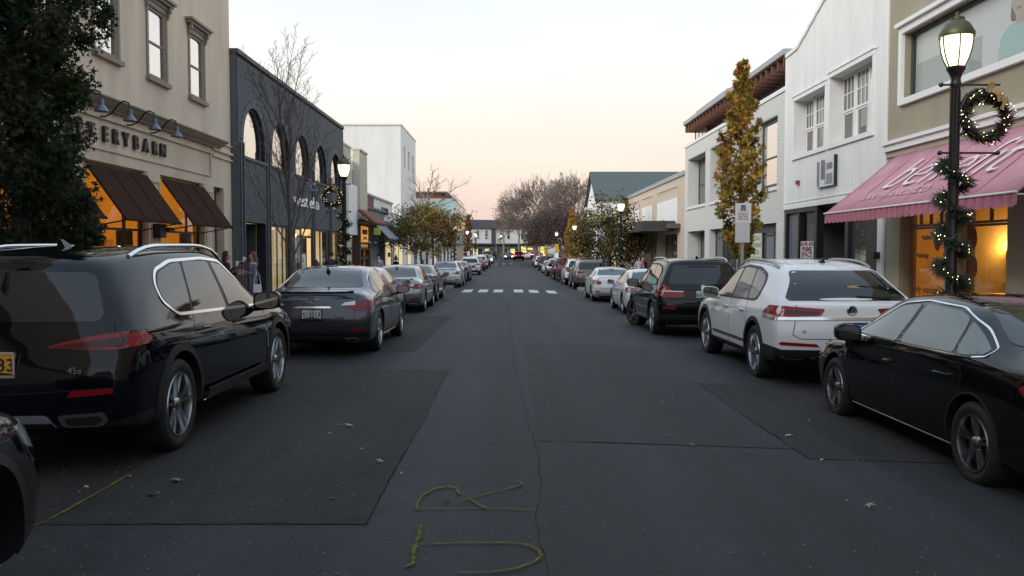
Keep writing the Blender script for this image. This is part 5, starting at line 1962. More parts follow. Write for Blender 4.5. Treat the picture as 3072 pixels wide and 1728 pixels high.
def make_lamp():
    t = empty('street_lamp')
    m = MB()
    m.lathe([(.0, 0), (.20, 0), (.20, .06), (.17, .10), (.16, .5), (.13, .56), (.14, .60), (.10, .70), (.075, .85), (.068, 2.2), (.058, 4.0), (.07, 4.03), (.07, 4.08), (.06, 4.12), (.085, 4.20), (.12, 4.25), (.125, 4.29), (.09, 4.30)], 16)
    m.build('pole', M_POLE, t, smooth=True)
    m = MB()
    for k in range(8):
        a = 2 * PI * k / 8
        m.tube([(.066 * math.cos(a), .066 * math.sin(a), .86), (.058 * math.cos(a), .058 * math.sin(a), 3.98)], .012, 4)
    m.build('fluting', M_POLE, t, kind='stuff')
    m = MB()
    m.lathe([(.05, 4.29), (.105, 4.31), (.15, 4.40), (.185, 4.52), (.20, 4.64), (.195, 4.72), (.0, 4.72)], 20)
    m.build('globe', M_GLOBE, t, smooth=True)
    m = MB()
    for k in range(6):
        a = 2 * PI * k / 6 + .25
        m.tube([(r * math.cos(a), r * math.sin(a), z) for r, z in ((.115, 4.29), (.165, 4.40), (.20, 4.52), (.214, 4.64), (.212, 4.72))], .010, 5)
    m.build('globe_rib', M_POLE, t, kind='stuff')
    m = MB()
    m.lathe([(.20, 4.70), (.228, 4.69), (.232, 4.74), (.20, 4.80), (.16, 4.87), (.11, 4.91), (.095, 4.92), (.095, 4.955), (.03, 4.965), (.02, 5.0), (.0, 5.0)], 20)
    m.ball((0, 0, 5.015), .026, 10)
    m.build('hood', M_HOOD, t, smooth=True)
    for z in (4.05, 3.12):
        m = MB()
        m.tube([(-.20, 0, z), (.60, 0, z)], .014, 8)
        m.ball((-.20, 0, z), .034, 10)
        m.ball((.60, 0, z), .034 if z < 4 else .016, 10)
        m.build('banner_arm', M_POLE, t, smooth=True)
    m = MB()
    m.tube([(.05, 0, 3.55), (.08, 0, 3.75), (.16, 0, 3.90), (.28, 0, 3.98), (.36, 0, 3.97)], [.03, .035, .035, .03, .025], 8)
    m.ball((.36, 0, 3.96), .055, 10)
    m.build('wreath_bracket', M_POLE, t, smooth=True)
    return t


def make_wreath(seed=5):
    r = random.Random(seed)
    t = empty('wreath')
    m = MB()
    for k in range(1150):
        a = r.uniform(0, 6.28)
        b = r.uniform(0, 6.28)
        rr = .285 + .055 * math.cos(b) * r.uniform(.4, 1)
        c = Vector((rr * math.cos(a), .075 * math.sin(b) * r.uniform(.4, 1), rr * math.sin(a)))
        out = (Vector((math.cos(b) * math.cos(a), math.sin(b), math.cos(b) * math.sin(a))) + rvec(r) * .8 + Vector((-math.sin(a), 0, math.cos(a))) * .8).normalized()
        m.mi = r.choices((0, 1, 2), (5, 3, 2))[0]
        s = out.orthogonal().normalized() * .015
        e = c + out * r.uniform(.06, .15)
        m.faces([c - s, c + s, e], [(0, 1, 2)])
    m.build('fir_sprays', [M_PINE, LF['brown'], LF['dull']], t, fix=False, kind='stuff')
    m = MB()
    m.lathe([(.285 + .045 * math.cos(2 * PI * i / 8), .045 * math.sin(2 * PI * i / 8)) for i in range(9)], 28, (0, 0, 0), 'y')
    m.build('wreath_core', mat('pine_core', (.012, .016, .010), rough=.95), t)
    m = MB()
    for k in range(58):
        a = r.uniform(0, 6.28)
        rr = .285 + r.uniform(-.10, .10)
        m.ball((rr * math.cos(a), -.085 + r.uniform(-.02, .06), rr * math.sin(a)), .0062, 6)
    m.build('fairy_lights', M_BULB, t, kind='stuff')
    m = MB()
    for pts in ([(-.02, -.08, .36), (.02, -.12, .46), (.06, -.10, .38)], [(.03, -.10, .36), (.16, -.12, .30), (.20, -.11, .18), (.17, -.10, .10)], [(.03, -.1, .36), (.10, -.13, .30), (.13, -.12, .2)]):
        for p, q in zip(pts[:-1], pts[1:]):
            m.bar(p, q, .045, .006, up=(0, 1, 0))
    m.build('ribbon', M_RIBBON, t)
    return t


def make_garland(seed=6):
    r = random.Random(seed)
    t = empty('garland')
    m, c, b = MB(), MB(), MB()
    turns, z0, z1 = 4.6, .95, 3.08
    P = []
    n = 110
    for i in range(n + 1):
        f = i / n
        a = 2 * PI * turns * f + 1.0
        P.append(Vector((.15 * math.cos(a), .15 * math.sin(a), z1 + (z0 - z1) * f)))
    c.tube(P, .035, 6)
    for i in range(2800):
        p = r.choice(P)
        d = (rvec(r) + Vector((p.x, p.y, 0)).normalized() * .7 + Vector((0, 0, -.3))).normalized()
        s = d.orthogonal().normalized() * .014
        q = p + rvec(r) * .03
        m.faces([q - s, q + s, q + d * r.uniform(.09, .20)], [(0, 1, 2)])
    for i in range(85):
        p = r.choice(P)
        b.ball(p * 1.0 + Vector((p.x, p.y, 0)).normalized() * r.uniform(.05, .09) + Vector((0, 0, r.uniform(-.05, .05))), .006, 6)
    c.build('garland_core', mat('pine_core', (.012, .016, .010)), t)
    m.build('fir_sprays', M_PINE, t, fix=False, kind='stuff')
    b.build('fairy_lights', M_BULB, t, kind='stuff')
    return t


LAMPS = [
    (6.12, 11.68, 1, 'nearest lit street lamp on the right, before the pink awning', 'lit fir wreath on the nearest right lamp, before the pink awning', 'lit fir garland wound round the nearest right lamp post'),
    (-5.6, 28.6, -1, 'lit street lamp on the left, before the dark brick store', 'lit fir wreath on the left lamp before the dark brick store', 'lit fir garland wound round the left lamp post by the dark brick store'),
    (6.12, 46.6, 1, 'lit street lamp on the right, before the sandstone store', 'lit wreath on the lamp before the sandstone store', 'lit garland on the lamp post before the sandstone store'),
    (-5.6, 61.5, -1, 'lit street lamp showing through the yellowing left tree', None, None),
    (6.12, 80, 1, 'lit street lamp beside the bright orange columnar tree', None, None),
    (-5.6, 85, -1, 'lit street lamp over the low white gallery wall', 'small lit wreath on the lamp by the low white gallery', 'lit garland on the lamp post by the low white gallery'),
    (-5.6, 111, -1, 'lit street lamp just left of the rust brown columnar tree', 'small lit wreath left of the rust brown columnar tree', 'lit garland left of the rust brown columnar tree'),
    (6.12, 111, 1, 'lit street lamp before the weeping dome tree trunk', 'small lit wreath before the weeping dome tree', None),
    (-5.6, 136, -1, 'lit street lamp just right of the rust brown columnar tree', None, 'lit garland right of the rust brown columnar tree'),
    (6.12, 142, 1, 'smaller lit street lamp left of the weeping dome tree', 'tiny lit wreath left of the weeping dome tree', None),
    (-7.4, 185, -1, 'distant lit street lamp at the left end of the white row', None, None),
    (-2.0, 186, -1, 'distant lit street lamp in front of the white row', 'tiny dark wreath in front of the white row', None),
]
lamp0 = wr0 = ga0 = None
for x, y, s, lab, wl_, gl_ in LAMPS:
    t = make_lamp() if lamp0 is None else copy_tree(lamp0)
    lamp0 = lamp0 or t
    g = gz(x, y) + .10
    t.location = (x, y, g)
    t.rotation_euler = (0, 0, 0 if s > 0 else PI)
    tag(t, lab, 'street lamp', 'street lamps along both pavements')
    if wl_:
        w = make_wreath() if wr0 is None else copy_tree(wr0)
        wr0 = wr0 or w
        w.location = (x + s * .40, y - .02, g + 3.60)
        w.rotation_euler = (0, 0, 0)
        if s < 0:
            w.scale = (-1, 1, 1) if False else (1, 1, 1)
        tag(w, wl_, 'wreath', 'wreaths hung on the street lamps')
    if gl_:
        w = make_garland() if ga0 is None else copy_tree(ga0)
        ga0 = ga0 or w
        w.location = (x, y, g)
        w.rotation_euler = (0, 0, x)
        tag(w, gl_, 'garland', 'garlands wound round the lamp posts')

# banner sign on its post
g = gz(6, 21.7) + .1
bs = thing('banner_sign', 'white paper sign reading ENJOY MORE SPACE on a thin post', 'sign', (6.0, 21.8, g))
m = MB()
m.box(-.03, .03, -.03, .03, 0, 2.95)
m.build('post', M_GREYM, bs)
M_PAPER = mat('sign_paper', (0.74, 0.74, 0.75), rough=.7, noise=.04, nscale=4)
m = MB()
m.box(-.205, .205, -.06, -.05, 2.62, 3.13)
up_ = m.build('upper_sheet', M_PAPER, bs)
m = MB()
m.box(-.20, .175, -.055, -.046, 2.12, 2.63)
m.build('lower_sheet', mat('sign_paper_grey', (0.62, 0.62, 0.65), rough=.7), bs)
m = MB()
m.box(-.065, .065, -.064, -.060, 2.95, 3.08)
lg = m.build('emblem', mat('emblem_navy', (.02, .025, .09), rough=.6), up_)
m = MB()
for pts in ([(-.05, 3.06), (-.045, 2.99), (-.02, 2.965), (.0, 3.0), (.012, 3.05)], [(.0, 3.0), (.015, 2.97), (.035, 2.99), (.05, 3.04), (.06, 3.07)]):
    m.tube([(a, -.066, b) for a, b in pts], .006, 5)
m.build('emblem_swoosh', M_WHITEINK, lg)
for t_, z, s_, mm in (('WESTPORT', 2.925, .045, mat('ink_mauve', (.45, .25, .27))), ('ENJOY', 2.855, .085, mat('ink_grey', (.10, .10, .12))), ('MORE', 2.79, .085, mat('ink_rose', (.45, .12, .16))), ('SPACE', 2.725, .085, mat('ink_grey', (.10, .10, .12)))):
    text(t_, mm, frame_mtx((0, -.062, z), (1, 0, 0), (0, 0, 1), 1.05, .8), up_, size=s_, extrude=.0005, bold=.001)


def small_sign(lab, x, y, zt, w, parts, post=True, name='street_sign'):
    t = thing(name, lab, 'sign', (x, y, gz(x, y) + .1))
    if post:
        m = MB()
        m.box(-.04, .04, -.04, .04, 0, zt)
        m.build('post', M_GREYM, t)
    for z0, z1, mm, nm in parts:
        m = MB()
        m.box(-w / 2, w / 2, -.07, -.05, z0, z1)
        m.build(nm, mm, t)
    return t


M_YEL = mat('sign_yellow', (.55, .30, .02), rough=.6)
small_sign('yellow and white banner before the weeping dome tree trunk', 5.75, 104, 3.2, .48, [(2.1, 3.2, M_YEL, 'upper_panel'), (.95, 2.09, M_PAPER, 'lower_panel')])
small_sign('smaller yellow banner on the lamp left of the weeping tree', 5.9, 138, 2.6, .6, [(1.5, 2.6, M_YEL, 'panel')])
d = small_sign('white framed directory board farther up the right pavement', 6.6, 140, 3.6, 1.3, [(1.7, 3.5, M_PAPER, 'board')], post=False)
m = MB()
m.box(-.75, -.66, -.1, 0, 0, 4.6)
m.build('post', M_WTRIM, d)
m = MB()
m.box(.66, .75, -.1, 0, 0, 3.6)
m.build('post', M_WTRIM, d)
for i in range(3):
    m = MB()
    m.box(-.4, .5, -.08, -.071, 3.1 - i * .3, 3.22 - i * .3)
    m.build('text_line', M_BLUEGREY, d)
small_sign('white notice board at the far right bend', 4.6, 150, 2.6, .75, [(1.3, 2.6, M_PAPER, 'board')])
small_sign('white paper notice by the rust brown columnar tree', -5.3, 108, 2.1, .36, [(1.5, 2.1, M_PAPER, 'sheet')])
small_sign('second paper notice right of the rust brown tree', -5.2, 126, 1.9, .44, [(.9, 1.9, M_PAPER, 'sheet')])
small_sign('white parking notice under the yellowing left tree', -5.3, 52, 1.9, .22, [(1.4, 1.9, M_PAPER, 'sheet')])
# pink chair on the right pavement
pc = thing('pink_chair', 'pink plastic chair standing behind the black saloon near the lamp', 'chair', (6.9, 11.0, gz(6, 11) + .12), R(-70))
m = MB()
m.prism(round_poly([(-.24, .50), (.24, .50), (.27, 1.02), (-.27, 1.02)], .12, 4), lambda u, v, d: (u, d + .08 * (v - .5), v), .20, .24)
m.build('backrest', mat('pink_plastic', (.62, .26, .28), rough=.4), pc, smooth=True)
m = MB()
m.box(-.25, .25, -.26, .22, .46, .49)
m.build('seat', mat('pink_plastic', (.62, .26, .28)), pc)
for x in (-.22, .22):
    for y in (-.22, .2):
        m = MB()
        m.tube([(x, y, .46), (x * 1.15, y * 1.15, 0)], .02, 6)
        m.build('leg', mat('pink_plastic', (.62, .26, .28)), pc)
# lit christmas tree inside the beige store window
xt = thing('christmas_tree', 'small lit christmas tree inside the beige store window', 'tree', (-8.95, 18.1, .3))
r_ = random.Random(77)
m, b = MB(), MB()
for i in range(900):
    z = r_.random() ** 1.3 * 1.5
    a = r_.uniform(0, 6.28)
    k = (1 - z / 1.55) * .42
    p = Vector((math.cos(a) * k * r_.uniform(.3, 1), math.sin(a) * k * r_.uniform(.3, 1), z + .1))
    d_ = (Vector((math.cos(a), math.sin(a), -.3)) + rvec(r_) * .6).normalized()
    s = d_.orthogonal().normalized() * .02
    m.faces([p - s, p + s, p + d_ * .14], [(0, 1, 2)])
    if i % 22 == 0:
        b.ball(p + d_ * .1, .014, 6)
m.build('needles', M_PINE, xt, fix=False, kind='stuff')
b.build('fairy_lights', M_BULB, xt, kind='stuff')
m = MB()
m.tube([(0, 0, 0), (0, 0, 1.5)], [.03, .01], 6)
m.build('trunk', M_BARK, xt)
# ------------------------------------------------------------------ cars
def pchip(xs, ys):
    n = len(xs)
    h = [xs[i + 1] - xs[i] for i in range(n - 1)]
    d = [(ys[i + 1] - ys[i]) / h[i] if h[i] else 0.0 for i in range(n - 1)]
    m = [0.0] * n
    m[0], m[-1] = d[0], d[-1]
    for i in range(1, n - 1):
        if d[i - 1] * d[i] > 0:
            w1, w2 = 2 * h[i] + h[i - 1], h[i] + 2 * h[i - 1]
            m[i] = (w1 + w2) / (w1 / d[i - 1] + w2 / d[i])

    def f(x):
        i = 0
        while i < n - 2 and x > xs[i + 1]:
            i += 1
        t = (x - xs[i]) / h[i] if h[i] else 0
        t2, t3 = t * t, t * t * t
        return ((2 * t3 - 3 * t2 + 1) * ys[i] + (t3 - 2 * t2 + t) * h[i] * m[i] + (-2 * t3 + 3 * t2) * ys[i + 1] + (t3 - t2) * h[i] * m[i + 1])
    return f


class Body:
    def __init__(s, sp):
        s.sp = sp
        W = sp['W']
        zl, zm = sp.get('zl', 0.40), sp.get('zm', 0.66)
        rings = []
        for (ys, zb, zbelt, zt, plan, wb, wt) in sp['st']:
            if not hasattr(ys, '__len__'):
                ys = (ys,) * 4
            a, b, c, d = ys
            e = sp.get('edge', 0.055)
            zsh = zbelt - sp.get('sh', 0.15)
            zmm = min(zm, zsh - 0.05)
            zll = min(zl, zmm - 0.06)
            y5 = b + (c - b) * 0.55
            wsh = W * sp.get('wsh', 0.985)
            rings.append([(0, a, zb), (W * plan * 0.72, a, zb), (W * plan * 0.925, a, zb + 0.05), (W * plan * 0.985, a * 0.4 + b * 0.6, zll),
                          (W * plan, b, zmm), (wsh * plan, y5, zsh), (wb * plan, c, zbelt),
                          ((wb * 0.53 + wt * 0.47) * plan + 0.012, (c + d) / 2, zbelt * 0.47 + (zt - e) * 0.53),
                          (wt * plan, d, zt - e), (wt * plan * 0.62, d, zt - 0.014), (0, d, zt)])
        nj = len(rings[0])
        ts = []
        for i, rg in enumerate(rings):
            ts.append(sum(p[1] for p in rg) / nj)
        fu = [[pchip(ts, [rg[j][k] for rg in rings]) for k in range(3)] for j in range(nj)]
        tt = []
        for i in range(len(ts) - 1):
            m = max(2, int((ts[i + 1] - ts[i]) / 0.085))
            tt += [ts[i] + (ts[i + 1] - ts[i]) * q / m for q in range(m)]
        tt.append(ts[-1])
        SUB = 4
        grid = []
        for t in tt:
            col = [[fu[j][k](t) for k in range(3)] for j in range(nj)]
            # chord length parameter keeps the section even
            par = [0.0]
            for j in range(1, nj):
                par.append(par[-1] + max(0.02, math.dist(col[j], col[j - 1])))
            fv = [pchip(par, [c[k] for c in col]) for k in range(3)]
            row = []
            for j in range(nj - 1):
                for q in range(SUB):
                    v = par[j] + (par[j + 1] - par[j]) * q / SUB
                    row.append((fv[0](v), fv[1](v), fv[2](v)))
            row.append(tuple(col[-1]))
            grid.append(row)
        nr = len(grid[0])
        verts, faces, low = [], [], []
        cl = sp.get('clad', 0)
        full = 2 * nr - 2
        for row in grid:
            for p in row:
                verts.append(p)
            for p in row[-2:0:-1]:
                verts.append((-p[0], p[1], p[2]))
        for i in range(len(grid) - 1):
            for j in range(full):
                j2 = (j + 1) % full
                faces.append((i * full + j, i * full + j2, (i + 1) * full + j2, (i + 1) * full + j))
                jj = j if j < nr - 1 else full - 1 - j
                vi = [i * full + j, i * full + j2, (i + 1) * full + j2, (i + 1) * full + j]
                zc = sum(verts[a][2] for a in vi) / 4
                yc = sum(verts[a][1] for a in vi) / 4
                low.append(1 if jj < SUB * cl or (yc < sp['ra'] and zc < sp.get('clad_rear', 0)) else 0)
        # end caps as bulged grids
        NC = 14
        for end, base, bulge in ((0, 0, -sp.get('bulge', 0.07)), (1, (len(grid) - 1) * full, sp.get('fbulge', 0.10))):
            row = grid[0] if end == 0 else grid[-1]
            b0 = len(verts)
            idx = []
            for j in range(nr):
                x, y, z = row[j]
                ln = []
                for c in range(NC + 1):
                    f = 1 - 2 * c / NC
                    if c == 0:
                        ln.append(base + j)
                    elif c == NC:
                        ln.append(base + (full - j) % full if 0 < j < nr - 1 else base + j)
                    else:
                        if j in (0, nr - 1):
                            ln.append(base + j)
                        else:
                            wmid = row[j][0] / (sp['W'])
                            verts.append((x * f, y + bulge * wmid * (1 - f * f), z))
                            ln.append(len(verts) - 1)
                idx.append(ln)
            for j in range(nr - 1):
                for c in range(NC):
                    q = [idx[j][c], idx[j][c + 1], idx[j + 1][c + 1], idx[j + 1][c]]
                    u = []
                    for a in q:
                        if a not in u:
                            u.append(a)
                    if len(u) > 2:
                        faces.append(u[::-1] if end else u)
                        zc = sum(verts[a][2] for a in u) / len(u)
                        low.append(1 if (j < SUB * cl or zc < sp.get('clad_rear', 0) and not end) else 0)
        me = bpy.data.meshes.new('body')
        me.from_pydata(verts, [], faces)
        me.polygons.foreach_set('material_index', low)
        bm = bmesh.new()
        bm.from_mesh(me)
        bmesh.ops.remove_doubles(bm, verts=bm.verts, dist=1e-5)
        bmesh.ops.recalc_face_normals(bm, faces=bm.faces)
        bm.to_mesh(me)
        s.bvh = BVHTree.FromBMesh(bm)
        bm.free()
        s.me = me

    def hit(s, kind, u, v, sg=1):
        if kind == 'side':
            o, d = Vector((4 * sg, u, v)), Vector((-sg, 0, 0))
        elif kind == 'rear':
            o, d = Vector((u * sg, -3, v)), Vector((0, 1, 0))
        elif kind == 'front':
            o, d = Vector((u * sg, 9, v)), Vector((0, -1, 0))
        else:
            o, d = Vector((u * sg, v, 4)), Vector((0, 0, -1))
        loc, nor, _, _ = s.bvh.ray_cast(o, d)
        if loc is None:
            loc, nor, _, _ = s.bvh.find_nearest(o + d * (3.2 if kind == 'side' else 3 if kind == 'rear' else 2.5))
        return loc, nor

    def carve(s):
        """wheel arches cut out of the shell"""
        sp = s.sp
        c = MB()
        for ya in (sp['ra'], sp['ra'] + sp['wb']):
            for sg in (-1, 1):
                n = 40
                prof = [(0.001, 0), (sp['R'] + sp.get('gap', .055), 0), (sp['R'] + sp.get('gap', .055), 0.6), (0.001, 0.6)]
                c.lathe([(r, sg * (sp['W'] - 0.36 + h)) for r, h in prof], n, (0, ya, sp['R'] + sp.get('lift', 0.01)), 'x')
        cut = c.build('cutter', [M_PLAST])
        bm = bmesh.new()
        bm.from_mesh(cut.data)
        bmesh.ops.remove_doubles(bm, verts=bm.verts, dist=0.002)
        bmesh.ops.recalc_face_normals(bm, faces=bm.faces)
        bm.to_mesh(cut.data)
        bm.free()
        o = bpy.data.objects.new('tmp', s.me)
        COL.objects.link(o)
        md = o.modifiers.new('b', 'BOOLEAN')
        md.operation = 'DIFFERENCE'
        md.solver = 'EXACT'
        md.object = cut
        dg = bpy.context.evaluated_depsgraph_get()
        out = bpy.data.meshes.new_from_object(o.evaluated_get(dg))
        bpy.data.objects.remove(o)
        bpy.data.objects.remove(cut)
        for p in out.polygons:
            ctr = p.center
            for ya in (sp['ra'], sp['ra'] + sp['wb']):
                if math.hypot(ctr.y - ya, ctr.z - sp['R'] - sp.get('lift', 0.01)) < sp['R'] + sp.get('gap', .055) - 0.0005 + 0.003 and abs(p.normal.x) < 0.3 \
                        or (math.hypot(ctr.y - ya, ctr.z - sp['R']) < sp['R'] + 0.03 and abs(ctr.x) < sp['W'] - 0.3 and p.normal.x * ctr.x > 0 and abs(p.normal.x) > 0.9):
                    p.material_index = 1
        out.shade_smooth()
        out.set_sharp_from_angle(angle=R(38))
        return out

    def panel(s, kind, poly, m, name, parent, sg=1, off=0.004, step=0.07, thick=0.012):
        bm = bmesh.new()
        vs = [bm.verts.new((u, v, 0)) for u, v in poly]
        bm.faces.new(vs)
        for ax in (0, 1):
            lo, hi = min(p[ax] for p in poly), max(p[ax] for p in poly)
            n = int((hi - lo) / step)
            for i in range(1, n + 1):
                co = [0, 0, 0]
                co[ax] = lo + (hi - lo) * i / (n + 1)
                no = [0, 0, 0]
                no[ax] = 1
                bmesh.ops.bisect_plane(bm, geom=bm.verts[:] + bm.edges[:] + bm.faces[:], plane_co=co, plane_no=no, dist=1e-5)
        bnd = [e for e in bm.edges if e.is_boundary]
        back = {}
        for v in bm.verts:
            loc, nor = s.hit(kind, v.co.x, v.co.y, sg)
            back[v] = loc + nor * (off - thick)
            v.co = loc + nor * off
        new = {}
        for e in bnd:
            a, b = e.verts
            for w in (a, b):
                if w not in new:
                    new[w] = bm.verts.new(back[w])
            try:
                bm.faces.new((a, b, new[b], new[a]))
            except ValueError:
                pass
        bmesh.ops.recalc_face_normals(bm, faces=bm.faces)
        me = bpy.data.meshes.new(name)
        bm.to_mesh(me)
        bm.free()
        # the sheet must face out of the car
        big = max(me.polygons, key=lambda p: p.area)
        ctr = big.center
        out = {'side': Vector((sg, 0, 0)), 'rear': Vector((0, -1, 0)), 'front': Vector((0, 1, 0)), 'top': Vector((0, 0, 1))}[kind]
        if big.normal.dot(out) < 0:
            me.flip_normals()
        me.materials.append(m)
        me.shade_smooth()
        me.set_sharp_from_angle(angle=R(45))
        return put(name, me, parent)

    def strip(s, kind, path, w, m, name, parent, sg=1, off=0.005, closed=False, step=0.05, thick=0.01):
        """narrow raised band along a path on the body"""
        P = [Vector(p) for p in path]
        if closed:
            P.append(P[0])
        Q = []
        for a, b in zip(P[:-1], P[1:]):
            n = max(1, int((b - a).length / step))
            Q += [a + (b - a) * i / n for i in range(n)]
        if not closed:
            Q.append(P[-1])
        mb = MB()
        n = len(Q)
        rows = []
        for i in range(n):
            a = Q[i - 1] if (i or closed) else Q[i]
            b = Q[(i + 1) % n] if (i < n - 1 or closed) else Q[i]
            d = b - a
            if d.length < 1e-9:
                d = Vector((1, 0))
            d.normalize()
            t = Vector((-d.y, d.x))
            row = []
            for k in (-0.5, 0.5):
                q = Q[i] + t * (w * k)
                loc, nor = s.hit(kind, q.x, q.y, sg)
                row.append((loc, nor))
            rows.append([row[0][0] + row[0][1] * (off - thick), row[0][0] + row[0][1] * off, row[1][0] + row[1][1] * off, row[1][0] + row[1][1] * (off - thick)])
        b = len(mb.v)
        for r in rows:
            for p in r:
                mb.pt(p)
        for i in range(n if closed else n - 1):
            j = (i + 1) % n
            for k in range(3):
                mb.f.append([i * 4 + k, i * 4 + k + 1, j * 4 + k + 1, j * 4 + k])
                mb.m.append(0)
        return mb.build(name, m, parent, smooth=True)


def make_wheel(R_, tw, rim, nsp, style, m_rim):
    """right-hand wheel about its own centre, outer face towards +x"""
    t = MB()
    h = tw / 2
    t.lathe([(rim, -h), (R_ - 0.035, -h), (R_ - 0.012, -h + 0.018), (R_, -h + 0.045), (R_, h - 0.045), (R_ - 0.012, h - 0.018), (R_ - 0.035, h - 0.002), (R_ - 0.06, h + 0.002), (rim + 0.012, h - 0.006), (rim - 0.004, h - 0.014)], 40, axis='x')
    tyre = t.build('tyre', M_TYRE, None, smooth=True)
    r = MB()
    r.lathe([(rim - 0.004, h - 0.014), (rim - 0.008, h - 0.004), (rim - 0.02, h - 0.006), (rim - 0.026, h - 0.03), (rim - 0.03, -h + 0.02)], 40, axis='x')
    if style == 'plain':
        groups = [[0.0]]
        w0, w1 = 0.055, 0.05
    elif style == 'double':
        groups = [[-0.085, 0.085]]
        w0, w1 = 0.03, 0.034
    elif style == 'fan':
        groups = [[-0.12, 0.0, 0.12]]
        w0, w1 = 0.03, 0.05
    else:
        groups = [[-0.13, 0.13]]
        w0, w1 = 0.034, 0.028
    for k in range(nsp):
        a0 = 2 * PI * k / nsp + 0.3
        for g in groups[0]:
            aa, ab = a0 + g * 0.45, a0 + g * 1.6
            if style == 'fan':
                ab += 0.18
            p0 = Vector((0, math.cos(aa), math.sin(aa))) * 0.045
            p1 = Vector((0, math.cos(ab), math.sin(ab))) * (rim - 0.018)
            d = (p1 - p0).normalized()
            sdir = Vector((1, 0, 0)).cross(d)
            pts = []
            for p, w, x in ((p0, w0, h - 0.035), (p0.lerp(p1, .5), (w0 + w1) / 2, h - 0.02), (p1, w1, h - 0.012)):
                for dx, k2 in ((-0.028, -0.5), (0, -0.32), (0, 0.32), (-0.028, 0.5)):
                    pts.append(p + sdir * (w * k2) + Vector((x + dx, 0, 0)))
            fs = []
            for i in range(2):
                for j in range(3):
                    fs.append((i * 4 + j, i * 4 + j + 1, (i + 1) * 4 + j + 1, (i + 1) * 4 + j))
            r.faces(pts, fs)
    r.lathe([(0.001, h - 0.018), (0.03, h - 0.018), (0.05, h - 0.03), (0.065, h - 0.05)], 20, axis='x')
    rimo = r.build('rim', m_rim, None, smooth=True)
    d = MB()
    d.lathe([(0.02, h - 0.075), (rim - 0.06, h - 0.075), (rim - 0.06, h - 0.10), (rim - 0.025, h - 0.13), (0.02, h - 0.14)], 28, axis='x')
    disc = d.build('brake_disc', M_DISC, None, smooth=True)
    out = [tyre.data, rimo.data, disc.data]
    for o in (tyre, rimo, disc):
        bpy.data.objects.remove(o)
    return out


KINDS = {}


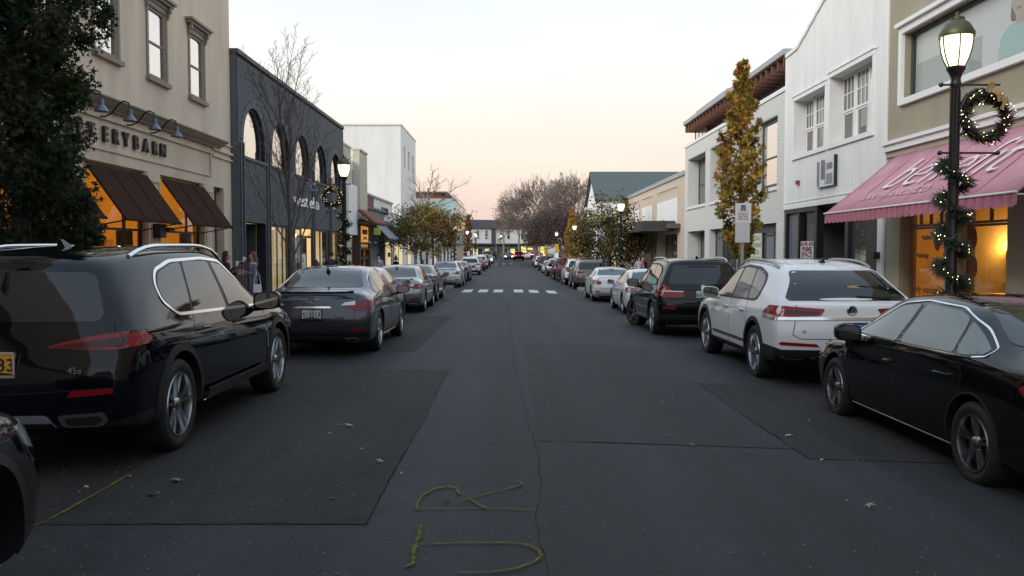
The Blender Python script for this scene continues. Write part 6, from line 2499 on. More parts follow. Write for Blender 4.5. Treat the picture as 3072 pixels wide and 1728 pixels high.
def car_base(sp):
    """one complete car at the origin: rear bumper at y = 0, nose towards +y"""
    B = Body(sp)
    root = empty('parked_car')
    pm = paint('grey', (0.06, 0.06, 0.07))
    B.me.materials.append(pm)
    B.me.materials.append(M_PLAST)
    bm_ = B.carve()
    put('body', bm_, root)
    # glass
    for poly in sp['win']:
        for sg in (1, -1):
            w = B.panel('side', round_poly(poly, 0.05), M_GLASS, 'window', root, sg)
    for sg in (1, -1):
        o = sp['dlo']
        if sp.get('dlo_mat'):
            B.strip('side', round_poly(o, 0.08, 5), sp.get('dlo_w', 0.022), sp['dlo_mat'], 'window_trim', root, sg, off=0.008, closed=True)
        if sp.get('dlo_fill'):
            B.panel('side', round_poly(o, 0.08, 5), M_PLAST, 'window_surround', root, sg, off=0.0015)
    rw = sp['rearwin']
    rw = rw + [(-x, z) for x, z in rw[::-1]]
    B.panel('rear', round_poly(rw, 0.07), M_GLASS, 'rear_window', root)
    fw = sp['frontwin']
    fw = fw + [(-x, z) for x, z in fw[::-1]]
    B.panel('front', round_poly(fw, 0.05), M_GLASS, 'windscreen', root)
    # lights and trim
    for kind, name, poly, m, r, off in sp['pan']:
        for sg in ((1, -1) if kind[-1] != '1' else (1,)):
            B.panel(kind.rstrip('1'), round_poly(poly, r) if r else poly, m, name, root, sg, off=off)
    for kind, name, path, w, m, off in sp['str']:
        for sg in ((1, -1) if kind[-1] != '1' else (1,)):
            B.strip(kind.rstrip('1'), path, w, m, name, root, sg, off=off)
    # arches
    for ya in (sp['ra'], sp['ra'] + sp['wb']):
        for sg in (1, -1):
            zc = sp['R'] + sp.get('lift', 0.01)
            rr = sp['R'] + sp.get('gap', .055)
            wd = sp.get('archw', 0.012)
            path = []
            a = -25
            while a <= 205:
                z = zc + math.sin(R(a)) * (rr + wd / 2)
                if z > sp['st'][4][1] + 0.05:
                    path.append((ya + math.cos(R(a)) * (rr + wd / 2), z))
                a += 6
            B.strip('side', path, wd, sp.get('archm', M_PLAST), 'wheel_arch', root, sg, off=sp.get('archo', 0.008), thick=0.03)
    # door handles
    for y, z in sp['hand']:
        for sg in (1, -1):
            loc, nor = B.hit('side', y, z, sg)
            mb = MB()
            pts = [loc + nor * 0.002 + Vector((0, -0.11, 0)), loc + nor * 0.034 + Vector((0, -0.085, 0.004)), loc + nor * 0.036 + Vector((0, 0.08, 0.002)), loc + nor * 0.002 + Vector((0, 0.105, 0))]
            mb.tube(pts, [0.011, 0.014, 0.013, 0.010], 8)
            mb.build('door_handle', sp.get('handm', pm), root, smooth=True)
    # mirrors
    my, mz, msz = sp['mir']
    for sg in (1, -1):
        loc, nor = B.hit('side', my, mz - 0.08, sg)
        bx = loc.x + sg * 0.17
        mb = MB()
        hw, hh, dp = 0.125 * msz, 0.085 * msz, 0.06 * msz
        n = 18
        prof = [(0.88, -0.055), (1.0, -0.05), (1.02, 0.0), (0.93, 0.06), (0.7, 0.10), (0.3, 0.125), (0.01, 0.13)]
        b0 = len(mb.v)
        for k, (f, dy) in enumerate(prof):
            for i in range(n):
                a = 2 * PI * i / n
                c, s_ = math.cos(a), math.sin(a)
                ex = abs(c) ** 0.55 * (1 if c > 0 else -1)
                ez = abs(s_) ** 0.6 * (1 if s_ > 0 else -1)
                mb.pt((bx + ex * hw * f, my + dy * msz, mz + ez * hh * f + 0.01 * ex * sg))
        for k in range(len(prof) - 1):
            for i in range(n):
                j = (i + 1) % n
                mb.f.append([b0 + k * n + i, b0 + k * n + j, b0 + (k + 1) * n + j, b0 + (k + 1) * n + i])
                mb.m.append(0)
        mb.tube([loc - nor * 0.02 + Vector((0, 0.0, 0)), Vector((bx - sg * 0.04, my + 0.02, mz - hh * 0.8))], [0.035, 0.03], 8)
        mo = mb.build('wing_mirror', sp.get('mirm', pm), root, smooth=True)
        g = MB()
        g.prism([(bx + math.copysign(abs(math.cos(a)) ** 0.55, math.cos(a)) * hw * 0.87, mz + math.copysign(abs(math.sin(a)) ** 0.6, math.sin(a)) * hh * 0.85) for a in [2 * PI * i / 18 for i in range(18)]],
                lambda u, v, d: (u, d, v), my - 0.05 * msz, my - 0.046 * msz)
        g.build('mirror_glass', mat('mirror_face', (0.16, 0.17, 0.18), rough=0.05, metal=0.9), mo)
    # roof rails, fin
    if sp.get('rail'):
        ya, yb, x, lift, rm = sp['rail']
        for sg in (1, -1):
            pts = []
            for i in range(15):
                t = i / 14
                y = ya + (yb - ya) * t
                loc, _ = B.hit('top', x, y, sg)
                up = lift * min(1, 6 * t, 6 * (1 - t)) ** 0.6 if 0 < t < 1 else 0
                pts.append(loc + Vector((0, 0, up + 0.004)))
            mb = MB()
            mb.tube(pts, 0.019, 8)
            mb.build('roof_rail', rm, root, smooth=True)
    fy = sp.get('fin', 0)
    if fy:
        loc, _ = B.hit('top', 0.0, fy)
        mb = MB()
        z0 = loc.z - 0.012
        mb.faces([(-.035, fy + .11, z0), (.035, fy + .11, z0), (.04, fy - .07, z0), (-.04, fy - .07, z0), (-.006, fy - .05, z0 + .075), (.006, fy - .05, z0 + .075), (.008, fy - .08, z0 + .068), (-.008, fy - .08, z0 + .068)],
                 [(0, 1, 5, 4), (1, 2, 6, 5), (2, 3, 7, 6), (3, 0, 4, 7), (4, 5, 6, 7)])
        mb.build('antenna_fin', M_PLAST if sp.get('fin_black') else pm, root, smooth=True)
    # plate
    if sp.get('plate'):
        px, pz = sp['plate']
        loc, _ = B.hit('rear', px, pz)
        mb = MB()
        yo = loc.y - 0.012
        mb.box(px - 0.155, px + 0.155, yo, loc.y + 0.03, pz - 0.08, pz + 0.08)
        po = mb.build('license_plate', M_PLATE_W, root)
        B.plate = (px, yo, pz)
    # wheels
    tyre, rim, disc = make_wheel(sp['R'], sp['tw'], sp['rim'], *sp['spoke'])
    for ya, steer in ((sp['ra'], 0), (sp['ra'] + sp['wb'], 0)):
        for sg in (1, -1):
            w = empty('wheel', (sg * (sp['W'] - sp['tw'] / 2 - 0.012), ya, sp['R']), 0 if sg > 0 else PI, root)
            put('tyre', tyre, w)
            put('rim', rim, w)
            put('brake_disc', disc, w)
    B.root = root
    return B


FAR_DROP = ('panel_gap', 'door_handle', 'brake_disc', 'fuel_flap', 'mirror_glass', 'antenna_fin', 'window_trim')


def set_paint(root, pm):
    for o in [root] + list(root.children_recursive):
        if o.type == 'MESH':
            for sl in o.material_slots:
                if sl.material and sl.material.name.startswith('paint_'):
                    sl.link = 'OBJECT'
                    sl.material = pm


def swap(root, name, m):
    for o in root.children_recursive:
        if o.name.split('.')[0] == name:
            for sl in o.material_slots:
                sl.link = 'OBJECT'
                sl.material = m


def car(kind, x, y, pm, label, name='parked_car', rz=0.0, far=False, group=None, cat='car', dz=0.0):
    """x is the lateral centre of the car, y its rear bumper"""
    if kind not in KINDS:
        KINDS[kind] = [car_base(SPECS[kind]), 0]
    K = KINDS[kind]
    if K[1] == 0 and not far:
        root = K[0].root
        K[1] = 1
    else:
        root = copy_tree(K[0].root, None, (lambda o: o.name.split('.')[0] not in FAR_DROP) if far else None)
    root.name = name
    sp = SPECS[kind]
    c, s = math.cos(rz), math.sin(rz)
    yr, yf = y + c * sp['ra'], y + c * (sp['ra'] + sp['wb'])
    zr, zf = gz(x, yr), gz(x - s * 2, yf)
    pitch = math.atan((zf - zr) / sp['wb'])
    root.rotation_mode = 'XYZ'
    root.rotation_euler = (pitch, 0, rz)
    root.location = (x, y, zr - (zf - zr) / max(0.5, abs(yf - yr)) * abs(yr - y) + dz)
    set_paint(root, pm)
    tag(root, label, cat, group)
    return root


# stations: (y low, mid, belt, top), bottom z, belt z, top z, plan, half width at belt, half width at roof edge
SPECS = {}
SPECS['suv_a'] = dict(
    W=0.985, ra=0.95, wb=2.975, R=0.382, tw=0.27, rim=0.275, spoke=(5, 'y', M_ALLOY), edge=0.06, sh=0.17, clad=3, clad_rear=0.42, zl=0.37, zm=0.70, bulge=0.09,
    st=[((.16, .03, .12, .20), .34, 1.12, 1.52, .82, .89, .58), ((.20, .07, .16, .26), .30, 1.13, 1.60, .905, .895, .60),
        ((.30, .20, .28, .44), .26, 1.13, 1.655, .97, .90, .615), ((.62, .62, .64, .85), .25, 1.115, 1.69, 1, .91, .63),
        ((1.3, 1.3, 1.3, 1.4), .25, 1.09, 1.715, 1, .915, .645), ((2.2, 2.2, 2.2, 2.15), .25, 1.07, 1.722, 1, .92, .65),
        ((2.9, 2.9, 2.95, 2.68), .25, 1.055, 1.685, 1, .915, .63), ((3.3, 3.3, 3.4, 3.18), .25, 1.045, 1.42, 1, .91, .68),
        ((3.6, 3.6, 3.66, 3.62), .25, 1.035, 1.16, 1, .905, .72), ((3.9, 3.9, 3.92, 3.9), .25, 1.01, 1.115, 1, .90, .70),
        ((4.4, 4.4, 4.4, 4.4), .25, .965, 1.05, .985, .885, .66), ((4.72, 4.74, 4.7, 4.66), .27, .88, .98, .94, .88, .64), ((4.82, 4.86, 4.8, 4.74), .32, .80, .90, .86, .88, .64)],
    dlo=[(3.50, 1.07), (2.62, 1.565), (2.1, 1.595), (1.35, 1.575), (0.98, 1.50), (0.86, 1.38), (0.86, 1.25), (1.08, 1.125)],
    dlo_mat=M_CHROME, dlo_w=0.026, dlo_fill=True,
    win=[[(3.40, 1.095), (2.66, 1.525), (2.34, 1.565), (2.40, 1.09)], [(2.30, 1.095), (2.25, 1.57), (1.62, 1.57), (1.43, 1.115)], [(1.38, 1.12), (1.57, 1.565), (1.35, 1.548), (1.03, 1.48), (.90, 1.37), (.90, 1.26), (1.09, 1.145)]],
    rearwin=[(.62, 1.50), (.73, 1.19), (.70, 1.14)], frontwin=[(.74, 1.14), (.66, 1.42), (.60, 1.62)],
    pan=[('rear', 'tail_light', [(.36, .955), (.46, .99), (.70, 1.04), (.88, 1.065), (.95, 1.05), (.95, .955), (.84, .935), (.60, .94)], M_RED, .02, .006),
         ('rear', 'tail_light_lens', [(.40, .955), (.50, .978), (.72, 1.01), (.90, 1.03), (.88, .96), (.62, .95)], M_REDD, .02, .010),
         ('side', 'tail_light_side', [(.10, 1.055), (.36, 1.045), (.45, .995), (.38, .955), (.10, .95)], M_RED, .03, .006),
         ('rear', 'bumper_reflector', [(.52, .595), (.83, .62), (.83, .66), (.55, .645)], M_RED, 0, .006),
         ('rear1', 'skid_plate', [(-.44, .355), (-.37, .465), (.37, .465), (.44, .355)], mat('skid_silver', (.32, .33, .35), rough=.45, metal=.6), .03, .014),
         ('rear', 'exhaust_trim', [(.48, .375), (.44, .465), (.76, .485), (.80, .43), (.74, .38)], M_CHROME, .03, .012),
         ('rear', 'exhaust_opening', [(.52, .395), (.49, .445), (.73, .462), (.76, .43), (.72, .40)], M_SEAM, .02, .018),
         ('front', 'headlight', [(.52, .76), (.50, .86), (.84, .90), (.88, .80)], M_CLEAR, .03, .008), ('side', 'headlight_side', [(4.74, .74), (4.74, .88), (4.46, .90), (4.50, .80)], M_CLEAR, .03, .008),
         ('side', 'side_marker', [(4.70, .73), (4.71, .79), (4.48, .80), (4.50, .76)], M_ORANGE, .02, .012),
         ('side', 'fender_vent', [(3.42, .58), (3.40, .80), (3.44, .82), (3.47, .60)], M_CHROME, .02, .008)],
    str=[('side', 'panel_gap', [(2.36, 1.07), (2.34, .95), (2.34, .40)], .007, M_SEAM, .0015), ('side', 'panel_gap', [(1.40, 1.10), (1.32, .95), (1.38, .75)], .007, M_SEAM, .0015),
         ('side', 'panel_gap', [(3.46, 1.05), (3.44, .92), (3.40, .40)], .007, M_SEAM, .0015), ('side', 'sill_strip', [(1.55, .335), (3.30, .335)], .03, M_CHROME, .02),
         ('side', 'running_board', [(1.48, .40), (3.36, .40)], .07, M_PLAST, .05),
         ('side', 'fuel_flap', [(.92, .86), (.92, 1.0), (1.14, 1.0), (1.16, .86), (.93, .85)], .006, M_SEAM, .0015),
         ('rear1', 'panel_gap', [(-.80, 1.12), (-.86, .9), (-.84, .66), (0, .62), (.84, .66), (.86, .9), (.80, 1.12)], .008, M_SEAM, .002)],
    hand=[(1.52, .965), (2.52, .955)], mir=(3.12, 1.13, 1.15), rail=(.75, 2.95, .64, .05, M_CHROME), fin=1.0, plate=(0, .84), archw=.06, archo=.012, mirm=None)
SPECS['suv_a'].pop('mirm')
# compact-roofed saloon
def sedan(W, L, H, ra, wb, R_, **k):
    d = H - 1.45
    e = L - 4.9
    sp = dict(
        W=W, ra=ra, wb=wb, R=R_, tw=0.225, rim=R_ * 0.70, edge=0.05, sh=0.14, clad=1, zl=.36, zm=.60, bulge=.10, gap=.042, spoke=(5, 'double', M_ALLOY),
        st=[((.16, .02, .10, .13), .28, .90, .985, .88, .83, .72), ((.18, .05, .12, .15), .24, .915, 1.035, .945, .84, .73),
            ((.26, .14, .22, .26), .20, .925, 1.06, .98, .85, .73), ((.55, .55, .52, .58), .18, .935, 1.085 + d * .3, 1, .865, .70),
            ((.82, .82, .80, 1.02), .18, .94, 1.255 + d, 1, .87, .60), ((1.15, 1.15, 1.15, 1.45), .18, .94, 1.40 + d, 1, .875, .565),
            ((1.9, 1.9, 1.9, 2.1), .18, .93, 1.445 + d, 1, .88, .565), ((2.5, 2.5, 2.55, 2.65), .18, .92, 1.425 + d, 1, .88, .56),
            ((3.0 + e * .5, 3.0, 3.1, 3.05), .18, .91, 1.29 + d, 1, .875, .60), ((3.4 + e * .6, 3.4, 3.45, 3.42 + e * .5), .18, .90, 1.07 + d * .3, 1, .87, .68), ((3.75 + e, 3.75 + e, 3.75 + e, 3.72 + e), .18, .87, .985, 1, .86, .66),
            ((4.35 + e, 4.35 + e, 4.35 + e, 4.35 + e), .18, .80, .90, .975, .84, .62), ((4.68 + e, 4.72 + e, 4.66 + e, 4.6 + e), .20, .70, .80, .92, .84, .60), ((4.78 + e, 4.84 + e, 4.76 + e, 4.66 + e), .25, .62, .72, .83, .84, .60)],
        dlo=[(3.28, .955), (2.62, 1.335 + d), (2.2, 1.375 + d), (1.6, 1.35 + d), (1.15, 1.22 + d), (.86, 1.06), (.88, 1.0), (1.1, .975)], dlo_mat=M_CHROME, dlo_w=0.009, dlo_fill=True,
        win=[[(3.20, .975), (2.64, 1.305 + d), (2.28, 1.345 + d), (2.30, .975)], [(2.22, .975), (2.20, 1.35 + d), (1.62, 1.325 + d), (1.42, 1.28 + d), (1.30, .985)], [(1.26, .985), (1.37, 1.265 + d), (1.17, 1.19 + d), (.91, 1.05), (.93, 1.015), (1.11, .99)]],
        rearwin=[(.50, 1.385 + d), (.56, 1.29 + d), (.665, 1.105), (.62, 1.085)], frontwin=[(.66, 1.08), (.60, 1.27 + d), (.53, 1.385 + d)],
        pan=[('rear', 'tail_light', [(.50, .79), (.52, .86), (.83, .905), (.87, .88), (.85, .74), (.70, .735)], M_RED, .02, .006), ('side', 'tail_light_side', [(.08, .89), (.32, .89), (.40, .84), (.30, .77), (.08, .75)], M_RED, .02, .006),
             ('rear', 'bumper_reflector', [(.60, .41), (.62, .46), (.80, .47), (.81, .43)], M_RED, 0, .006),
             ('rear', 'exhaust_trim', [(.50, .24), (.47, .285), (.68, .29), (.71, .26), (.66, .235)], M_CHROME, .02, .008), ('rear', 'exhaust_opening', [(.52, .25), (.50, .277), (.665, .28), (.68, .26), (.65, .247)], M_SEAM, .01, .013),
             ('front', 'headlight', [(.50, .60), (.48, .68), (.82, .73), (.85, .64)], M_CLEAR, .03, .008), ('side', 'headlight_side', [(4.68 + e, .60), (4.68 + e, .70), (4.36 + e, .76), (4.40 + e, .66)], M_CLEAR, .03, .008),
             ('rear1', 'boot_trim', [(-.30, .775), (-.27, .80), (.27, .80), (.30, .775)], M_CHROME, .005, .01)],
        str=[('side', 'panel_gap', [(2.26, .955), (2.26, .8), (2.24, .26)], .007, M_SEAM, .0015), ('side', 'panel_gap', [(1.22, .96), (1.14, .82), (1.20, .66)], .007, M_SEAM, .0015), ('side', 'panel_gap', [(3.30, .93), (3.32, .8), (3.30, .26)], .007, M_SEAM, .0015),
             ('side', 'sill_strip', [(1.35, .235), (3.32, .235)], .018, M_CHROME, .006),
             ('rear1', 'panel_gap', [(-.70, 1.0), (-.66, .85), (-.66, .62), (-.55, .56), (.55, .56), (.66, .62), (.66, .85), (.70, 1.0)], .008, M_SEAM, .002)],
        hand=[(1.42, .80), (2.42, .785)], mir=(2.98, .99, 1.0), fin=1.25, plate=(0, .68), archw=.014)
    sp.update(k)
    return sp


SPECS['sedan_a'] = sedan(0.92, 4.9, 1.455, 1.04, 2.82, 0.335)
SPECS['sedan_b'] = sedan(0.90, 4.58, 1.425, .98, 2.73, 0.325, spoke=(5, 'double', M_ALLOYD))
_b = SPECS['sedan_b']
_b['pan'] = [('rear', 'tail_light', [(.56, .74), (.58, .85), (.82, .90), (.85, .86), (.84, .74), (.72, .72)], M_RED, .02, .006)] + _b['pan'][1:-1]
# fastback-roofed big SUV
SPECS['suv_b'] = dict(
    W=0.99, ra=1.02, wb=2.98, R=0.385, tw=0.255, rim=0.275, spoke=(5, 'fan', M_ALLOY), edge=0.06, sh=0.16, clad=3, clad_rear=0.53, zl=.40, zm=.72, bulge=.11,
    st=[((.20, .03, .10, .16), .36, 1.10, 1.20, .90, .92, .72), ((.22, .05, .12, .22), .31, 1.11, 1.27, .955, .92, .71), ((.28, .14, .20, .40), .27, 1.115, 1.42, .985, .925, .67),
        ((.55, .55, .50, .78), .26, 1.11, 1.60, 1, .93, .64), ((.95, .95, .95, 1.2), .26, 1.095, 1.665, 1, .93, .645), ((1.6, 1.6, 1.6, 1.7), .26, 1.085, 1.70, 1, .93, .65), ((2.3, 2.3, 2.3, 2.25), .26, 1.07, 1.71, 1, .93, .65),
        ((2.95, 2.95, 3.0, 2.75), .26, 1.06, 1.68, 1, .925, .63), ((3.35, 3.35, 3.45, 3.25), .26, 1.05, 1.42, 1, .92, .68), ((3.65, 3.65, 3.7, 3.68), .26, 1.04, 1.17, 1, .915, .73), ((3.95, 3.95, 3.98, 3.95), .26, 1.02, 1.125, 1, .91, .71),
        ((4.45, 4.45, 4.45, 4.45), .26, .97, 1.06, .985, .90, .68), ((4.76, 4.78, 4.74, 4.7), .28, .89, .98, .94, .90, .66), ((4.86, 4.9, 4.84, 4.78), .33, .82, .92, .87, .90, .66)],
    dlo=[(3.55, 1.085), (2.72, 1.555), (2.2, 1.60), (1.55, 1.575), (1.12, 1.48), (1.02, 1.36), (1.05, 1.16), (1.18, 1.115)], dlo_mat=M_PLAST, dlo_w=.026, dlo_fill=True,
    win=[[(3.45, 1.105), (2.74, 1.52), (2.42, 1.565), (2.46, 1.105)], [(2.36, 1.105), (2.32, 1.57), (1.72, 1.555), (1.55, 1.115)], [(1.50, 1.12), (1.66, 1.55), (1.55, 1.54), (1.16, 1.455), (1.07, 1.35), (1.10, 1.17), (1.20, 1.135)]],
    rearwin=[(.60, 1.545), (.64, 1.42), (.80, 1.19), (.76, 1.155)], frontwin=[(.74, 1.16), (.67, 1.42), (.60, 1.61)],
    pan=[('rear', 'tail_light', [(.40, .965), (.34, 1.055), (.86, 1.09), (.95, 1.05), (.95, .965), (.80, .95)], M_RED, .02, .006), ('rear', 'tail_light_lens', [(.44, .975), (.40, 1.02), (.82, 1.04), (.86, .985)], M_REDD, .02, .010),
         ('side', 'tail_light_side', [(.08, 1.09), (.42, 1.09), (.56, 1.02), (.62, .97), (.08, .95)], M_RED, .02, .006), ('side', 'reversing_light', [(.10, .965), (.60, .975), (.58, .945), (.10, .93)], M_CLEAR, 0, .008),
         ('rear', 'bumper_reflector', [(.42, .56), (.46, .60), (.90, .625), (.93, .60), (.90, .58)], M_RED, 0, .006),
         ('rear', 'exhaust_trim', [(.48, .40), (.44, .435), (.47, .42), (.56, .385), (.80, .385), (.88, .44), (.90, .43), (.81, .37), (.55, .37)], M_CHROME, 0, .01),
         ('front', 'headlight', [(.52, .76), (.50, .86), (.86, .90), (.90, .80)], M_CLEAR, .03, .008), ('side', 'headlight_side', [(4.78, .74), (4.78, .88), (4.5, .90), (4.54, .80)], M_CLEAR, .03, .008)],
    str=[('side', 'panel_gap', [(2.40, 1.09), (2.38, .95), (2.38, .40)], .007, M_SEAM, .0015), ('side', 'panel_gap', [(1.52, 1.11), (1.44, .95), (1.46, .75)], .007, M_SEAM, .0015), ('side', 'panel_gap', [(3.5, 1.06), (3.48, .92), (3.46, .40)], .007, M_SEAM, .0015),
         ('side', 'sill_strip', [(1.5, .50), (3.4, .50)], .05, M_ALLOYD, .004),
         ('rear1', 'boot_trim', [(-.93, .925), (-.5, .93), (0, .93), (.5, .93), (.93, .925)], .035, M_CHROME, .012), ('side', 'boot_trim', [(.10, .92), (.58, .93)], .03, M_CHROME, .010),
         ('rear1', 'panel_gap', [(-.72, .90), (-.76, .72), (-.66, .665), (.66, .665), (.76, .72), (.72, .90)], .009, M_SEAM, .002), ('rear', 'panel_gap', [(.70, 1.10), (.68, .95)], .008, M_SEAM, .007),
         ('side', 'fender_badge', [(3.42, .86), (3.58, .87)], .03, M_CHROME, .006)],
    hand=[(1.66, .95), (2.56, .95)], mir=(3.2, 1.14, 1.15), rail=(.95, 2.95, .645, .04, M_ALLOYD), fin=1.1, fin_black=True, plate=(0.02, .79), archw=.06, archo=.012)
# upright estate-like SUV
SPECS['suv_c'] = dict(
    W=0.965, ra=0.96, wb=2.93, R=0.375, tw=0.265, rim=0.268, spoke=(5, 'plain', M_ALLOY), edge=0.06, sh=0.17, clad=3, clad_rear=.50, zl=.38, zm=.70, bulge=.09,
    st=[((.16, .02, .10, .24), .36, 1.12, 1.56, .89, .88, .58), ((.18, .05, .12, .28), .31, 1.13, 1.64, .95, .885, .61), ((.26, .14, .20, .42), .27, 1.13, 1.69, .985, .89, .63), ((.62, .62, .62, .80), .25, 1.115, 1.72, 1, .895, .645),
        ((1.3, 1.3, 1.3, 1.4), .25, 1.095, 1.738, 1, .90, .655), ((2.2, 2.2, 2.2, 2.15), .25, 1.075, 1.735, 1, .905, .66), ((2.8, 2.8, 2.85, 2.6), .25, 1.06, 1.70, 1, .90, .64), ((3.2, 3.2, 3.3, 3.08), .25, 1.05, 1.43, 1, .895, .68),
        ((3.5, 3.5, 3.56, 3.5), .25, 1.04, 1.17, 1, .89, .72), ((3.8, 3.8, 3.82, 3.8), .25, 1.01, 1.12, 1, .885, .70), ((4.35, 4.35, 4.35, 4.35), .25, .95, 1.04, .985, .87, .66), ((4.66, 4.68, 4.64, 4.6), .27, .86, .96, .94, .87, .64), ((4.76, 4.8, 4.74, 4.68), .32, .78, .88, .86, .87, .64)],
    dlo=[(3.40, 1.085), (2.54, 1.575), (2.0, 1.615), (1.2, 1.60), (.74, 1.54), (.60, 1.42), (.60, 1.22), (.78, 1.135)], dlo_mat=M_PLAST, dlo_w=.022, dlo_fill=True,
    win=[[(3.30, 1.105), (2.56, 1.54), (2.22, 1.58), (2.26, 1.105)], [(2.16, 1.105), (2.12, 1.585), (1.44, 1.58), (1.32, 1.12)], [(1.26, 1.125), (1.38, 1.58), (1.2, 1.57), (.77, 1.51), (.65, 1.41), (.65, 1.23), (.80, 1.155)]],
    rearwin=[(.60, 1.56), (.72, 1.20), (.68, 1.15)], frontwin=[(.74, 1.15), (.66, 1.43), (.60, 1.63)],
    pan=[('rear', 'tail_light', [(.40, .90), (.42, .98), (.66, 1.0), (.74, 1.10), (.87, 1.11), (.91, 1.06), (.90, .90), (.80, .87), (.55, .87)], M_RED, .02, .006), ('rear', 'reversing_light', [(.42, .985), (.43, 1.005), (.88, 1.02), (.90, 1.0)], M_CLEAR, 0, .010),
         ('side', 'tail_light_side', [(.08, 1.12), (.26, 1.12), (.36, 1.0), (.34, .92), (.08, .90)], M_RED, .02, .006), ('rear', 'bumper_reflector', [(.60, .62), (.60, .67), (.86, .68), (.87, .64)], M_RED, 0, .006),
         ('front', 'headlight', [(.50, .74), (.48, .84), (.82, .88), (.86, .78)], M_CLEAR, .03, .008), ('side', 'headlight_side', [(4.66, .72), (4.66, .86), (4.38, .88), (4.42, .78)], M_CLEAR, .03, .008),
         ('rear1', 'boot_trim', [(-.34, 1.03), (-.34, 1.05), (.34, 1.05), (.34, 1.03)], M_PLAST, 0, .02)],
    str=[('side', 'panel_gap', [(2.20, 1.08), (2.18, .95), (2.18, .40)], .007, M_SEAM, .0015), ('side', 'panel_gap', [(1.28, 1.11), (1.22, .95), (1.30, .75)], .007, M_SEAM, .0015), ('side', 'panel_gap', [(3.36, 1.05), (3.34, .92), (3.30, .40)], .007, M_SEAM, .0015),
         ('side', 'sill_strip', [(1.42, .38), (3.30, .38)], .03, M_ALLOY, .03), ('side', 'door_moulding', [(1.45, .58), (3.20, .60)], .03, M_ALLOYD, .01),
         ('rear1', 'panel_gap', [(-.84, 1.12), (-.80, .86), (0, .82), (.80, .86), (.84, 1.12)], .009, M_SEAM, .002)],
    hand=[(1.42, .965), (2.40, .955)], mir=(3.0, 1.14, 1.2), rail=(.55, 2.6, .655, .055, M_ALLOY), fin=.75, plate=(0, .93), archw=.05, archo=.012)
# square off-roader
SPECS['boxy_suv'] = dict(
    W=0.92, ra=0.82, wb=2.75, R=0.40, tw=0.26, rim=0.23, spoke=(5, 'plain', M_ALLOYD), edge=0.04, sh=0.12, clad=2, clad_rear=.55, zl=.45, zm=.75, bulge=.03,
    st=[((.16, .08, .08, .12), .45, 1.16, 1.78, .96, .88, .74), ((.17, .10, .10, .14), .43, 1.16, 1.80, .985, .885, .75), ((.3, .2, .2, .25), .40, 1.16, 1.815, 1, .885, .755), ((1.2, 1.2, 1.2, 1.2), .40, 1.15, 1.82, 1, .885, .755),
        ((2.1, 2.1, 2.1, 2.1), .40, 1.15, 1.82, 1, .885, .755), ((2.55, 2.55, 2.6, 2.5), .40, 1.15, 1.80, 1, .885, .75), ((2.8, 2.8, 2.85, 2.75), .40, 1.14, 1.5, 1, .88, .75), ((2.98, 2.98, 3.0, 3.0), .40, 1.13, 1.2, 1, .86, .74),
        ((3.3, 3.3, 3.3, 3.3), .40, 1.09, 1.16, 1, .84, .70), ((4.0, 4.0, 4.0, 4.0), .42, 1.04, 1.11, .97, .80, .66), ((4.14, 4.2, 4.14, 4.1), .45, .98, 1.06, .9, .80, .66), ((4.2, 4.26, 4.2, 4.16), .5, .9, 1.0, .84, .80, .66)],
    dlo=[(2.82, 1.17), (2.55, 1.68), (.30, 1.69), (.30, 1.18)], dlo_mat=M_PLAST, dlo_w=.03, dlo_fill=True,
    win=[[(2.74, 1.20), (2.52, 1.65), (1.96, 1.66), (1.96, 1.20)], [(1.86, 1.20), (1.86, 1.66), (1.1, 1.66), (1.05, 1.20)], [(.96, 1.20), (1.0, 1.66), (.36, 1.66), (.36, 1.21)]],
    rearwin=[(.66, 1.70), (.70, 1.24)], frontwin=[(.72, 1.21), (.70, 1.5), (.68, 1.72)],
    pan=[('rear', 'tail_light', [(.74, .86), (.74, 1.10), (.87, 1.10), (.88, .86)], M_RED, .02, .03), ('front', 'headlight', [(.55, .78), (.53, .94), (.70, .95), (.72, .80)], M_CLEAR, .05, .02)],
    str=[('side', 'panel_gap', [(1.92, 1.17), (1.92, .45)], .008, M_SEAM, .0015), ('side', 'panel_gap', [(1.02, 1.17), (1.02, .8)], .008, M_SEAM, .0015)],
    hand=[(1.12, 1.05), (2.06, 1.05)], mir=(2.62, 1.25, 1.1), plate=(-.55, .80), archw=.09, archo=.03, gap=.07)
# ------------------------------------------------------------------ the cars in the street
BLK = paint('black_blue', (0.0035, 0.0042, 0.0065), rough=.25)
BLK2 = paint('black', (0.0045, 0.0045, 0.005), rough=.25)
GRY = paint('graphite_mauve', (0.060, 0.058, 0.072), metal=.6, rough=.38)
SIL = paint('silver', (0.28, 0.29, 0.31), metal=.7, rough=.38)
WHT = paint('white', (0.70, 0.71, 0.72))
PRL = paint('pearl_white', (0.66, 0.66, 0.65))
DGR = paint('dark_grey', (0.045, 0.048, 0.055), metal=.5, rough=.4)
TPE = paint('taupe_grey', (0.12, 0.115, 0.11), metal=.5, rough=.4)
RDP = paint('dark_red', (0.16, 0.008, 0.014))
NVY = paint('navy', (0.012, 0.018, 0.035), metal=.3)


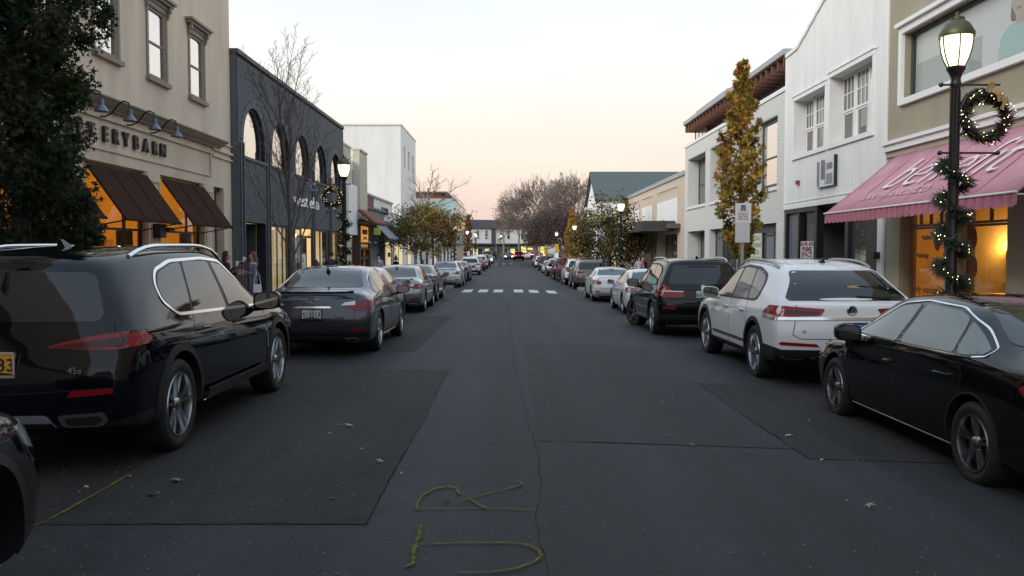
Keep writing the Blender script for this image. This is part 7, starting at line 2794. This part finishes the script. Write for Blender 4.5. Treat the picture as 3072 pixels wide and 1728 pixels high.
def plate_text(root, txt, m, size=.11, frame=None, sub=None, bg=None, sx=1.0):
    po = [o for o in root.children if o.name.split('.')[0] == 'license_plate'][0]
    if bg:
        po.material_slots[0].link = 'OBJECT'
        po.material_slots[0].material = bg
    v = [Vector(c) for c in po.bound_box]
    x0, x1 = min(p.x for p in v), max(p.x for p in v)
    z0, z1 = min(p.z for p in v), max(p.z for p in v)
    y0 = min(p.y for p in v)
    cx, cz = (x0 + x1) / 2, (z0 + z1) / 2
    text(txt, m, frame_mtx((cx, y0 - .002, cz - .008), (1, 0, 0), (0, 0, 1), sx, 1), po, name='plate_number', size=size, extrude=.001, bold=.002)
    if sub:
        text(sub, M_DKRED, frame_mtx((cx, y0 - .002, z1 - .022), (1, 0, 0), (0, 0, 1)), po, name='plate_heading', size=.03, extrude=.001)
    if frame:
        mb = MB()
        for a, b, c, d in ((x0 - .012, x1 + .012, z1 - .004, z1 + .012), (x0 - .012, x1 + .012, z0 - .016, z0 + .004), (x0 - .012, x0 + .006, z0, z1), (x1 - .006, x1 + .012, z0, z1)):
            mb.box(a, b, y0 - .008, y0 + .004, c, d)
        mb.build('plate_frame', frame, po)


def badge_ring(root, x, y, z, r, m, kind, m2=None):
    mb = MB()
    n = 28
    fy = .0
    if kind in ('round', 'w', 'quarters'):
        mb.lathe([(r, 0), (r, -.010), (r * .84, -.012), (r * .84, -.002)], n, (x, y, z), 'y')
    if kind == 'ellipse':
        for i in range(n):
            a0, a1 = 2 * PI * i / n, 2 * PI * (i + 1) / n
            mb.tube([(x + r * 1.25 * math.cos(a0), y - .006, z + r * .9 * math.sin(a0)), (x + r * 1.25 * math.cos(a1), y - .006, z + r * .9 * math.sin(a1))], .009, 5)
        mb.tube([(x + .1 * r, y - .006, z + .55 * r), (x - .55 * r, y - .006, z - .5 * r), (x + .75 * r, y - .006, z - .5 * r)], .009, 5)
        mb.tube([(x + .1 * r, y - .006, z + .55 * r), (x + .35 * r, y - .006, z + .1 * r)], .009, 5)
    if kind == 'w':
        for pts in ([(-.38, .72), (0, .06), (.38, .72)], [(-.72, .34), (-.36, -.68), (0, .0), (.36, -.68), (.72, .34)]):
            mb.tube([(x + a * r, y - .010, z + b * r) for a, b in pts], .0075, 5)
    o = mb.build('badge', m, root, smooth=True)
    if kind in ('w', 'quarters'):
        d = MB()
        d.lathe([(.001, -.004), (r * .85, -.004), (r * .85, .01)], n, (x, y, z), 'y')
        d.build('badge_field', m2, o)
    if kind == 'quarters':
        d = MB()
        for k, a in enumerate((0, PI)):
            d.faces([(x, y - .006, z)] + [(x + r * .62 * math.cos(a + PI / 2 * i / 5), y - .006, z + r * .62 * math.sin(a + PI / 2 * i / 5)) for i in range(6)], [tuple(range(7))])
        d.build('badge_quarter', M_WHITEINK, o, fix=False)


# left row
c = car('suv_a', -3.73, 6.08, BLK, 'black SUV with chrome window trim parked nearest on the left')
plate_text(c, '\u00b7 2633', M_INK, .13, M_CHROME, bg=M_PLATE_Y, sx=1.0)
B = KINDS['suv_a'][0]
text('45e', M_CHROME, frame_mtx((.58, B.hit('rear', .58, .79)[0].y - .012, .79), (1, 0, 0), (0, 0, 1)), c, name='model_badge', size=.07, extrude=.003)
c = car('sedan_a', -3.10, 13.2, GRY, 'dark grey saloon with white S13S13 plate parked behind the black SUV')
plate_text(c, 'S13S13', M_INK, .105, M_CHROME, 'VIRGINIA', bg=M_PLATE_W, sx=.9)
B = KINDS['sedan_a'][0]
badge_ring(c, 0, B.hit('rear', 0, .89)[0].y, .89, .055, M_CHROME, 'ellipse')
text('ES 350', M_CHROME, frame_mtx((.42, B.hit('rear', .42, .62)[0].y - .006, .62), (1, 0, 0), (0, 0, 1)), c, name='model_badge', size=.06, extrude=.002)
mb = MB()
pts = []
for i in range(13):
    x = -.62 + 1.24 * i / 12
    l_, n_ = B.hit('rear', x, 1.005)
    pts.append((l_ + n_ * .02, n_))
for (a, na), (b, nb) in zip(pts[:-1], pts[1:]):
    mb.faces([a + Vector((0, .08, .025)), b + Vector((0, .08, .025)), b + Vector((0, -.03, .02)), a + Vector((0, -.03, .02)), a - na * .02, b - nb * .02], [(0, 1, 2, 3), (3, 2, 5, 4)])
mb.build('boot_spoiler', GRY, c, smooth=True)
for sg in (1, -1):
    B.panel('rear', [(.44, .815), (.50, .862), (.66, .885), (.66, .822)], M_CLEAR, 'reversing_light', c, sg, off=.010)
car('sedan_b', -3.72, 18.75, PRL, 'white saloon wedged between the grey saloon and the silver saloon')
c = car('sedan_a', -3.55, 25.25, SIL, 'silver saloon parked fourth on the left before the planter')
car('sedan_b', -3.65, 31.3, NVY, 'dark blue grey saloon just before the crosswalk on the left')
c = car('sedan_a', -3.62, 46.2, PRL, 'white saloon first beyond the crosswalk on the left')
car('sedan_b', -3.75, 52.3, DGR, 'dark saloon hidden behind the white saloon past the crosswalk')
car('sedan_b', -3.7, 58.4, DGR, 'grey saloon with red tail lights two places past the crosswalk')
car('suv_a', -3.75, 78.5, WHT, 'white SUV halfway up the left row with dark rear window', far=True)
car('sedan_b', -3.75, 95.5, RDP, 'dark red saloon past the white SUV on the left', far=True)
car('suv_c', -3.75, 105, PRL, 'white crossover far up the left row', far=True)
car('suv_c', -3.75, 118, DGR, 'dark crossover near the far left corner', far=True)
c = car('sedan_b', -3.6, 139, PRL, 'white saloon facing the viewer at the far left corner', rz=PI, far=True)
swap(c, 'headlight', M_HEAD)
# right row
c = car('sedan_b', 4.42, 5.42, BLK2, 'black saloon with chrome window trim parked nearest on the right')
swap(c, 'window', mat('car_glass_bright_view', (.13, .15, .145), rough=.03, ior=1.6))  # paler base colour stands in for the bright view through the glass
c = car('suv_b', 4.45, 10.95, WHT, 'white fastback SUV with blue AX-954 plate parked behind the black saloon')
plate_text(c, 'AX\u00b79543', M_INK, .10, M_INK, bg=M_PLATE_B, sx=.95)
B = KINDS['suv_b'][0]
badge_ring(c, 0, B.hit('rear', 0, 1.03)[0].y, 1.035, .068, M_CHROME, 'w', M_INK)
text('SE', M_CHROME, frame_mtx((-.62, B.hit('rear', -.62, .76)[0].y - .006, .76), (1, 0, 0), (0, 0, 1)), c, name='model_badge', size=.05, extrude=.002)
mb = MB()
l_, n_ = B.hit('rear', .25, 1.20)
mb.bar(l_ + n_ * .02 + Vector((-.12, 0, 0)), B.hit('rear', .58, 1.185)[0] + Vector((0, -.02, 0)), .035, .02)
mb.build('rear_wiper', M_PLAST, c)
c = car('suv_c', 4.12, 17.9, BLK2, 'black SUV with silver roof rails parked behind the white fastback')
plate_text(c, '601\u00b7TRS', M_INK, .10, None, bg=M_PLATE_P, sx=.9)
B = KINDS['suv_c'][0]
badge_ring(c, 0, B.hit('rear', 0, 1.08)[0].y - .012, 1.09, .055, M_CHROME, 'quarters', mat('badge_blue', (.03, .08, .25)))
for o in c.children:                      # front wheels left on lock
    if o.name.split('.')[0] == 'wheel' and o.location.y > 2:
        o.rotation_euler.z += R(24)
c = car('sedan_a', 4.50, 25.9, WHT, 'white saloon with its nose towards the crosswalk, behind the black SUV')
c = car('sedan_b', 4.22, 33.6, PRL, 'white saloon with dark rear window just before the crosswalk on the right')
car('suv_a', 4.5, 46.4, TPE, 'taupe grey SUV first beyond the crosswalk on the right')
car('suv_c', 4.4, 52.8, WHT, 'white SUV behind the taupe SUV on the right')
car('boxy_suv', 4.35, 59.5, RDP, 'dark red square off-roader up the right row')
car('suv_c', 4.35, 65.8, BLK2, 'black SUV with pale sticker past the red off-roader', far=True)
car('suv_b', 4.35, 77, SIL, 'silver SUV midway up the right row', far=True)
car('sedan_b', 4.3, 88, WHT, 'white saloon midway up the right row', far=True)
car('boxy_suv', 4.3, 100, DGR, 'dark square off-roader far up the right row', far=True)
car('suv_c', 4.3, 113, WHT, 'white SUV far up the right row', far=True)
car('sedan_b', 4.3, 127, DGR, 'farthest dark saloon of the right row', far=True)
# moving traffic and the far bend
c = car('suv_c', 1.65, 156, BLK2, 'black SUV braking in the middle of the road', 'car', far=True)
swap(c, 'tail_light', M_BRAKE)
c = car('sedan_b', 3.2, 170, PRL, 'white car braking ahead of the black SUV', 'car', far=True)
swap(c, 'tail_light', M_BRAKE)
c = car('suv_b', 5.2, 176, DGR, 'grey SUV braking at the far right bend', 'car', rz=R(-12), far=True)
swap(c, 'tail_light', M_BRAKE)
car('sedan_a', 4.4, 188, WHT, 'white saloon turning at the far right bend', 'car', rz=R(-25), far=True)
c = car('sedan_b', -.2, 166, DGR, 'oncoming dark saloon with its headlights on', 'car', rz=PI, far=True)
swap(c, 'headlight', M_HEAD)
car('suv_a', -4.3, 160, NVY, 'navy SUV beyond the far left corner', far=True)
car('boxy_suv', -3.6, 170, DGR, 'dark square car beyond the navy SUV', far=True)
car('sedan_b', 8.4, 160, BLK2, 'black saloon parked in the far right lay-by', far=True)
car('suv_c', 9.2, 167, BLK2, 'black SUV parked past the far right lay-by', far=True)
# nose of the car beside the viewer
car('suv_c', -2.17, -.76, BLK2, 'front corner of a dark car at the left edge of the road', rz=R(12))
# ------------------------------------------------------------------ people
M_SKIN = mat('skin_light', (0.50, 0.30, 0.22), rough=.55)
M_JEANS = mat('denim', (0.10, 0.14, 0.24), rough=.85)
M_SHOE = mat('shoe_dark', (0.03, 0.03, 0.03), rough=.6)


def cloth(n, c):
    return mat('cloth_' + n, c, rough=.9, noise=.1, nscale=20)


def person(label, x, y, face, H, top, legs, hair, sleeve=None, pose=None, hairlen=0, sex='f', mask=None, hat=None):
    """one continuous skinned body; face = direction it looks (radians from +y, clockwise negative)"""
    t = thing('person', label, 'person', (x, y, gz(KL if x < 0 else KR, y) + .13), face)
    s = H / 1.70
    sw = .185 if sex == 'm' else .165
    J = dict(pel=(0, 0, .93, .125), waist=(0, 0, 1.06, .105), chest=(0, .01, 1.27, .125), neckb=(0, 0, 1.42, .065), neck=(0, .01, 1.48, .05), jaw=(0, .035, 1.54, .062), head=(0, .02, 1.60, .088), crown=(0, .01, 1.655, .06), nose=(0, .112, 1.575, .014))
    for sg, k in ((-1, 'l'), (1, 'r')):
        J.update({k + 'sh': (sg * sw, 0, 1.385, .058), k + 'el': (sg * (sw + .05), -.02, 1.10, .043), k + 'wr': (sg * (sw + .05), .06, .87, .03), k + 'hp': (sg * .09, 0, .90, .095), k + 'kn': (sg * .10, .02, .49, .06), k + 'an': (sg * .10, -.01, .09, .042), k + 'to': (sg * .12, .16, .035, .035)})
    if pose:
        for k, v in pose.items():
            J[k] = (*v, J[k][3])
    for k in 'lr':
        w, e = Vector(J[k + 'wr'][:3]), Vector(J[k + 'el'][:3])
        d = (w - e).normalized()
        sd = d.cross(Vector((0, 1, .2))).normalized()
        J[k + 'pm'] = (*(w + d * .07), .032)
        base = w + d * .10
        for i, (o, L) in enumerate(((-.027, .062), (-.009, .075), (.010, .07), (.027, .055))):
            a = base + sd * o
            J[f'{k}f{i}a'] = (*a, .0095)
            J[f'{k}f{i}b'] = (*(a + d * L * .6 + Vector((0, .012, 0))), .0085)
            J[f'{k}f{i}c'] = (*(a + d * L * .9 + Vector((0, .035, 0))), .007)
        q = w + d * .035 + sd * -.03
        J[f'{k}ta'] = (*(q + Vector((0, .012, 0))), .011)
        J[f'{k}tb'] = (*(q + d * .035 + Vector((0, .035, 0)) - sd * .012), .009)
    E = [('pel', 'waist'), ('waist', 'chest'), ('chest', 'neckb'), ('neckb', 'neck'), ('neck', 'jaw'), ('jaw', 'head'), ('head', 'crown'), ('head', 'nose')]
    for k in 'lr':
        E += [('neckb' if 0 else 'chest', k + 'sh'), (k + 'sh', k + 'el'), (k + 'el', k + 'wr'), (k + 'wr', k + 'pm'), ('pel', k + 'hp'), (k + 'hp', k + 'kn'), (k + 'kn', k + 'an'), (k + 'an', k + 'to'), (k + 'wr', k + 'ta'), (k + 'ta', k + 'tb')]
        for i in range(4):
            E += [(k + 'pm', f'{k}f{i}a'), (f'{k}f{i}a', f'{k}f{i}b'), (f'{k}f{i}b', f'{k}f{i}c')]
    names = list(J)
    me = bpy.data.meshes.new('body')
    me.from_pydata([(J[n][0], J[n][1], J[n][2]) for n in names], [(names.index(a), names.index(b)) for a, b in E], [])
    o = bpy.data.objects.new('tmp', me)
    COL.objects.link(o)
    md = o.modifiers.new('skin', 'SKIN')
    md.use_smooth_shade = True
    for i, n in enumerate(names):
        v = me.skin_vertices[0].data[i]
        f = 1.0
        fx = 1.28 if n in ('pel', 'chest', 'waist') else 1.0
        v.radius = (J[n][3] * fx, J[n][3])
        v.use_root = n == 'pel'
    sb = o.modifiers.new('sub', 'SUBSURF')
    sb.levels = sb.render_levels = 2
    dg = bpy.context.evaluated_depsgraph_get()
    out = bpy.data.meshes.new_from_object(o.evaluated_get(dg))
    bpy.data.objects.remove(o)
    seg = []
    for a, b in E:
        if a in ('jaw', 'head', 'neck', 'neckb') and b != 'neckb':
            k = 0
        elif a[1:] in ('wr', 'pm', 'ta') or (len(a) > 2 and a[1] == 'f'):
            k = 0
        elif a[1:] in ('hp', 'kn') or a == 'pel' and b[1:] == 'hp':
            k = 2
        elif a[1:] == 'an':
            k = 3
        elif a[1:] in ('sh', 'el'):
            k = 4
        else:
            k = 1
        seg.append((Vector(J[a][:3]), Vector(J[b][:3]), k))
    for mm in (M_SKIN, top, legs, M_SHOE, sleeve or top):
        out.materials.append(mm)
    for p in out.polygons:
        best, kk = 9, 1
        for a, b, k in seg:
            q, f = geometry.intersect_point_line(p.center, a, b)
            f = min(1, max(0, f))
            dd = (a + (b - a) * f - p.center).length
            if dd < best:
                best, kk = dd, k
        if kk in (1, 4) and p.center.z > 1.455 and abs(p.center.x) < .09:
            kk = 0
        if kk == 1 and p.center.z < .98:
            kk = 2
        p.material_index = kk
    out.shade_smooth()
    b = put('body', out, t)
    b.scale = (s, s, s)
    # hair
    hm = mat('hair_' + hair[0], hair[1], rough=.6, noise=.25, nscale=30)
    m = MB()
    m.ball((0, -.008, 1.625), .104, 14, (.92, 1.02, 1.0))
    n0 = len(m.v)
    m.v = [(x_, y_ if not (y_ > .045 and z_ < 1.665) else .045, max(z_, 1.555 if y_ < .02 else 1.60)) for x_, y_, z_ in m.v]
    if hairlen:
        r = random.Random(int(x * 100) + 7)
        for k in range(26):
            a = -PI * .02 - PI * .96 * k / 25
            q = Vector((math.cos(a) * .09, math.sin(a) * .085, 1.62))
            L = hairlen * r.uniform(.8, 1.1)
            pts = [q, q + Vector((q.x * .25, q.y * .25 - .005, -L * .35)), q + Vector((q.x * .5 + r.uniform(-.02, .02), q.y * .3 - .01, -L * .7)), q + Vector((q.x * .45 + r.uniform(-.03, .03), q.y * .3 + r.uniform(-.02, .02), -L))]
            m.tube(pts, [.022, .024, .02, .006], 6, cap=False)
    h = m.build('hair', hm, t, smooth=True)
    h.scale = (s, s, s)
    for nm, c, rr, sq, mm in (('eye', (-.033, .098, 1.605), .011, (1.3, .4, .7), M_INK), ('eye', (.033, .098, 1.605), .011, (1.3, .4, .7), M_INK), ('mouth', (0, .096, 1.532), .02, (1.1, .25, .3), mat('lips', (.35, .12, .11)))):
        if mask and nm == 'mouth':
            continue
        m = MB()
        m.ball(c, rr, 8, sq)
        e = m.build(nm, mm, t, smooth=True)
        e.scale = (s, s, s)
    if mask:
        m = MB()
        m.ball((0, .062, 1.545), .066, 12, (1, .85, .8))
        e = m.build('face_mask', mask, t, smooth=True)
        e.scale = (s, s, s)
    if hat:
        m = MB()
        if hat[0] == 'cap':
            m.ball((0, -.005, 1.66), .112, 14, (.95, 1.05, .72))
            m.prism(round_poly([(-.08, .07), (.08, .07), (.07, .19), (-.07, .19)], .04), lambda u, v, d: (u, v, 1.655 + d), 0, .012)
        else:
            m.lathe([(.19, 1.67), (.19, 1.68), (.10, 1.69), (.08, 1.75), (.04, 1.86), (.012, 1.97), (.0, 1.97)], 16, (0, -.01, 0))
        e = m.build('hat', hat[1], t, smooth=True)
        e.scale = (s, s, s)
    return t


GREYBLUE = cloth('greyblue', (.17, .18, .26))
p1 = person('person with long dark hair in a black jacket holding a white cup', -7.25, 21.6, R(-75), 1.66, cloth('black', (.012, .012, .013)), cloth('black', (.012, .012, .013)), ('dark', (.030, .018, .012)), hairlen=.42,
            pose=dict(rel=(.22, .05, 1.12), rwr=(.16, .22, 1.32), lel=(-.22, .06, 1.12), lwr=(-.14, .27, 1.12)))
p2 = person('person with light brown hair in grey cardigan and white top, drinking', -7.0, 23.0, R(125), 1.67, cloth('white', (.62, .60, .64)), M_JEANS, ('lightbrown', (.13, .07, .035)), sleeve=GREYBLUE, hairlen=.34,
            pose=dict(rel=(.25, .08, 1.22), rwr=(.07, .20, 1.46), lel=(-.23, .03, 1.10), lwr=(-.08, .25, 1.16)))
for s in (1, -1):                      # open cardigan fronts
    m = MB()
    m.prism(round_poly([(s * .07, 1.40), (s * .19, 1.38), (s * .20, 1.0), (s * .19, .72), (s * .11, .72), (s * .13, 1.1)], .03), lambda u, v, d: (u, d - .3 * abs(u) ** 1.2 + .02, v), .135, .15)
    m.build('cardigan_front', GREYBLUE, p2)


def prop(name, label, cat, mb_fn, x, y, z, rz=0, rx=0, ry=0):
    t = thing(name, label, cat, (x, y, z), 0)
    t.rotation_euler = (rx, ry, rz)
    mb_fn(t)
    return t


def cup(t):
    m = MB()
    m.lathe([(.0, 0), (.028, 0), (.038, .11), (.0, .11)], 14)
    m.build('cup', mat('paper_cup', (.75, .74, .72), rough=.6), t, smooth=True)
    m = MB()
    m.lathe([(.040, .105), (.040, .118), (.034, .128), (.0, .128)], 14)
    m.build('lid', mat('cup_lid', (.7, .7, .7), rough=.4), t, smooth=True)


def darkcup(t):
    m = MB()
    m.lathe([(.0, 0), (.03, 0), (.036, .08), (.0, .08)], 14)
    m.build('cup_base', mat('cup_dark', (.02, .02, .02), rough=.5), t, smooth=True)
    m = MB()
    m.lathe([(.0, .08), (.036, .08), (.043, .19), (.038, .205), (.0, .205)], 14)
    m.build('cup_sleeve', mat('paper_cup', (.75, .74, .72)), t, smooth=True)


def hand_world(p, v):
    s = p.children[0].scale[0]
    return p.matrix_basis @ (Vector(v) * s)


h = hand_world(p1, (.16, .27, 1.36))
prop('coffee_cup', 'white paper cup held by the person in the black jacket', 'cup', cup, h.x, h.y, h.z - .03)
h = hand_world(p2, (.02, .26, 1.44))
prop('coffee_cup', 'dark based paper cup tipped to the drinking person\'s mouth', 'cup', darkcup, h.x - .05, h.y - .03, h.z - .06, 0, R(10), R(35))


def phone(t):
    m = MB()
    m.box(-.035, .035, -.07, .07, -.004, .004)
    m.build('phone_body', M_INK, t)


h = hand_world(p2, (-.04, .33, 1.18))
prop('phone', 'phone held flat by the drinking person', 'phone', phone, h.x, h.y, h.z, .6)


def bag(t):
    m = MB()
    m.prism(round_poly([(-.11, 0), (.11, 0), (.10, .22), (-.10, .22)], .02), lambda u, v, d: (u, d, v), -.04, .04)
    m.build('bag_body', mat('white_leather', (.72, .72, .70), rough=.5), t)
    m = MB()
    m.tube([(-.09, 0, .21), (-.06, 0, .45), (0, 0, .60), (.06, 0, .45), (.09, 0, .21)], .008, 6)
    m.build('bag_strap', mat('white_leather', (.72, .72, .70)), t)


h = hand_world(p2, (-.27, 0, .62))
prop('shoulder_bag', 'small white shoulder bag hanging at the drinking person\'s side', 'bag', bag, h.x + .04, h.y - .06, h.z - .02, .4)
GT = cloth('charcoal', (.055, .055, .065))
p3 = person('person in a grey and black raglan top walking away past the brick store window', -6.75, 31.9, 0, 1.76, GT, M_JEANS, ('dark', (.030, .018, .012)), sleeve=cloth('black', (.012, .012, .013)), sex='m')
person('shorter person with brown hair in a pale top seen from behind over the grey saloon', -6.45, 28.0, R(15), 1.47, cloth('beige', (.45, .38, .32)), M_JEANS, ('brown', (.06, .032, .02)), hairlen=.24)
p5 = person('person in a white jumper, face mask and dark cap with a diagonal black strap', -7.0, 45.0, PI + .1, 1.68, cloth('offwhite', (.52, .50, .52)), M_JEANS, ('dark', (.030, .018, .012)), mask=mat('mask_white', (.65, .68, .70)), hat=('cap', cloth('black', (.012, .012, .013))))
m = MB()
m.bar((.13, .12, 1.40), (-.15, .15, 1.0), .035, .012, up=(0, 1, 0))
m.bar((.13, .12, 1.40), (.12, -.08, 1.43), .035, .012)
m.build('bag_strap', cloth('black', (.012, .012, .013)), p5)
person('person with red hair and a pointed dark hat before the lit shop window', -7.0, 51.8, PI - .3, 1.52, cloth('black', (.012, .012, .013)), cloth('black', (.012, .012, .013)), ('red', (.14, .035, .02)), hairlen=.12, hat=('point', mat('hat_brown', (.06, .02, .015), rough=.9)))
person('person in a pale shirt and sunglasses beside the one in red, before the sandstone store', 7.62, 49.7, PI - .2, 1.75, cloth('pale', (.42, .43, .46)), M_JEANS, ('dark', (.030, .018, .012)), sex='m')
person('person in a red top under a black jacket before the sandstone store', 7.95, 50.4, PI + .3, 1.80, cloth('red', (.42, .02, .04)), M_JEANS, ('black', (.012, .010, .010)), sleeve=cloth('black', (.012, .012, .013)), sex='m')
person('person in a white jumper seen from behind left of the pair at the sandstone store', 7.2, 52.5, R(10), 1.68, cloth('offwhite', (.52, .50, .52)), M_JEANS, ('brown', (.06, .032, .02)), hairlen=.18)
person('person in dark clothes half hidden by the dull green tree trunk', 6.95, 58.5, R(160), 1.72, cloth('charcoal', (.055, .055, .065)), cloth('black', (.012, .012, .013)), ('dark', (.030, .018, .012)), sex='m')
# ------------------------------------------------------------------ leaves and litter on the road
r_ = random.Random(5)
M_DRY = [mat('dry_leaf_tan', (.30, .21, .11), rough=.8), mat('dry_leaf_pale', (.36, .31, .23), rough=.8), mat('dry_leaf_brown', (.14, .08, .045), rough=.8)]


def ground_leaf(x, y, s, m, label, group=None, star=True):
    mb = MB()
    (star_leaf if star else leaf)(mb, Vector((0, 0, .012)), s, (Vector((0, 0, 1)) + rvec(r_) * .35).normalized(), r_)
    o = mb.build('fallen_leaf', m, None, fix=False, label=label, cat='leaf', group=group)
    lo = min(v.co.z for v in o.data.vertices)
    o.location = (x, y, gz(x, y) + .006 - lo)


ground_leaf(-2.40, 6.0, .07, M_DRY[0], 'tan star leaf on the asphalt left of the patch corner')
ground_leaf(-2.46, 5.64, .065, M_DRY[1], 'pale curled leaf nearer the viewer left of the star leaf', star=False)
ground_leaf(2.42, 5.6, .05, M_DRY[0], 'yellow tan leaf alone on the right foreground asphalt')
ground_leaf(-1.52, 7.9, .07, M_DRY[1], 'pale leaf scrap in the middle of the left old asphalt')
ground_leaf(-1.02, 6.55, .05, M_DRY[0], 'small leaf by the tarred joint of the left patch')
ground_leaf(2.6, 6.92, .045, M_DRY[1], 'pale leaf by the corner of the right old patch', star=False)
ground_leaf(2.6, 7.81, .06, M_DRY[1], 'pale star leaf on the right old patch')
G = 'small dry leaves scattered over the road'
for k in range(90):
    y = 5.2 + 30 * r_.random() ** 1.9
    x = r_.choice((r_.uniform(-3.0, -.9), r_.uniform(-3.4, -1.2), r_.uniform(1.5, 3.3), r_.uniform(-1, 2)))
    ground_leaf(x, y, r_.uniform(.018, .042), r_.choice(M_DRY), 'small dry leaf scrap lying on the road', G, star=r_.random() < .4)
mb = MB()
for k in range(600):
    y = 4.2 + 12 * r_.random() ** 1.5
    x = r_.uniform(-3.6, -.9) if r_.random() < .62 else r_.uniform(-.9, 3.6)
    s = r_.uniform(.003, .008)
    z = gz(x, y) + .008
    mb.faces([(x - s, y - s, z), (x + s, y - s * .6, z), (x + s * .7, y + s, z), (x - s, y + s * .8, z), (x, y, z + s)], [(0, 1, 4), (1, 2, 4), (2, 3, 4), (3, 0, 4)])
mb.build('grit', mat('grit_pale', (.15, .145, .14), rough=.9), None, fix=False, label='pale grit scattered over the near asphalt', kind='stuff')
